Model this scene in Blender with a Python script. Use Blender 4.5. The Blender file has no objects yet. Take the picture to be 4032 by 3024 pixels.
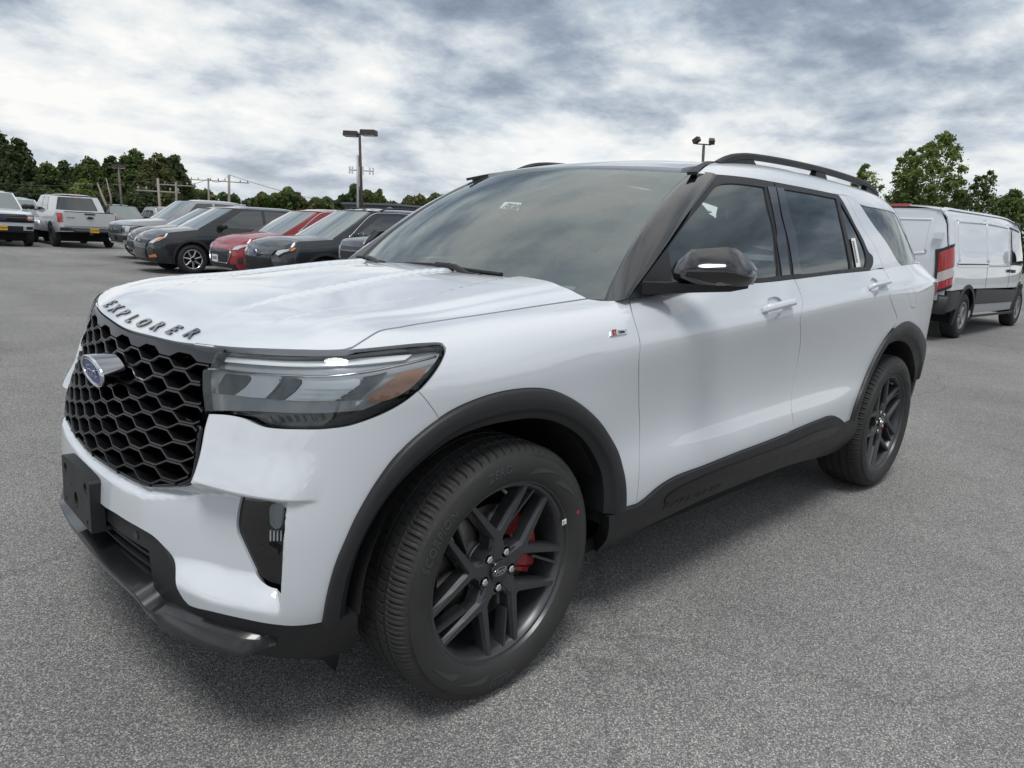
import bpy, bmesh, math, random
import numpy as np
from mathutils import Vector, Matrix
from mathutils.geometry import delaunay_2d_cdt
from math import sin, cos, pi, radians, sqrt
scene = bpy.context.scene
COL = scene.collection
# ------------------------------------------------------------------ camera
CAM_P = np.array([-1.34333, -2.35158, 1.36899])
YAW, PITCH, ROLL, FPX = radians(45.87434), radians(-12.03741), radians(-2.8217), 2812.735
IW, IH = 4032., 3024.
def _rot():
    f = np.array([cos(PITCH)*cos(YAW), cos(PITCH)*sin(YAW), sin(PITCH)])
    r = np.cross(f, [0, 0, 1.]); r /= np.linalg.norm(r); d = np.cross(f, r)
    c, s = cos(ROLL), sin(ROLL)
    return np.array([c*r+s*d, -s*r+c*d, f])
CM = _rot()
cam = bpy.data.cameras.new('camera'); cam_o = bpy.data.objects.new('camera', cam); COL.objects.link(cam_o)
cam.sensor_fit = 'HORIZONTAL'; cam.sensor_width = 36; cam.lens = FPX/IW*36; cam.clip_start = .05; cam.clip_end = 4000
mw = Matrix.Identity(4)
for i in range(3):
    mw[i][0] = CM[0][i]; mw[i][1] = -CM[1][i]; mw[i][2] = -CM[2][i]; mw[i][3] = CAM_P[i]
cam_o.matrix_world = mw
scene.camera = cam_o
# ------------------------------------------------------------------ view, sky and sun
scene.view_settings.view_transform = 'Standard'; scene.view_settings.look = 'None'
scene.view_settings.exposure = 0.68; scene.view_settings.gamma = 1.0; scene.view_settings.use_curve_mapping = False
SUN_AZ, SUN_EL = radians(-140), radians(67)          # direction towards the sun, azimuth from +x
sun = bpy.data.lights.new('sun', 'SUN'); sun.energy = 1.25; sun.angle = radians(20); sun.color = (1, .975, .94)
sun_o = bpy.data.objects.new('sun', sun); COL.objects.link(sun_o)
sd = Vector((cos(SUN_EL)*cos(SUN_AZ), cos(SUN_EL)*sin(SUN_AZ), sin(SUN_EL)))
sun_o.rotation_euler = sd.to_track_quat('Z', 'Y').to_euler(); sun_o.location = sd*50
world = bpy.data.worlds.new('World'); scene.world = world; world.use_nodes = True
def _world():
    nt = world.node_tree; N = nt.nodes; L = nt.links; N.clear()
    def n(t, **k):
        o = N.new(t)
        for a, b in k.items(): setattr(o, a, b)
        return o
    def math_(op, a, b=None, clamp=False):
        m = n('ShaderNodeMath', operation=op, use_clamp=clamp)
        for i, v in enumerate((a, b)):
            if v is None: continue
            if isinstance(v, (int, float)): m.inputs[i].default_value = v
            else: L.new(v, m.inputs[i])
        return m.outputs[0]
    tc = n('ShaderNodeTexCoord'); sep = n('ShaderNodeSeparateXYZ'); L.new(tc.outputs['Generated'], sep.inputs[0])
    zc = math_('MAXIMUM', sep.outputs[2], 0.0)
    den = math_('ADD', zc, .26)
    px = math_('DIVIDE', sep.outputs[0], den); py = math_('DIVIDE', sep.outputs[1], den)
    com = n('ShaderNodeCombineXYZ'); L.new(px, com.inputs[0]); L.new(py, com.inputs[1])
    def noise(scale, detail, rough, dist, off, lac=2.0, grow=1.):
        gs = n('ShaderNodeVectorMath', operation='SCALE'); L.new(com.outputs[0], gs.inputs[0]); gs.inputs['Scale'].default_value = grow
        mp = n('ShaderNodeMapping'); L.new(gs.outputs[0], mp.inputs[0]); mp.inputs['Location'].default_value = off
        o = n('ShaderNodeTexNoise'); L.new(mp.outputs[0], o.inputs['Vector'])
        o.inputs['Scale'].default_value = scale; o.inputs['Detail'].default_value = detail; o.inputs['Roughness'].default_value = rough
        o.inputs['Distortion'].default_value = dist; o.inputs['Lacunarity'].default_value = lac
        return o.outputs[0]
    def ramp(v, pts):
        r = n('ShaderNodeValToRGB'); L.new(v, r.inputs[0]); e = r.color_ramp.elements
        while len(e) < len(pts): e.new(.5)
        for q, (p, c) in zip(e, pts): q.position = p; q.color = (*c, 1) if len(c) == 3 else c
        return r.outputs[0]
    def mix(f, a, b, bl='MIX'):
        m = n('ShaderNodeMix', data_type='RGBA', blend_type=bl)
        if isinstance(f, (int, float)): m.inputs[0].default_value = f
        else: L.new(f, m.inputs[0])
        for i, v in ((6, a), (7, b)):
            if isinstance(v, tuple): m.inputs[i].default_value = (*v, 1)
            else: L.new(v, m.inputs[i])
        return m.outputs[2]
    SK = SKY
    big = noise(*SK['big']); med = noise(*SK['med']); fine = noise(*SK['fine'])
    # a second look a little further out along each line of sight: where the cloud thins outwards its rim catches the light
    rel = math_('SUBTRACT', noise(*SK['med'], grow=1.035), med)
    # billows: rounded cells warped by noise give the cauliflower tops, fBm gives bases and wisps
    wn = n('ShaderNodeTexNoise'); L.new(com.outputs[0], wn.inputs['Vector']); wn.inputs['Scale'].default_value = 2.2; wn.inputs['Detail'].default_value = 6; wn.inputs['Roughness'].default_value = .6
    va = n('ShaderNodeVectorMath', operation='MULTIPLY_ADD'); L.new(wn.outputs['Color'], va.inputs[0]); va.inputs[1].default_value = (.55, .55, .55); L.new(com.outputs[0], va.inputs[2])
    vo = n('ShaderNodeTexVoronoi', feature='SMOOTH_F1'); L.new(va.outputs[0], vo.inputs['Vector']); vo.inputs['Scale'].default_value = SK['vs']; vo.inputs['Smoothness'].default_value = .4
    t = math_('ADD', math_('MULTIPLY', big, SK['wb']), math_('MULTIPLY', med, SK['wm']))
    t = math_('ADD', t, math_('MULTIPLY', fine, SK['wf'])); t = math_('SUBTRACT', t, math_('MULTIPLY', vo.outputs['Distance'], SK['wv']))
    t = math_('ADD', t, math_('MULTIPLY', rel, SK['rel']))
    el = ramp(sep.outputs[2], [(0, (0, 0, 0)), (.14, (0, 0, 0)), (.36, (1, 1, 1)), (.58, (.35, .35, .35)), (1, (.25, .25, .25))])      # overhead one looks up at the heavy bases
    t = math_('MULTIPLY', math_('SUBTRACT', t, math_('MULTIPLY', el, SK['dark'])), .8)
    cloud = ramp(t, SK['ramp'])
    sky = n('ShaderNodeTexSky', sky_type='NISHITA'); sky.sun_disc = False
    sky.sun_elevation = SUN_EL; sky.sun_rotation = pi/2-SUN_AZ
    gap = ramp(noise(*SK['gap']), [(.0, (0, 0, 0)), (.60, (0, 0, 0)), (.72, (1, 1, 1)), (1, (1, 1, 1))])
    gapf = math_('MULTIPLY', gap, SK['gapf'])
    c10 = mix(1.0, cloud, (10, 10, 10), 'MULTIPLY')
    col = mix(gapf, c10, sky.outputs[0])
    # towards the horizon the cloud layers pile up into a pale haze
    hz = ramp(sep.outputs[2], [(0, (1, 1, 1)), (.03, (.9, .9, .9)), (.14, (.25, .25, .25)), (.3, (0, 0, 0))])
    col = mix(math_('MULTIPLY', hz, SK['hz']), col, SK['hzc'])
    bg = n('ShaderNodeBackground'); L.new(col, bg.inputs[0]); bg.inputs[1].default_value = .1
    out = n('ShaderNodeOutputWorld'); L.new(bg.outputs[0], out.inputs[0])
SKY = dict(big=(.62, 4, .5, .25, (5.1, 2.9, 0)), med=(1.9, 11, .58, .15, (7.3, 2.2, 0)), fine=(8., 8, .66, .1, (1, 9, 0)),
           gap=(1.6, 5, .55, .3, (4, 4, 3)), rel=1.1, vs=3.6, wv=.24, wb=1.05, wm=.90, wf=.32, gapf=.22, hz=.35, hzc=(5.4, 5.6, 5.75), dark=.17,
           ramp=[(.50, (.105, .135, .18)), (.63, (.20, .24, .30)), (.73, (.34, .38, .425)), (.82, (.49, .515, .53)), (.94, (.62, .615, .60))])
_world()

# ------------------------------------------------------------------ materials
MAT = {}
def mat(name, col=(.5, .5, .5), rough=.5, metal=0., coat=0., coat_rough=.03, spec=.5, trans=0., emit=None, ior=1.5, alpha=1., coat_ior=1.5, bump=None, var=None, sheen=0):
    """principled material; bump=(scale,strength,dist), var=(scale,amount) mottles colour and roughness in object space"""
    if name in MAT: return MAT[name]
    m = bpy.data.materials.new(name); m.use_nodes = True; MAT[name] = m
    nt = m.node_tree; b = nt.nodes['Principled BSDF']
    b.inputs['Base Color'].default_value = (*col, 1); b.inputs['Roughness'].default_value = rough
    b.inputs['Metallic'].default_value = metal; b.inputs['Coat Weight'].default_value = coat
    b.inputs['Coat Roughness'].default_value = coat_rough; b.inputs['Coat IOR'].default_value = coat_ior; b.inputs['Specular IOR Level'].default_value = spec
    b.inputs['Transmission Weight'].default_value = trans; b.inputs['IOR'].default_value = ior; b.inputs['Alpha'].default_value = alpha
    if sheen: b.inputs['Sheen Weight'].default_value = sheen
    if emit: b.inputs['Emission Color'].default_value = (*emit[0], 1); b.inputs['Emission Strength'].default_value = emit[1]
    tc = None
    if bump or var:
        tc = nt.nodes.new('ShaderNodeTexCoord')
    if var:
        nz = nt.nodes.new('ShaderNodeTexNoise'); nt.links.new(tc.outputs['Object'], nz.inputs[0])
        nz.inputs['Scale'].default_value = var[0]; nz.inputs['Detail'].default_value = 5
        mr = nt.nodes.new('ShaderNodeMapRange'); nt.links.new(nz.outputs[0], mr.inputs[0])
        mr.inputs[1].default_value = .3; mr.inputs[2].default_value = .7; mr.inputs[3].default_value = 1-var[1]; mr.inputs[4].default_value = 1+var[1]
        mx = nt.nodes.new('ShaderNodeMix'); mx.data_type = 'RGBA'; mx.blend_type = 'MULTIPLY'; mx.inputs[0].default_value = 1
        mx.inputs[6].default_value = (*col, 1); nt.links.new(mr.outputs[0], mx.inputs[7]); nt.links.new(mx.outputs[2], b.inputs['Base Color'])
        mm = nt.nodes.new('ShaderNodeMath'); mm.operation = 'MULTIPLY'; nt.links.new(mr.outputs[0], mm.inputs[0]); mm.inputs[1].default_value = rough
        nt.links.new(mm.outputs[0], b.inputs['Roughness'])
    if bump:
        nz = nt.nodes.new('ShaderNodeTexNoise'); nt.links.new(tc.outputs['Object'], nz.inputs[0])
        nz.inputs['Scale'].default_value = bump[0]; nz.inputs['Detail'].default_value = 4
        bp = nt.nodes.new('ShaderNodeBump'); nt.links.new(nz.outputs[0], bp.inputs['Height'])
        bp.inputs['Strength'].default_value = bump[1]; bp.inputs['Distance'].default_value = bump[2]; nt.links.new(bp.outputs[0], b.inputs['Normal'])
    return m
def glassmat(name, tint=(.8, .9, .88), density=.25, rough=.0, refl=1.0, ior=1.75, haze=0.):
    """thin window glass: tinted see-through sheet with a fresnel reflection"""
    if name in MAT: return MAT[name]
    m = bpy.data.materials.new(name); m.use_nodes = True; MAT[name] = m
    nt = m.node_tree; N = nt.nodes; L = nt.links; N.clear()
    o = N.new('ShaderNodeOutputMaterial'); t = N.new('ShaderNodeBsdfTransparent'); g = N.new('ShaderNodeBsdfGlossy'); fr = N.new('ShaderNodeFresnel')
    k = 1-density; t.inputs[0].default_value = (tint[0]*k, tint[1]*k, tint[2]*k, 1)
    g.inputs['Roughness'].default_value = rough; g.inputs['Color'].default_value = (refl*.94, refl, refl*.99, 1); fr.inputs[0].default_value = ior
    mx = N.new('ShaderNodeMixShader'); L.new(fr.outputs[0], mx.inputs[0]); L.new(g.outputs[0], mx.inputs[2]); L.new(mx.outputs[0], o.inputs[0])
    if haze:        # pale diffuse film painting in veiling glare, with a little dust, to lighten the glass
        df = N.new('ShaderNodeBsdfDiffuse'); df.inputs[0].default_value = (.62, .68, .66, 1); m2 = N.new('ShaderNodeMixShader'); m2.inputs[0].default_value = haze; L.new(t.outputs[0], m2.inputs[1]); L.new(df.outputs[0], m2.inputs[2]); L.new(m2.outputs[0], mx.inputs[1])
    else: L.new(t.outputs[0], mx.inputs[1])
    return m

# ------------------------------------------------------------------ mesh helpers
def empty(name, loc=(0, 0, 0), rz=0., label=None, cat=None, group=None):
    o = bpy.data.objects.new(name, None); COL.objects.link(o); o.location = loc; o.rotation_euler = (0, 0, rz); o.empty_display_size = .1
    if label: o['label'] = label; o['category'] = cat
    if group: o['group'] = group
    return o
def tag(o, label=None, cat=None, group=None, kind=None):
    if label: o['label'] = label
    if cat: o['category'] = cat
    if group: o['group'] = group
    if kind: o['kind'] = kind
    return o
class MB:
    """collects polygons; build() links them as one mesh object"""
    def __init__(s): s.v = []; s.f = []; s.m = []; s.smooth = []; s.mats = []; s.nrm = {}
    def mi(s, m):
        if m not in s.mats: s.mats.append(m)
        return s.mats.index(m)
    def add(s, vs, fs, m=0, smooth=False, nrm=None):
        b = len(s.v); s.v += [tuple(float(c) for c in q) for q in vs]; s.f += [tuple(b+i for i in f) for f in fs]
        s.m += [m]*len(fs); s.smooth += [smooth]*len(fs)
        if nrm is not None:
            for i, q in enumerate(nrm): s.nrm[b+i] = tuple(q)
        return b
    def box(s, c, d, m=0, rz=0., ry=0., rx=0., taper=(1, 1)):
        R = Matrix.Rotation(rz, 3, 'Z') @ Matrix.Rotation(ry, 3, 'Y') @ Matrix.Rotation(rx, 3, 'X')
        vs = []
        for z in (-1, 1):
            tx, ty = taper if z > 0 else (1, 1)
            for x, y in ((-1, -1), (1, -1), (1, 1), (-1, 1)):
                vs.append(Vector(c)+R @ Vector((x*d[0]/2*tx, y*d[1]/2*ty, z*d[2]/2)))
        s.add(vs, [(0, 3, 2, 1), (4, 5, 6, 7), (0, 1, 5, 4), (1, 2, 6, 5), (2, 3, 7, 6), (3, 0, 4, 7)], m)
    def tube(s, path, r, n=8, m=0, cap=True, smooth=True):
        path = [Vector(p) for p in path]; rs = r if hasattr(r, '__len__') else [r]*len(path)
        T0 = (path[1]-path[0]).normalized(); up = Vector((0, 0, 1)) if abs(T0.z) < .9 else Vector((1, 0, 0))
        A = T0.cross(up).normalized(); vs = []
        for i, p in enumerate(path):
            T = (path[min(i+1, len(path)-1)]-path[max(i-1, 0)]).normalized()
            A = (A-T*A.dot(T)).normalized(); B = T.cross(A)
            for k in range(n):
                a = 2*pi*k/n; vs.append(p+(A*cos(a)+B*sin(a))*rs[i])
        fs = []
        for i in range(len(path)-1):
            for k in range(n): fs.append((i*n+k, i*n+(k+1) % n, (i+1)*n+(k+1) % n, (i+1)*n+k))
        b = s.add(vs, fs, m, smooth)
        if cap:
            L = len(path)-1
            s.f += [tuple(b+k for k in reversed(range(n))), tuple(b+L*n+k for k in range(n))]; s.m += [m, m]; s.smooth += [False, False]
    def grid(s, P, m=0, smooth=True, closeu=False, closev=False, flip=False):
        nu, nv = len(P), len(P[0]); vs = [q for r in P for q in r]; fs = []
        for i in range(nu if closeu else nu-1):
            for j in range(nv if closev else nv-1):
                a, b, c, d = i*nv+j, ((i+1) % nu)*nv+j, ((i+1) % nu)*nv+(j+1) % nv, i*nv+(j+1) % nv
                fs.append((a, d, c, b) if flip else (a, b, c, d))
        return s.add(vs, fs, m, smooth)
    def prism(s, poly, axis, a, b, m=0, smooth=False):
        """extrude 2-D polygon along axis 'x','y','z' from a to b"""
        def P(q, t):
            return {'x': (t, q[0], q[1]), 'y': (q[0], t, q[1]), 'z': (q[0], q[1], t)}[axis]
        n = len(poly); vs = [P(q, a) for q in poly]+[P(q, b) for q in poly]
        fs = [tuple(range(n)), tuple(reversed(range(n, 2*n)))]+[(i, i+n, (i+1) % n+n, (i+1) % n) for i in range(n)]
        s.add(vs, fs, m, smooth)
    def build(s, name, mats, parent=None, fix=True):
        me = bpy.data.meshes.new(name); me.from_pydata(s.v, [], s.f)
        for q in (mats if isinstance(mats, (list, tuple)) else [mats]): me.materials.append(q)
        me.polygons.foreach_set('material_index', s.m); me.polygons.foreach_set('use_smooth', s.smooth)
        if fix:
            bm = bmesh.new(); bm.from_mesh(me); bmesh.ops.recalc_face_normals(bm, faces=bm.faces); bm.to_mesh(me); bm.free()
        if s.nrm:
            nn = [s.nrm.get(i, (0, 0, 0)) for i in range(len(s.v))]
            me.normals_split_custom_set_from_vertices(nn)
        o = bpy.data.objects.new(name, me); COL.objects.link(o); o.parent = parent
        return o
def copy_tree(o, parent=None):
    c = o.copy(); COL.objects.link(c); c.parent = parent
    for ch in list(o.children): copy_tree(ch, c)
    return c
def text_mesh(txt, size=1., shear=0., depth=.1, bold=0., spacing=1.0):
    """verts (x,y,z) and faces of extruded lettering, centred, cap height about 0.7*size"""
    cu = bpy.data.curves.new('lettering', 'FONT'); cu.body = txt; cu.size = size; cu.shear = shear; cu.extrude = depth/2; cu.offset = bold
    cu.space_character = spacing; cu.align_x = 'CENTER'; cu.align_y = 'CENTER'; cu.resolution_u = 3
    o = bpy.data.objects.new('lettering', cu); COL.objects.link(o)
    dg = bpy.context.evaluated_depsgraph_get(); dg.update(); me = o.evaluated_get(dg).to_mesh()
    vs = [tuple(v.co) for v in me.vertices]; fs = [tuple(p.vertices) for p in me.polygons]
    bpy.data.objects.remove(o); bpy.data.curves.remove(cu)
    return vs, fs

# ------------------------------------------------------------------ curved panels: surfaces, tracing, trimmed meshing
class Spl:
    """cardinal natural cubic spline on knots"""
    def __init__(s, k):
        s.k = k = np.asarray(k, float); n = len(k); h = np.diff(k); A = np.zeros((n, n)); B = np.zeros((n, n)); A[0, 0] = A[-1, -1] = 1
        for i in range(1, n-1):
            A[i, i-1] = h[i-1]; A[i, i] = 2*(h[i-1]+h[i]); A[i, i+1] = h[i]
            B[i, i-1] = 6/h[i-1]; B[i, i] = -6/h[i-1]-6/h[i]; B[i, i+1] = 6/h[i]
        s.M = np.linalg.solve(A, B)
    def basis(s, t):
        t = np.atleast_1d(np.asarray(t, float)); k = s.k; n = len(k)
        i = np.clip(np.searchsorted(k, t)-1, 0, n-2); h = k[i+1]-k[i]; a = (k[i+1]-t)/h; b = (t-k[i])/h
        ac, bc = np.clip(a, 0, 1), np.clip(b, 0, 1)
        out = np.zeros((len(t), n)); r = np.arange(len(t)); out[r, i] += a; out[r, i+1] += b
        out += ((ac**3-ac)*h*h/6)[:, None]*s.M[i]+((bc**3-bc)*h*h/6)[:, None]*s.M[i+1]
        return out
def spline(k, v):
    sp = Spl(k); v = np.asarray(v, float)
    return lambda t: sp.basis(t) @ v
class Surf:
    """parametric surface f(a,b)->(n,3); finite-difference normal pointing outwards (away from `inside`)"""
    def __init__(s, f, dom, inside=None, sym=False):
        s.f = f; s.dom = dom; s.inside = inside; s._g = None
    def P(s, a, b): return s.f(np.atleast_1d(np.asarray(a, float)), np.atleast_1d(np.asarray(b, float)))
    def N(s, a, b):
        e = 2e-3; a = np.atleast_1d(a).astype(float); b = np.atleast_1d(b).astype(float)
        n = np.cross(s.P(a+e, b)-s.P(a-e, b), s.P(a, b+e)-s.P(a, b-e)); n /= np.maximum(np.linalg.norm(n, axis=1), 1e-12)[:, None]
        if s.inside is not None:
            d = (n*(s.P(a, b)-s.inside(s.P(a, b)))).sum(1); n[d < 0] *= -1
        return n
    def O(s, a, b, off=0.):
        p = s.P(a, b); return p if np.all(np.asarray(off) == 0) else p+s.N(a, b)*np.reshape(off, (-1, 1))
    def inv(s, px, off=0., hint=None):
        """image pixels (full-size photo) -> surface parameters, by Newton on the projection"""
        if s._g is None:
            A, B = np.meshgrid(np.linspace(s.dom[0], s.dom[1], 140), np.linspace(s.dom[2], s.dom[3], 60)); s._g = (A.ravel(), B.ravel())
        ga, gb = s._g
        if not hasattr(s, '_gp'): s._gp = {}
        if off not in s._gp:
            s._gp[off] = (project(s.O(ga, gb, off)), ((CAM_P-s.P(ga, gb))*s.N(ga, gb)).sum(1) > 0)
        gp, vis = s._gp[off]; q = np.asarray(px, float)
        i = (((gp[None]-q[:, None])**2).sum(2)+np.where(vis, 0, 1e7)[None]).argmin(1); a, b = ga[i].copy(), gb[i].copy(); e = 1e-4
        for _ in range(14):
            p0 = project(s.O(a, b, off)); ja = (project(s.O(a+e, b, off))-p0)/e; jb = (project(s.O(a, b+e, off))-p0)/e
            r = q-p0; det = ja[:, 0]*jb[:, 1]-ja[:, 1]*jb[:, 0]; det = np.where(np.abs(det) < 1e-9, 1e-9, det)
            da = (r[:, 0]*jb[:, 1]-r[:, 1]*jb[:, 0])/det; db = (ja[:, 0]*r[:, 1]-ja[:, 1]*r[:, 0])/det
            m = np.maximum(np.abs(da), np.abs(db)); k = np.where(m > .12, .12/np.maximum(m, 1e-9), 1.)
            a += da*k; b += db*k
            if m.max() < 1e-6: break
        return np.c_[a, b]
def project(P):
    X = (np.atleast_2d(P)-CAM_P) @ CM.T
    return np.c_[IW/2+FPX*X[:, 0]/X[:, 2], IH/2+FPX*X[:, 1]/X[:, 2]]
def ray(px, py):
    return np.array([(px-IW/2)/FPX, (py-IH/2)/FPX, 1.]) @ CM
def on_plane(px, py, axis, val):
    v = ray(px, py); t = (val-CAM_P[axis])/v[axis]; return CAM_P+t*v
# photo crops used while tracing: origin and scale to full-size pixels
CR = dict(C1=(200, 1000, .5424), C2=(200, 1700, .6329), C3=(1200, 1450, .81395), C4=(1300, 550, .76854), C5=(2300, 550, .63291), C6=(2300, 1100, .66319),
          F1=(1400, 1600, .45208), F2=(1400, 2050, .45208), F3=(3200, 1300, .39185), F4=(200, 1100, .31646), F5=(200, 1600, .31646), F6=(700, 1250, .49729),
          G1=(1350, 950, .5425), G2=(2400, 1000, .27125), G3=(3000, 900, .31646), G4=(500, 950, .45208), G5=(200, 1950, .36166), G6=(2600, 580, .45208), G7=(2300, 1700, .45208),
          V=(3300, 480, .52436), D=(0, 0, 1.82278), B1=(0, 480, .40687), B2=(400, 780, .31646), B3=(900, 780, .36166), B4=(1200, 480, .25316), B6=(600, 650, .18083))
def px(c, *pts):
    x0, y0, s = CR[c]; return [(x0+x*s, y0+y*s) for x, y in pts]
def smooth_poly(pts, step=.012, closed=False):
    """centripetal Catmull-Rom through pts, resampled at about step"""
    P = np.asarray(pts, float); n = len(P)
    if n < 3:
        m = max(2, int(np.linalg.norm(P[-1]-P[0])/step)+1); return P[0]+(P[-1]-P[0])*np.linspace(0, 1, m)[:, None]
    E = np.vstack([2*P[0]-P[1], P, 2*P[-1]-P[-2]]); out = []
    for i in range(1, n):
        p0, p1, p2, p3 = E[i-1], E[i], E[i+1], E[i+2]
        d1, d2, d3 = [max(np.linalg.norm(q)**.5, 1e-5) for q in (p1-p0, p2-p1, p3-p2)]
        m1 = (p1-p0)/d1-(p2-p0)/(d1+d2)+(p2-p1)/d2; m2 = (p2-p1)/d2-(p3-p1)/(d2+d3)+(p3-p2)/d3; m1 *= d2; m2 *= d2
        m = max(1, int(np.linalg.norm(p2-p1)/step+.5)); t = np.linspace(0, 1, m, endpoint=False)[:, None]
        out.append((2*t**3-3*t**2+1)*p1+(t**3-2*t**2+t)*m1+(-2*t**3+3*t**2)*p2+(t**3-t**2)*m2)
    return np.vstack(out+[P[-1:]])
def outline(*segs, step=.012):
    """closed outline from consecutive smooth segments (corners where segments meet)"""
    out = []
    for s in segs:
        q = smooth_poly(s, step)
        if out and np.linalg.norm(out[-1]-q[0]) < step*.3: q = q[1:]
        out += list(q)
    out = [p for i, p in enumerate(out) if i == 0 or np.linalg.norm(p-out[i-1]) > 1e-4]
    if np.linalg.norm(out[0]-out[-1]) < step*.3: out = out[:-1]
    return np.array(out)
def area2(P): return np.sum(P[:, 0]*np.roll(P[:, 1], -1)-np.roll(P[:, 0], -1)*P[:, 1])/2
def inset(P, g):
    if g == 0: return P
    if area2(P) < 0: P = P[::-1]
    t1 = P-np.roll(P, 1, 0); t2 = np.roll(P, -1, 0)-P
    n1 = np.c_[-t1[:, 1], t1[:, 0]]; n2 = np.c_[-t2[:, 1], t2[:, 0]]
    n1 /= np.linalg.norm(n1, axis=1)[:, None]+1e-12; n2 /= np.linalg.norm(n2, axis=1)[:, None]+1e-12
    m = n1+n2; m /= np.maximum((m*n1).sum(1), .35)[:, None]+1e-12
    return P+m*g
def inside_poly(P, Q):
    x, y = Q[:, 0], Q[:, 1]; c = np.zeros(len(Q), bool); j = len(P)-1
    for i in range(len(P)):
        xi, yi = P[i]; xj, yj = P[j]
        if yi != yj:
            k = ((yi > y) != (yj > y)) & (x < (xj-xi)*(y-yi)/(yj-yi)+xi); c ^= k
        j = i
    return c
def cdt(P, holes=(), grid=.03, gx=None):
    """triangulate the inside of polygon P (minus holes) with interior grid points"""
    loops = [np.asarray(P)]+[np.asarray(h) for h in holes]
    pts = []; ed = []
    for lp in loops:
        b = len(pts); n = len(lp); pts += [tuple(q) for q in lp]; ed += [(b+i, b+(i+1) % n) for i in range(n)]
    nb = len(pts); allb = np.array(pts); lo, hi = loops[0].min(0), loops[0].max(0); gx = gx or grid
    gxv = np.arange(lo[0]+gx/2, hi[0], gx); gyv = np.arange(lo[1]+grid/2, hi[1], grid)
    if len(gxv) and len(gyv):
        A, B = np.meshgrid(gxv, gyv); A[1::2] += gx/2
        Q = np.c_[A.ravel(), B.ravel()]; k = inside_poly(loops[0], Q)
        for h in loops[1:]: k &= ~inside_poly(h, Q)
        Q = Q[k]
        if len(Q):
            S = np.array([gx, grid]); keep = np.array([(((allb-q)/S)**2).sum(1).min() > .16 for q in Q]); pts += [tuple(q) for q in Q[keep]]
    r = delaunay_2d_cdt([Vector(p) for p in pts], ed, [], 0, 1e-7)
    V = np.array([tuple(v) for v in r[0]]); F = [tuple(f) for f in r[2]]
    if not F: return V, [], []
    cen = np.array([V[list(f)].mean(0) for f in F]); k = inside_poly(loops[0], cen)
    for h in loops[1:]: k &= ~inside_poly(h, cen)
    F = [f for f, q in zip(F, k) if q]
    # boundary edges in order of the loops: edges used once
    cnt = {}
    for f in F:
        for i in range(3):
            e = (f[i], f[(i+1) % 3]); cnt[tuple(sorted(e))] = cnt.get(tuple(sorted(e)), 0)+1
    bd = [(f[i], f[(i+1) % 3], f[(i+2) % 3]) for f in F for i in range(3) if cnt[tuple(sorted((f[i], f[(i+1) % 3])))] == 1]
    return V, F, bd
def panel(name, S, poly, m, parent, holes=(), grid=.03, gx=None, gap=0., off=0., rim=.012, rimfn=None, mirror=False, sym=False, mats=None, disp=None):
    """trimmed sheet on surface S. off: constant or fn(a,b)->offset along the normal; disp: fn(a,b)->xyz shift; rim: depth of the turned-in edge.
    mirror builds the far-side twin as a second object, both are returned."""
    poly = inset(np.asarray(poly), gap); V, F, bd = cdt(poly, holes, grid, gx)
    if not F: print('EMPTY PANEL', name, poly[:4].tolist())
    offv = (lambda a, b: off(a, b)) if callable(off) else (lambda a, b: np.full(len(a), float(off)))
    def pos(a, b):
        p = S.O(a, b, offv(a, b))
        return p if disp is None else p+disp(a, b)
    a, b = V[:, 0], V[:, 1]; P = pos(a, b); e = 1.5e-3
    if callable(off) or disp is not None:
        Nn = np.cross(pos(a+e, b)-pos(a-e, b), pos(a, b+e)-pos(a, b-e)); Nn /= np.maximum(np.linalg.norm(Nn, axis=1), 1e-12)[:, None]
        N0 = S.N(a, b); Nn[(Nn*N0).sum(1) < 0] *= -1
    else: Nn = S.N(a, b)
    # orient faces along the normals
    FF = []
    for f in F:
        nf = np.cross(P[f[1]]-P[f[0]], P[f[2]]-P[f[0]])
        FF.append(f if nf @ Nn[f[0]] > 0 else (f[0], f[2], f[1]))
    res = []
    for sgn in ((1, -1) if mirror else (1,)):
        B = MB(); Pm = P*[1, sgn, 1]; Nm = Nn*[1, sgn, 1]
        B.add(Pm, FF if sgn > 0 else [tuple(reversed(f)) for f in FF], 0, True, Nm)
        if rim:
            for (i, j, k3) in bd:
                ri = -Nm[i]*rim if rimfn is None else rimfn(a[i], b[i], Nm[i], sgn)
                rj = -Nm[j]*rim if rimfn is None else rimfn(a[j], b[j], Nm[j], sgn)
                q = [Pm[i], Pm[j], Pm[j]+rj, Pm[i]+ri]; t = Pm[j]-Pm[i]
                fn = np.cross(t, ri); fn /= np.linalg.norm(fn)+1e-12
                if fn @ (Pm[k3]-Pm[i]) > 0: fn = -fn
                nfq = np.cross(q[1]-q[0], q[3]-q[0])
                B.add(q, [(0, 1, 2, 3) if nfq @ fn > 0 else (3, 2, 1, 0)], 0, True, [fn]*4)
        o = B.build(name, mats or m, parent, fix=False); res.append(o)
    return res if mirror else res[0]
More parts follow.
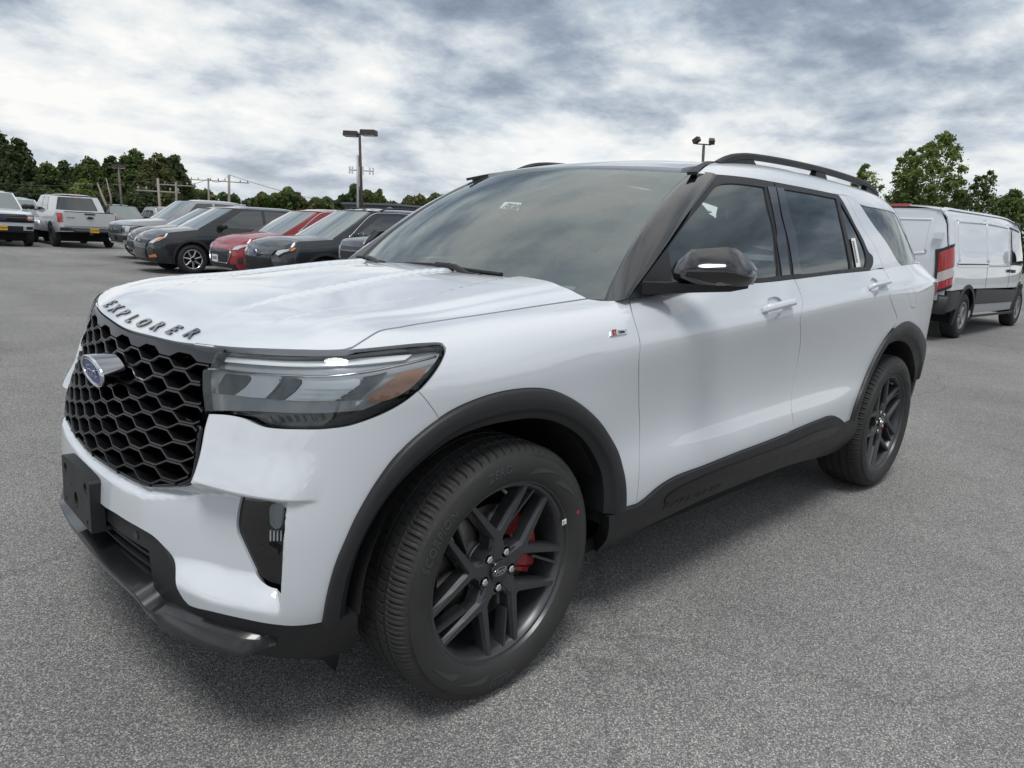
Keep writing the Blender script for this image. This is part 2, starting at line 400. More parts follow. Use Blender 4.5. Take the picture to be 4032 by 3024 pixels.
def strip(name, S, path, width, h, m, parent, mirror=False, base=0., close=False, round_=True):
    """raised bead of given width and height along a path of surface parameters"""
    path = np.asarray(path); P = S.P(path[:, 0], path[:, 1]); N = S.N(path[:, 0], path[:, 1])
    T = np.gradient(P, axis=0); T /= np.linalg.norm(T, axis=1)[:, None]+1e-12; W = np.cross(N, T)
    prof = [(-.5, -.3), (-.5, .5), (-.3, .95), (0, 1.0), (.3, .95), (.5, .5), (.5, -.3)] if round_ else [(-.5, -.3), (-.5, 1), (.5, 1), (.5, -.3)]
    res = []
    for sgn in ((1, -1) if mirror else (1,)):
        B = MB(); rows = [[(P[i]+W[i]*width*a+N[i]*(base+h*b))*[1, sgn, 1] for a, b in prof] for i in range(len(P))]
        B.grid(rows, 0, round_); n = len(prof); L = len(rows)
        B.f += [tuple(range(n)), tuple((L-1)*n+k for k in range(n))]; B.m += [0, 0]; B.smooth += [False, False]
        res.append(B.build(name, m, parent))
    return res if mirror else res[0]
def rbf(pts, vals, reg=1e-4):
    """thin-plate interpolation of scattered values"""
    X = np.asarray(pts, float); y = np.asarray(vals, float); n = len(X)
    def U(r2): return np.where(r2 > 1e-12, .5*r2*np.log(np.maximum(r2, 1e-12)), 0.)
    K = U(((X[:, None]-X[None])**2).sum(-1))+reg*np.eye(n); Pm = np.c_[np.ones(n), X]
    A = np.block([[K, Pm], [Pm.T, np.zeros((3, 3))]]); w = np.linalg.solve(A, np.r_[y, 0, 0, 0])
    def f(a, b):
        Q = np.c_[np.ravel(a), np.ravel(b)]
        return U(((Q[:, None]-X[None])**2).sum(-1)) @ w[:n]+w[n]+Q @ w[n+1:]
    return f
def seg_dist(Q, P):
    """distance of points Q to the open polyline P"""
    A, B = P[:-1], P[1:]; d = B-A; L = (d**2).sum(1)+1e-15; out = np.full(len(Q), 1e9)
    for i in range(len(A)):
        t = np.clip(((Q-A[i]) @ d[i])/L[i], 0, 1); out = np.minimum(out, ((Q-A[i]-t[:, None]*d[i])**2).sum(1))
    return np.sqrt(out)
def sstep(x, a, b):
    t = np.clip((x-a)/(b-a), 0, 1); return t*t*(3-2*t)
# ================================================================== the white SUV: surfaces
paint = mat('white_paint', (.63, .66, .695), .42, coat=1., coat_rough=.015, coat_ior=1.7)
gloss_black = mat('gloss_black', (.006, .006, .007), .12, coat=1., coat_rough=.02)
trim_black = mat('black_trim_plastic', (.014, .0148, .0165), .50, bump=(900, .25, .0006), var=(14, .10))
matte_black = mat('matte_black', (.012, .012, .013), .75)
void_black = mat('shut_line_black', (.004, .004, .004), .9)
chrome = mat('chrome', (.75, .76, .78), .08, 1.)
XC = spline([.28, .40, .47, .56, .68, .80, .92, 1.02, 1.09, 1.15, 1.21], [-.80, -.835, -.845, -.842, -.825, -.782, -.738, -.70, -.672, -.60, -.50])
VR = np.array([.28, .40, .47, .56, .68, .80, .92, 1.02, 1.09, 1.15, 1.21])
def _wrap_grid():
    xc = XC(VR)
    fr = [(0, 0, 0), (.28, .012, .28), (.55, .048, .545), (.75, .105, .735), (.92, .19, .868), (1.08, .33, .942), (1.24, .49, .966)]
    zf = np.array([.28, .40, .47, .56, .68, .80, .92, 1.02, 1.050, 1.070, 1.080])
    side = {  # x: (z rows, y rows)
        -.15: ([.28, .40, .47, .575, .68, .80, .92, 1.005, 1.065, 1.10, 1.115], [.86, .94, .957, .967, .973, .978, .982, .975, .935, .875, .80]),
        .10: ([.28, .40, .47, .575, .68, .80, .92, 1.015, 1.08, 1.12, 1.135], [.86, .95, .967, .974, .978, .984, .985, .980, .945, .885, .80]),
        .60: ([.28, .40, .47, .575, .68, .80, .93, 1.03, 1.09, 1.14, 1.168], [.87, .965, .980, .980, .964, .964, .980, .988, .966, .92, .845]),
        1.20: ([.28, .40, .47, .575, .68, .80, .95, 1.06, 1.105, 1.165, 1.225], [.88, .970, .984, .986, .962, .956, .976, .992, .974, .948, .924]),
        1.80: ([.28, .40, .48, .590, .69, .82, .98, 1.095, 1.135, 1.185, 1.24], [.88, .970, .984, .986, .962, .956, .976, .992, .974, .950, .926]),
        2.40: ([.28, .41, .50, .61, .70, .84, 1.0, 1.135, 1.165, 1.21, 1.265], [.88, .968, .982, .985, .968, .966, .982, .992, .974, .952, .926]),
        2.80: ([.28, .41, .50, .62, .72, .86, 1.02, 1.155, 1.185, 1.225, 1.28], [.87, .955, .97, .976, .976, .982, .990, .992, .974, .950, .92]),
        3.20: ([.28, .41, .50, .62, .72, .86, 1.03, 1.17, 1.20, 1.24, 1.295], [.86, .95, .965, .974, .980, .986, .988, .982, .962, .935, .902]),
        3.60: ([.28, .41, .50, .62, .72, .86, 1.04, 1.185, 1.21, 1.25, 1.30], [.81, .90, .915, .925, .932, .938, .940, .935, .915, .875, .83]),
        3.90: ([.28, .41, .50, .62, .72, .86, 1.04, 1.19, 1.215, 1.255, 1.305], [.70, .80, .82, .835, .845, .852, .856, .852, .832, .79, .74]),
        4.07: ([.28, .41, .50, .62, .72, .86, 1.04, 1.19, 1.215, 1.255, 1.305], [.58, .68, .71, .73, .745, .755, .762, .762, .742, .70, .655])}
    us = [f[0] for f in fr]+[1.56+x for x in side]
    G = np.zeros((len(us), len(VR), 3)); wj = np.array(side[-.15][1]); zj = np.array(side[-.15][0])
    for i, (u, dx, y) in enumerate(fr):
        sc = (-.15-xc)/.65; k = y/.972; bl = np.clip((y-.5)/.45, 0, 1)**2
        G[i, :, 0] = xc+dx*sc
        G[i, :, 1] = -y*(1+bl*(wj/.972-1))
        G[i, :, 2] = zf*(1-bl)+zj*bl
        if y > .7: G[i, :, 0] += np.array([0, 0, 0, 0, 0, 0, 0, 0, -.005, -.025, -.06])*bl
    for i, x in enumerate(side):
        z, y = side[x]; G[len(fr)+i, :, 0] = x; G[len(fr)+i, :, 1] = -np.array(y); G[len(fr)+i, :, 2] = z
    # mirror for negative u so the nose is smooth across the centre line
    Gm = G[1:][::-1]*[1, -1, 1]
    return np.array([-u for u in us[1:]][::-1]+us), np.concatenate([Gm, G])
_WU, _WG = _wrap_grid(); _SU, _SV = Spl(_WU), Spl(VR)
def _wrap(u, v): return np.einsum('ni,nj,ijk->nk', _SU.basis(u), _SV.basis(v), _WG)
WRAP = Surf(_wrap, (-.95, 5.62, .28, 1.21), lambda P: np.c_[np.clip(P[:, 0], .2, 3.3), P[:, 1]*.25, P[:, 2]*0+.6])
_zb = spline([.3, .6, 1.2, 1.8, 2.4, 2.8, 3.2, 3.6, 3.9, 4.1], [1.155, 1.18, 1.225, 1.24, 1.265, 1.28, 1.295, 1.30, 1.305, 1.305])
_zt = spline([.3, 1.0, 1.3, 1.5, 1.8, 2.4, 3.0, 3.4, 3.8, 4.1], [1.61, 1.645, 1.672, 1.698, 1.722, 1.727, 1.710, 1.684, 1.632, 1.58])
_tp = spline([.3, .8, 1.3, 2.2, 2.8, 3.2, 3.4, 3.6, 3.8, 4.1], [.955, .985, 1., 1., .995, .975, .94, .885, .815, .70])
_gy = spline([-.1, 0, .2, .4, .6, .8, .9, 1.0, 1.1], [.937, .925, .89, .85, .805, .752, .715, .655, .56])
_gz = spline([-.1, 0, .2, .4, .6, .8, .9, 1.0, 1.1], [-.1, 0, .2, .4, .6, .8, .9, .985, 1.03])
def _gh(x, v):
    zb, zt = _zb(x), _zt(x); return np.c_[x, -_gy(v)*_tp(x), zb+_gz(v)*(zt-zb)]
GH = Surf(_gh, (.35, 4.1, -.05, 1.08), lambda P: np.c_[P[:, 0], P[:, 1]*0, P[:, 2]*0+1.2])
_zr = spline([1.0, 1.18, 1.3, 1.44, 1.6, 1.8, 2.2, 2.6, 3.0, 3.5, 3.9], [1.632, 1.672, 1.698, 1.72, 1.738, 1.752, 1.763, 1.759, 1.743, 1.70, 1.645])
def _roof(x, y): return np.c_[x, y, _zr(x)-.034*(np.abs(y)/.6)**2.3]
ROOF = Surf(_roof, (1.0, 3.95, -.68, .68), lambda P: np.c_[P[:, 0], P[:, 1], P[:, 2]*0])
def _ws(s, t):
    b = np.c_[.586-.19*(1-s**2), .800*s, 1.168-.006*(1-s**2)]; q = np.c_[1.264-.085*(1-s**2), .645*s, 1.636+.028*(1-s**2)]
    return b+(q-b)*t[:, None]+np.c_[-.035*4*t*(1-t)*1, 0*t, .05*4*t*(1-t)*.6]
WS = Surf(_ws, (-1.05, 1.05, -.1, 1.05), lambda P: np.c_[P[:, 0]+1, P[:, 1]*0, P[:, 2]*0+.8])

suv = empty('parked_suv', (0, 0, 0), 0, 'clean white three-row SUV with black grille and dark alloy wheels', 'SUV')
def tr(S, c, *pts, off=0.): return S.inv(px(c, *pts), off)
def J(*a): return np.vstack(a)
def half_sym(P):
    """traced near-side polyline whose first point lies at the centre line -> full symmetric outline part"""
    Q = np.asarray(P).copy(); return np.vstack([Q[::-1]*[-1, 1], Q[1:]])
def cut0(P):
    """keep the u>=0 part of a traced polyline, starting exactly on u=0"""
    P = np.asarray(P); i = np.where(P[:, 0] > 0.004)[0]; i0 = i.min()
    if i0 > 0:
        a, b = P[i0-1], P[i0]; t = -a[0]/(b[0]-a[0]); s = a+(b-a)*t; s[0] = 0
    else:
        s = P[0].copy(); s[0] = 0
    return np.vstack([s, P[i0:]])
# ---- traced lines
hl_top = tr(WRAP, 'F6', (320, 262), (600, 280), (900, 295), (1180, 299), (1330, 294), (1480, 272), (1700, 247), (1900, 228), (2020, 210), (2075, 208))
hl_tip = tr(WRAP, 'F6', (2075, 208), (2105, 222), (2115, 255), (2100, 300))
hl_out = tr(WRAP, 'F6', (2100, 300), (2085, 330), (2030, 430), (1960, 520), (1870, 610), (1760, 690), (1640, 752), (1500, 810), (1350, 855), (1150, 880), (950, 880), (800, 873), (700, 858), (640, 828), (570, 790), (500, 772), (400, 762), (280, 762), (205, 758))
hl_in = tr(WRAP, 'F6', (205, 758), (190, 640), (183, 560), (183, 430), (200, 398), (245, 388), (265, 335), (300, 270), (320, 262))
hood_fr = cut0(tr(WRAP, 'F4', (600, 385), (630, 440), (680, 490), (800, 570), (1000, 650), (1250, 715), (1550, 785), (1800, 820), (2030, 840)))
hood_fr = J(hood_fr, tr(WRAP, 'F6', (130, 210), (400, 240), (700, 255), (1000, 262), (1200, 264), (1330, 258), (1360, 245)))
hood_sh = tr(WRAP, 'G1', (45, 790), (150, 722), (265, 655), (420, 625), (560, 600), (700, 579), (820, 561), (960, 541), (1200, 505), (1500, 459), (1775, 418))
arch_o = tr(WRAP, 'C3', (82, 1228), (100, 1120), (135, 980), (190, 840), (260, 690), (350, 540), (460, 400), (580, 292), (700, 210), (830, 150), (960, 112), (1090, 97), (1180, 104), (1280, 142), (1370, 205), (1440, 285), (1500, 390), (1530, 490), (1545, 600), (1543, 682))
arch_i = tr(WRAP, 'C3', (205, 1210), (215, 1110), (250, 960), (310, 810), (400, 660), (500, 540), (620, 430), (740, 345), (880, 290), (1000, 262), (1120, 247), (1220, 260), (1320, 310), (1390, 380), (1440, 470), (1465, 600), (1462, 712), off=.012)
bump_gap = tr(WRAP, 'F6', (1905, 585), (1960, 650), (2010, 715), (2050, 775), (2070, 826))
grille_side = tr(WRAP, 'F5', (1880, 85), (1855, 170), (1830, 260), (1800, 430), (1780, 620), (1752, 800), (1722, 895))
grille_bot = tr(WRAP, 'F5', (1722, 895), (1690, 942), (1600, 983), (1400, 1004), (1200, 1010), (1120, 998), (1000, 950), (850, 870), (700, 780), (500, 640), (350, 490))
bump_bot = tr(WRAP, 'C2', (1685, 1185), (1600, 1200), (1500, 1207), (1400, 1199), (1200, 1163), (1000, 1117), (900, 1094), (855, 1075), (828, 1045), (800, 1000), (760, 920), (700, 790), (640, 682), (610, 642), (560, 602), (480, 556), (400, 505), (340, 470))
door_f = tr(WRAP, 'C6', (258, 118), (290, 220), (320, 320), (333, 390), (326, 480), (325, 700), (330, 900), (326, 1150), (308, 1335))
door_m = tr(WRAP, 'G3', (400, 625), (450, 730), (490, 840), (508, 920), (500, 1000), (478, 1120), (482, 1300), (478, 1420), (465, 1530), (443, 1659))
door_m = J(door_m, tr(WRAP, 'C6', (1232, 680), (1232, 780), (1236, 880), (1200, 915)))
door_r = tr(WRAP, 'G3', (1512, 500), (1560, 580), (1600, 660), (1603, 760), (1590, 830), (1620, 930), (1660, 1040), (1685, 1130), (1680, 1165))
sill_t = tr(WRAP, 'C6', (230, 1358), (308, 1335), (345, 1310), (440, 1230), (540, 1170), (700, 1110), (900, 1030), (1100, 955), (1200, 915), (1300, 870), (1400, 830), (1450, 812), (1490, 815), (1520, 835), (1538, 852), (1575, 838))
rarch_o = tr(WRAP, 'C6', (1575, 838), (1600, 755), (1640, 645), (1690, 522), (1740, 422), (1790, 342), (1840, 292), (1890, 260), (1930, 252), (1970, 275), (2000, 320), (2018, 390), (2022, 470), (2010, 560))
belt = tr(WRAP, 'G3', (0, 670), (200, 650), (400, 628), (620, 600), (900, 565), (1200, 535), (1340, 520))
# ================================================================== the white SUV: body panels
def W3(p, off=0.): p = np.atleast_2d(p); return WRAP.O(p[:, 0], p[:, 1], off)
# ---- hood: thin-plate sheet through the traced shut lines and the crown of the bonnet
_hf3 = W3(smooth_poly(hood_fr, .06)); _hs3 = W3(smooth_poly(hood_sh, .06))
_hc = [(-.60, 0, 1.078), (-.5, 0, 1.106), (-.3, 0, 1.142), (0, 0, 1.176), (.25, 0, 1.200), (.44, 0, 1.207), (.42, -.26, 1.205), (.42, -.558, 1.197), (.42, -.70, 1.180),
       (-.535, -.6, 1.080), (-.376, -.6, 1.114), (-.27, -.6, 1.133), (-.08, -.6, 1.158), (.18, -.6, 1.182)]
_hw = [4.]*len(_hf3)+[4.]*(len(_hs3)-1)+[1.]*len(_hc)
_hp = np.vstack([_hf3, _hs3[1:], np.array(_hc)]); _hw = np.array(_hw)
_ht = [(i, j) for i in range(6) for j in range(3) if i+2*j < 7]
def _hB(x, y): return np.stack([(x+.15)**i*(np.abs(y)/.85)**(2*j if j < 2 else 6) for i, j in _ht], 1)
_hk = np.linalg.solve((_hB(_hp[:, 0], _hp[:, 1]).T*_hw) @ _hB(_hp[:, 0], _hp[:, 1])+1e-5*np.eye(len(_ht)), (_hB(_hp[:, 0], _hp[:, 1]).T*_hw) @ _hp[:, 2])
_hb = np.vstack([_hf3, _hs3[1:]]); _hb = np.vstack([_hb, _hb*[1, -1, 1]]); _hi = np.array([(-.3, 0), (0, 0), (.3, 0), (-.2, .4), (-.2, -.4), (.2, .4), (.2, -.4), (-.5, 0)])
_hres = rbf(np.vstack([_hb[:, :2], _hi]), np.r_[_hb[:, 2]-_hB(_hb[:, 0], _hb[:, 1]) @ _hk, np.zeros(len(_hi))], 1e-3)
def _hz(x, y): return _hB(x, y) @ _hk+_hres(x, y)+.0015
print('hood fit', np.abs(_hz(_hp[:, 0], _hp[:, 1])-_hp[:, 2]).max().round(4), _hf3[[0, -1]].round(3).tolist(), _hs3[[3, -1]].round(3).tolist())
def _hood(x, y):
    a = np.abs(y); f = sstep(x, -.58, -.25)*(1-sstep(a, .70, .78))
    y1 = .335-.19*(x+.55); y2 = .575-.075*sstep(x, -.1, .5)
    h = .012*(1-sstep(a, y1, y1+.022))*f+.010*sstep(a, y2-.012, y2+.012)*f
    h = h-.006*np.exp(-((a-(.72-.02*x))/.03)**2)*f
    return np.c_[x, y, _hz(x, y)+h]
HOOD = Surf(_hood, (-.72, .5, -.9, .9), lambda P: np.c_[P[:, 0], P[:, 1], P[:, 2]*0])
_hfp = smooth_poly(hood_fr, .012); _hsp = smooth_poly(hood_sh, .012)
_near = np.vstack([W3(_hfp)[:, :2], W3(_hsp)[1:, :2]]); _c = _near[-1]
_yr = np.linspace(_c[1], 0, 40)[1:]; _rear = np.c_[_c[0]+(.435-_c[0])*(1-(_yr/_c[1])**2), _yr]
_hh = np.vstack([_near, _rear]); hood_poly = np.vstack([_hh, _hh[1:-1][::-1]*[1, -1]])
panel('hood', HOOD, hood_poly, paint, suv, grid=.0085, gx=.03, gap=.0025, rim=.02)
# ---- bumper cover with the sunk lamp bay
_ct = tr(WRAP, 'C2', (870, 330), (1000, 355), (1180, 398), (1350, 424), (1450, 440)); _ct = _ct[np.argsort(_ct[:, 0])]
_cr = tr(WRAP, 'C2', (1466, 470), (1458, 560), (1450, 700), (1441, 900), (1434, 1100), (1430, 1150)); _cr = _cr[np.argsort(_cr[:, 1])]
print('CR', _cr.round(3).tolist())
_cb = tr(WRAP, 'C2', (830, 1000), (1000, 1075), (1200, 1115), (1400, 1150), (1430, 1150)); _cb = _cb[np.argsort(_cb[:, 0])]
_gb = np.vstack([smooth_poly(grille_side, .01), smooth_poly(grille_bot, .01)])
def bump_off(u, v):
    a = np.abs(u)
    top = np.interp(a, _ct[:, 0], _ct[:, 1]); right = np.interp(v, _cr[:, 1], _cr[:, 0]); bot = np.interp(a, _cb[:, 0], _cb[:, 1])
    wl = sstep(a, .42, .70)
    st = sstep(top-v, 0., .012+.05*(1-wl)); sr = sstep(right-a, 0., .012); sb = sstep(v, bot+.002, bot+.075)
    d = -.058*wl*st*sr*sb
    dist = seg_dist(np.c_[a, v], _gb)
    d = d+.016*wl*sstep(v-top, -.004, .006)*(1-sstep(v-top, .0, .12))*sstep(1.0-a, 0, .08)
    return d-.022*(1-sstep(dist, .0, .030))-.012*(1-sstep(v, .43, .52))*(1-sstep(a, .1, .4))
_bt = tr(WRAP, 'F6', (200, 767), (300, 767), (420, 777), (520, 800), (600, 838), (680, 867), (800, 882), (950, 887), (1150, 886), (1350, 862), (1500, 817), (1650, 757), (1800, 672), (1905, 588))
_ai = arch_o[:8][::-1]
bp_ = outline(smooth_poly(np.vstack([[0, bump_bot[-1][1]], [0, grille_bot[-1][1]]]), .02), cut0(grille_bot[::-1]), grille_side[::-1], _bt, bump_gap, np.vstack([bump_gap[-1:], arch_o[:7][::-1]]), bump_bot, np.vstack([bump_bot[-1:], [0, bump_bot[-1][1]]]), step=.012)
FO = dict(off=-.055)
fog = outline(tr(WRAP, 'C2', (1180, 405), (1300, 425), (1380, 440), **FO), tr(WRAP, 'C2', (1380, 440), (1430, 455), **FO), np.vstack([tr(WRAP, 'C2', (1430, 455), **FO), _cr[::-1][1:5]*[1, 1]-[.003, 0]]), tr(WRAP, 'C2', (1418, 956), (1370, 945), (1310, 915), (1280, 890), off=-.055), tr(WRAP, 'C2', (1280, 890), (1220, 770), (1160, 640), **FO), tr(WRAP, 'C2', (1160, 640), (1152, 600), (1158, 500), (1180, 405), **FO), step=.01)
bumper = panel('front_bumper', WRAP, bp_, paint, suv, holes=[inset(fog, -.001)], grid=.0085, off=bump_off, rim=.03, mirror=True)
# dark shell behind all shut lines
shell = outline([(-1.9, .34), (1.9, .34)], [(1.9, .34), (1.9, 1.12)], [(1.9, 1.12), (.75, 1.0), (.35, .98), (-.35, .98), (-.75, 1.0), (-1.9, 1.12)], [(-1.9, 1.12), (-1.9, .34)], step=.05)
# ---- fender, doors, quarter
_ft = tr(WRAP, 'F6', (1362, 257), (1450, 252), (1700, 228), (1900, 208), (2040, 200)); _ftip = tr(WRAP, 'F6', (2040, 200), (2095, 207), (2120, 237), (2117, 272)); _fo = tr(WRAP, 'F6', (2117, 272), (2090, 342), (2030, 442), (1960, 532), (1905, 592))
_cowl = tr(WRAP, 'G1', (1775, 418), (1890, 432), (2060, 425))
fender = outline(hood_sh, _cowl, door_f, np.vstack([door_f[-1:], sill_t[:1]]), arch_o[7:][::-1], bump_gap[::-1], _fo[::-1], _ftip[::-1], _ft[::-1], step=.015)
panel('fender', WRAP, fender, paint, suv, grid=.03, gap=.002, mirror=True)
_dft = np.vstack([door_f[:1], [(2.30, 1.197), (2.6, 1.197)], belt[:1]])
_b2 = belt[:3]
cupF = outline(tr(WRAP, 'C6', (1088, 150), (1090, 120), (1112, 105), (1150, 105), (1172, 122), (1180, 150), (1176, 195), (1150, 232), (1125, 240), (1100, 235), (1092, 200), (1088, 150)), step=.006)
cupR = outline(tr(WRAP, 'G3', (1352, 700), (1350, 650), (1365, 622), (1395, 616), (1430, 640), (1450, 690), (1450, 780), (1425, 840), (1395, 845), (1375, 800), (1352, 700)), step=.006)
fuel = outline(tr(WRAP, 'G3', (1765, 745), (1772, 708), (1815, 690), (1848, 700), (1868, 745)), tr(WRAP, 'G3', (1868, 745), (1925, 925)), tr(WRAP, 'G3', (1925, 925), (1922, 968), (1888, 990), (1852, 978)), tr(WRAP, 'G3', (1852, 978), (1765, 745)), step=.008)
front_door = outline(_dft, np.vstack([belt[:1], belt[1:2], door_m[:1]]), door_m, sill_t[1:9][::-1], door_f[::-1], step=.015)
fd = panel('front_door', WRAP, front_door, paint, suv, holes=[cupF], grid=.03, gap=.002, mirror=True)
_rt = np.vstack([belt[2:], [(4.2, 1.204)], door_r[:1]])
_ri = int(np.argmin(((rarch_o-door_r[-1])**2).sum(1)))
rear_door = outline(_rt, door_r, np.vstack([door_r[-1:], rarch_o[1:_ri][::-1], rarch_o[:1]]), sill_t[8:][::-1], door_m[::-1], step=.015)
rd = panel('rear_door', WRAP, rear_door, paint, suv, holes=[cupR], grid=.03, gap=.002, mirror=True)
quarter = outline(door_r[::-1], np.vstack([door_r[:1], [(4.6, 1.207), (5.0, 1.207), (5.4, 1.207), (5.62, 1.207)]]), [(5.62, 1.207), (5.62, .56)], [(5.62, .56), (5.3, .555), (5.17, .556)], np.vstack([rarch_o[_ri:][::-1], door_r[-1:]]), step=.015)
qp_ = panel('quarter_panel', WRAP, quarter, paint, suv, holes=[fuel], grid=.03, gap=.002, mirror=True)
panel('fuel_door', WRAP, fuel, paint, suv, grid=.02, gap=.0016, rim=.006, mirror=True)
# ---- black wheel-arch mouldings, sill cladding, rear lower bumper
def resample(P, n):
    P = smooth_poly(P, .006); d = np.r_[0, np.cumsum(np.linalg.norm(np.diff(P, axis=0), axis=1))]; t = np.linspace(0, d[-1], n)
    return np.c_[np.interp(t, d, P[:, 0]), np.interp(t, d, P[:, 1])]
def arch_panel(nm, o, i, n=90):
    o, i = resample(o, n), resample(i, n); rows = []
    prof = [(0, -.012), (0, .008), (.03, .014), (.10, .018), (.35, .021), (.60, .020), (.66, .018), (.70, .010), (.85, .004), (1.0, -.004), (1.0, -.012)]
    cols = []
    for t, of in prof:
        q = o+(i-o)*t; cols.append(WRAP.O(q[:, 0], q[:, 1], of))
    q = cols[-1]+[0, .10, 0]; cols.append(q)
    for sg in (1, -1):
        B = MB(); B.grid([[c[k]*[1, sg, 1] for c in cols] for k in range(n)], 0, True)
        ob = B.build(nm, trim_black, suv); ob.data.shade_smooth() if False else None
        m_ = ob.modifiers.new('edge', 'EDGE_SPLIT'); m_.split_angle = radians(50)
arch_panel('wheel_arch_trim', arch_o, arch_i)
rarch_i = tr(WRAP, 'C6', (1625, 822), (1650, 730), (1700, 590), (1752, 480), (1800, 405), (1850, 375), (1890, 366), (1930, 382), (1960, 425), (1975, 480), (1980, 560), (1972, 610), off=.012)
arch_panel('wheel_arch_trim', rarch_o, rarch_i)
_sb = tr(WRAP, 'C6', (1612, 822), (1585, 930), (1545, 995), (1430, 1030), (1200, 1092), (900, 1205), (600, 1332), (320, 1470), (60, 1605))
_sf = tr(WRAP, 'C6', (60, 1605), (110, 1540), (128, 1480), (128, 1402), (230, 1358))
sill = outline(sill_t, np.vstack([sill_t[-1:], _sb[:1]]), _sb[:3], _sb[2:], _sf[:4], np.vstack([_sf[3:4], sill_t[:1]]), step=.02)
def sill_off(u, v): return .014+0*u
panel('sill_cladding', WRAP, sill, trim_black, suv, grid=.03, off=sill_off, rim=.05, mirror=True)
_gi = outline(tr(WRAP, 'C6', (457, 1318), (460, 1295), (500, 1255), (600, 1200), (800, 1115), (1000, 1040), (1200, 970)), tr(WRAP, 'C6', (1200, 970), (1300, 925), (1400, 885), (1450, 873), (1480, 875), (1488, 885)), tr(WRAP, 'C6', (1488, 885), (1470, 905), (1350, 955), (1200, 1010)), tr(WRAP, 'C6', (1200, 1010), (1000, 1085), (800, 1168), (600, 1258), (500, 1308), (457, 1318)), step=.015)
panel('sill_insert', WRAP, _gi, mat('sill_gloss', (.004, .004, .005), .18, spec=.35), suv, grid=.03, off=.0175, rim=.004, mirror=True)
rb_ = outline([(5.19, .545), (5.4, .545), (5.63, .55)], [(5.63, .55), (5.63, .36)], [(5.63, .36), (5.3, .34), (5.1, .36)], [(5.1, .36), (5.15, .46), (5.19, .545)], step=.02)
panel('rear_bumper_trim', WRAP, rb_, trim_black, suv, grid=.03, off=.004, rim=.05, mirror=True)
panel('inner_body', WRAP, outline([(2.05, .40), (4.0, .40)], [(4.0, .40), (3.95, .55), (4.0, .75), (4.15, .95), (4.4, 1.02), (4.9, 1.0), (5.15, .8), (5.62, .6)], [(5.62, .6), (5.62, 1.19)], [(5.62, 1.19), (2.05, 1.17)], [(2.05, 1.17), (2.05, .40)], step=.04), void_black, suv, grid=.08, off=-.03, rim=0, mirror=True)
panel('inner_body', WRAP, outline([(1.06, .45), (1.12, .75), (1.25, .95), (1.5, 1.0), (1.8, .95), (2.05, .75), (2.05, .45)], [(2.05, .45), (2.05, 1.15)], [(2.05, 1.15), (1.5, 1.13), (1.1, 1.02), (.75, .95), (.6, .9), (.6, .7), (.75, .5), (1.06, .45)], step=.04), void_black, suv, grid=.08, off=-.085, rim=0, mirror=True)
# ---- greenhouse
def g(c, *p, off=0.): return tr(GH, c, *p, off=off)
band_lo = np.vstack([g('G6', (330, 226), (480, 236), (700, 256), (990, 302), (1250, 351), (1550, 411), (1610, 418), (1680, 448), (1730, 490), (1900, 531), (2060, 576), (2088, 582))])
band_hi = g('G6', (330, 222), (400, 165), (480, 132), (560, 123), (820, 136), (1100, 196), (1330, 247), (1600, 322), (1780, 372), (1890, 412), (2000, 472), (2092, 548))
side_band = outline(band_lo, np.vstack([band_lo[-1:], band_hi[-1:]]), band_hi[::-1], step=.015)
panel('roof_side', GH, side_band, paint, suv, grid=.03, gap=.001, rim=.02, mirror=True)
cgap = np.vstack([g('G6', (1612, 420), (1690, 560), (1800, 760)), g('G3', (1400, 208), (1450, 330), (1512, 500))])
cfr = np.vstack([g('G6', (1550, 413), (1590, 470), (1700, 680)), g('G3', (1250, 115), (1330, 290), (1378, 345), (1383, 440), (1345, 520))])
panel('rear_door_pillar', GH, outline(cfr, np.vstack([cfr[-1:], [(cgap[-1][0], -.01)], cgap[-1:]]), cgap[::-1], np.vstack([cgap[:1], cfr[:1]]), step=.015), paint, suv, grid=.03, gap=.0015, mirror=True)
qg = outline(g('G6', (1735, 495), (1900, 533), (2045, 573)), np.vstack([g('G6', (2045, 573), (2100, 680)), g('G3', (1790, 80), (1870, 270), (1918, 400), (1915, 443))]), g('G3', (1915, 443), (1850, 455), (1740, 466)), np.vstack([g('G3', (1740, 466), (1690, 412), (1560, 190), (1420, 0)), g('G6', (1830, 640), (1735, 495))]), step=.012)
qend = 4.08
qrear = np.vstack([[(3.80, -.04), (3.74, .3), (3.68, .7)], band_lo[-1:]+[[.02, 0]]])
print('qrear', qrear.round(2).tolist(), band_hi[-3:].round(2).tolist())
qpil = outline(cgap, np.vstack([cgap[-1:], [(cgap[-1][0]+.05, -.03), (3.2, -.04), (3.5, -.04), (3.80, -.04)]]), qrear, np.vstack([band_lo[6:][::-1]]), step=.015)
panel('quarter_pillar', GH, qpil, paint, suv, holes=[qg], grid=.03, gap=.0015, mirror=True)
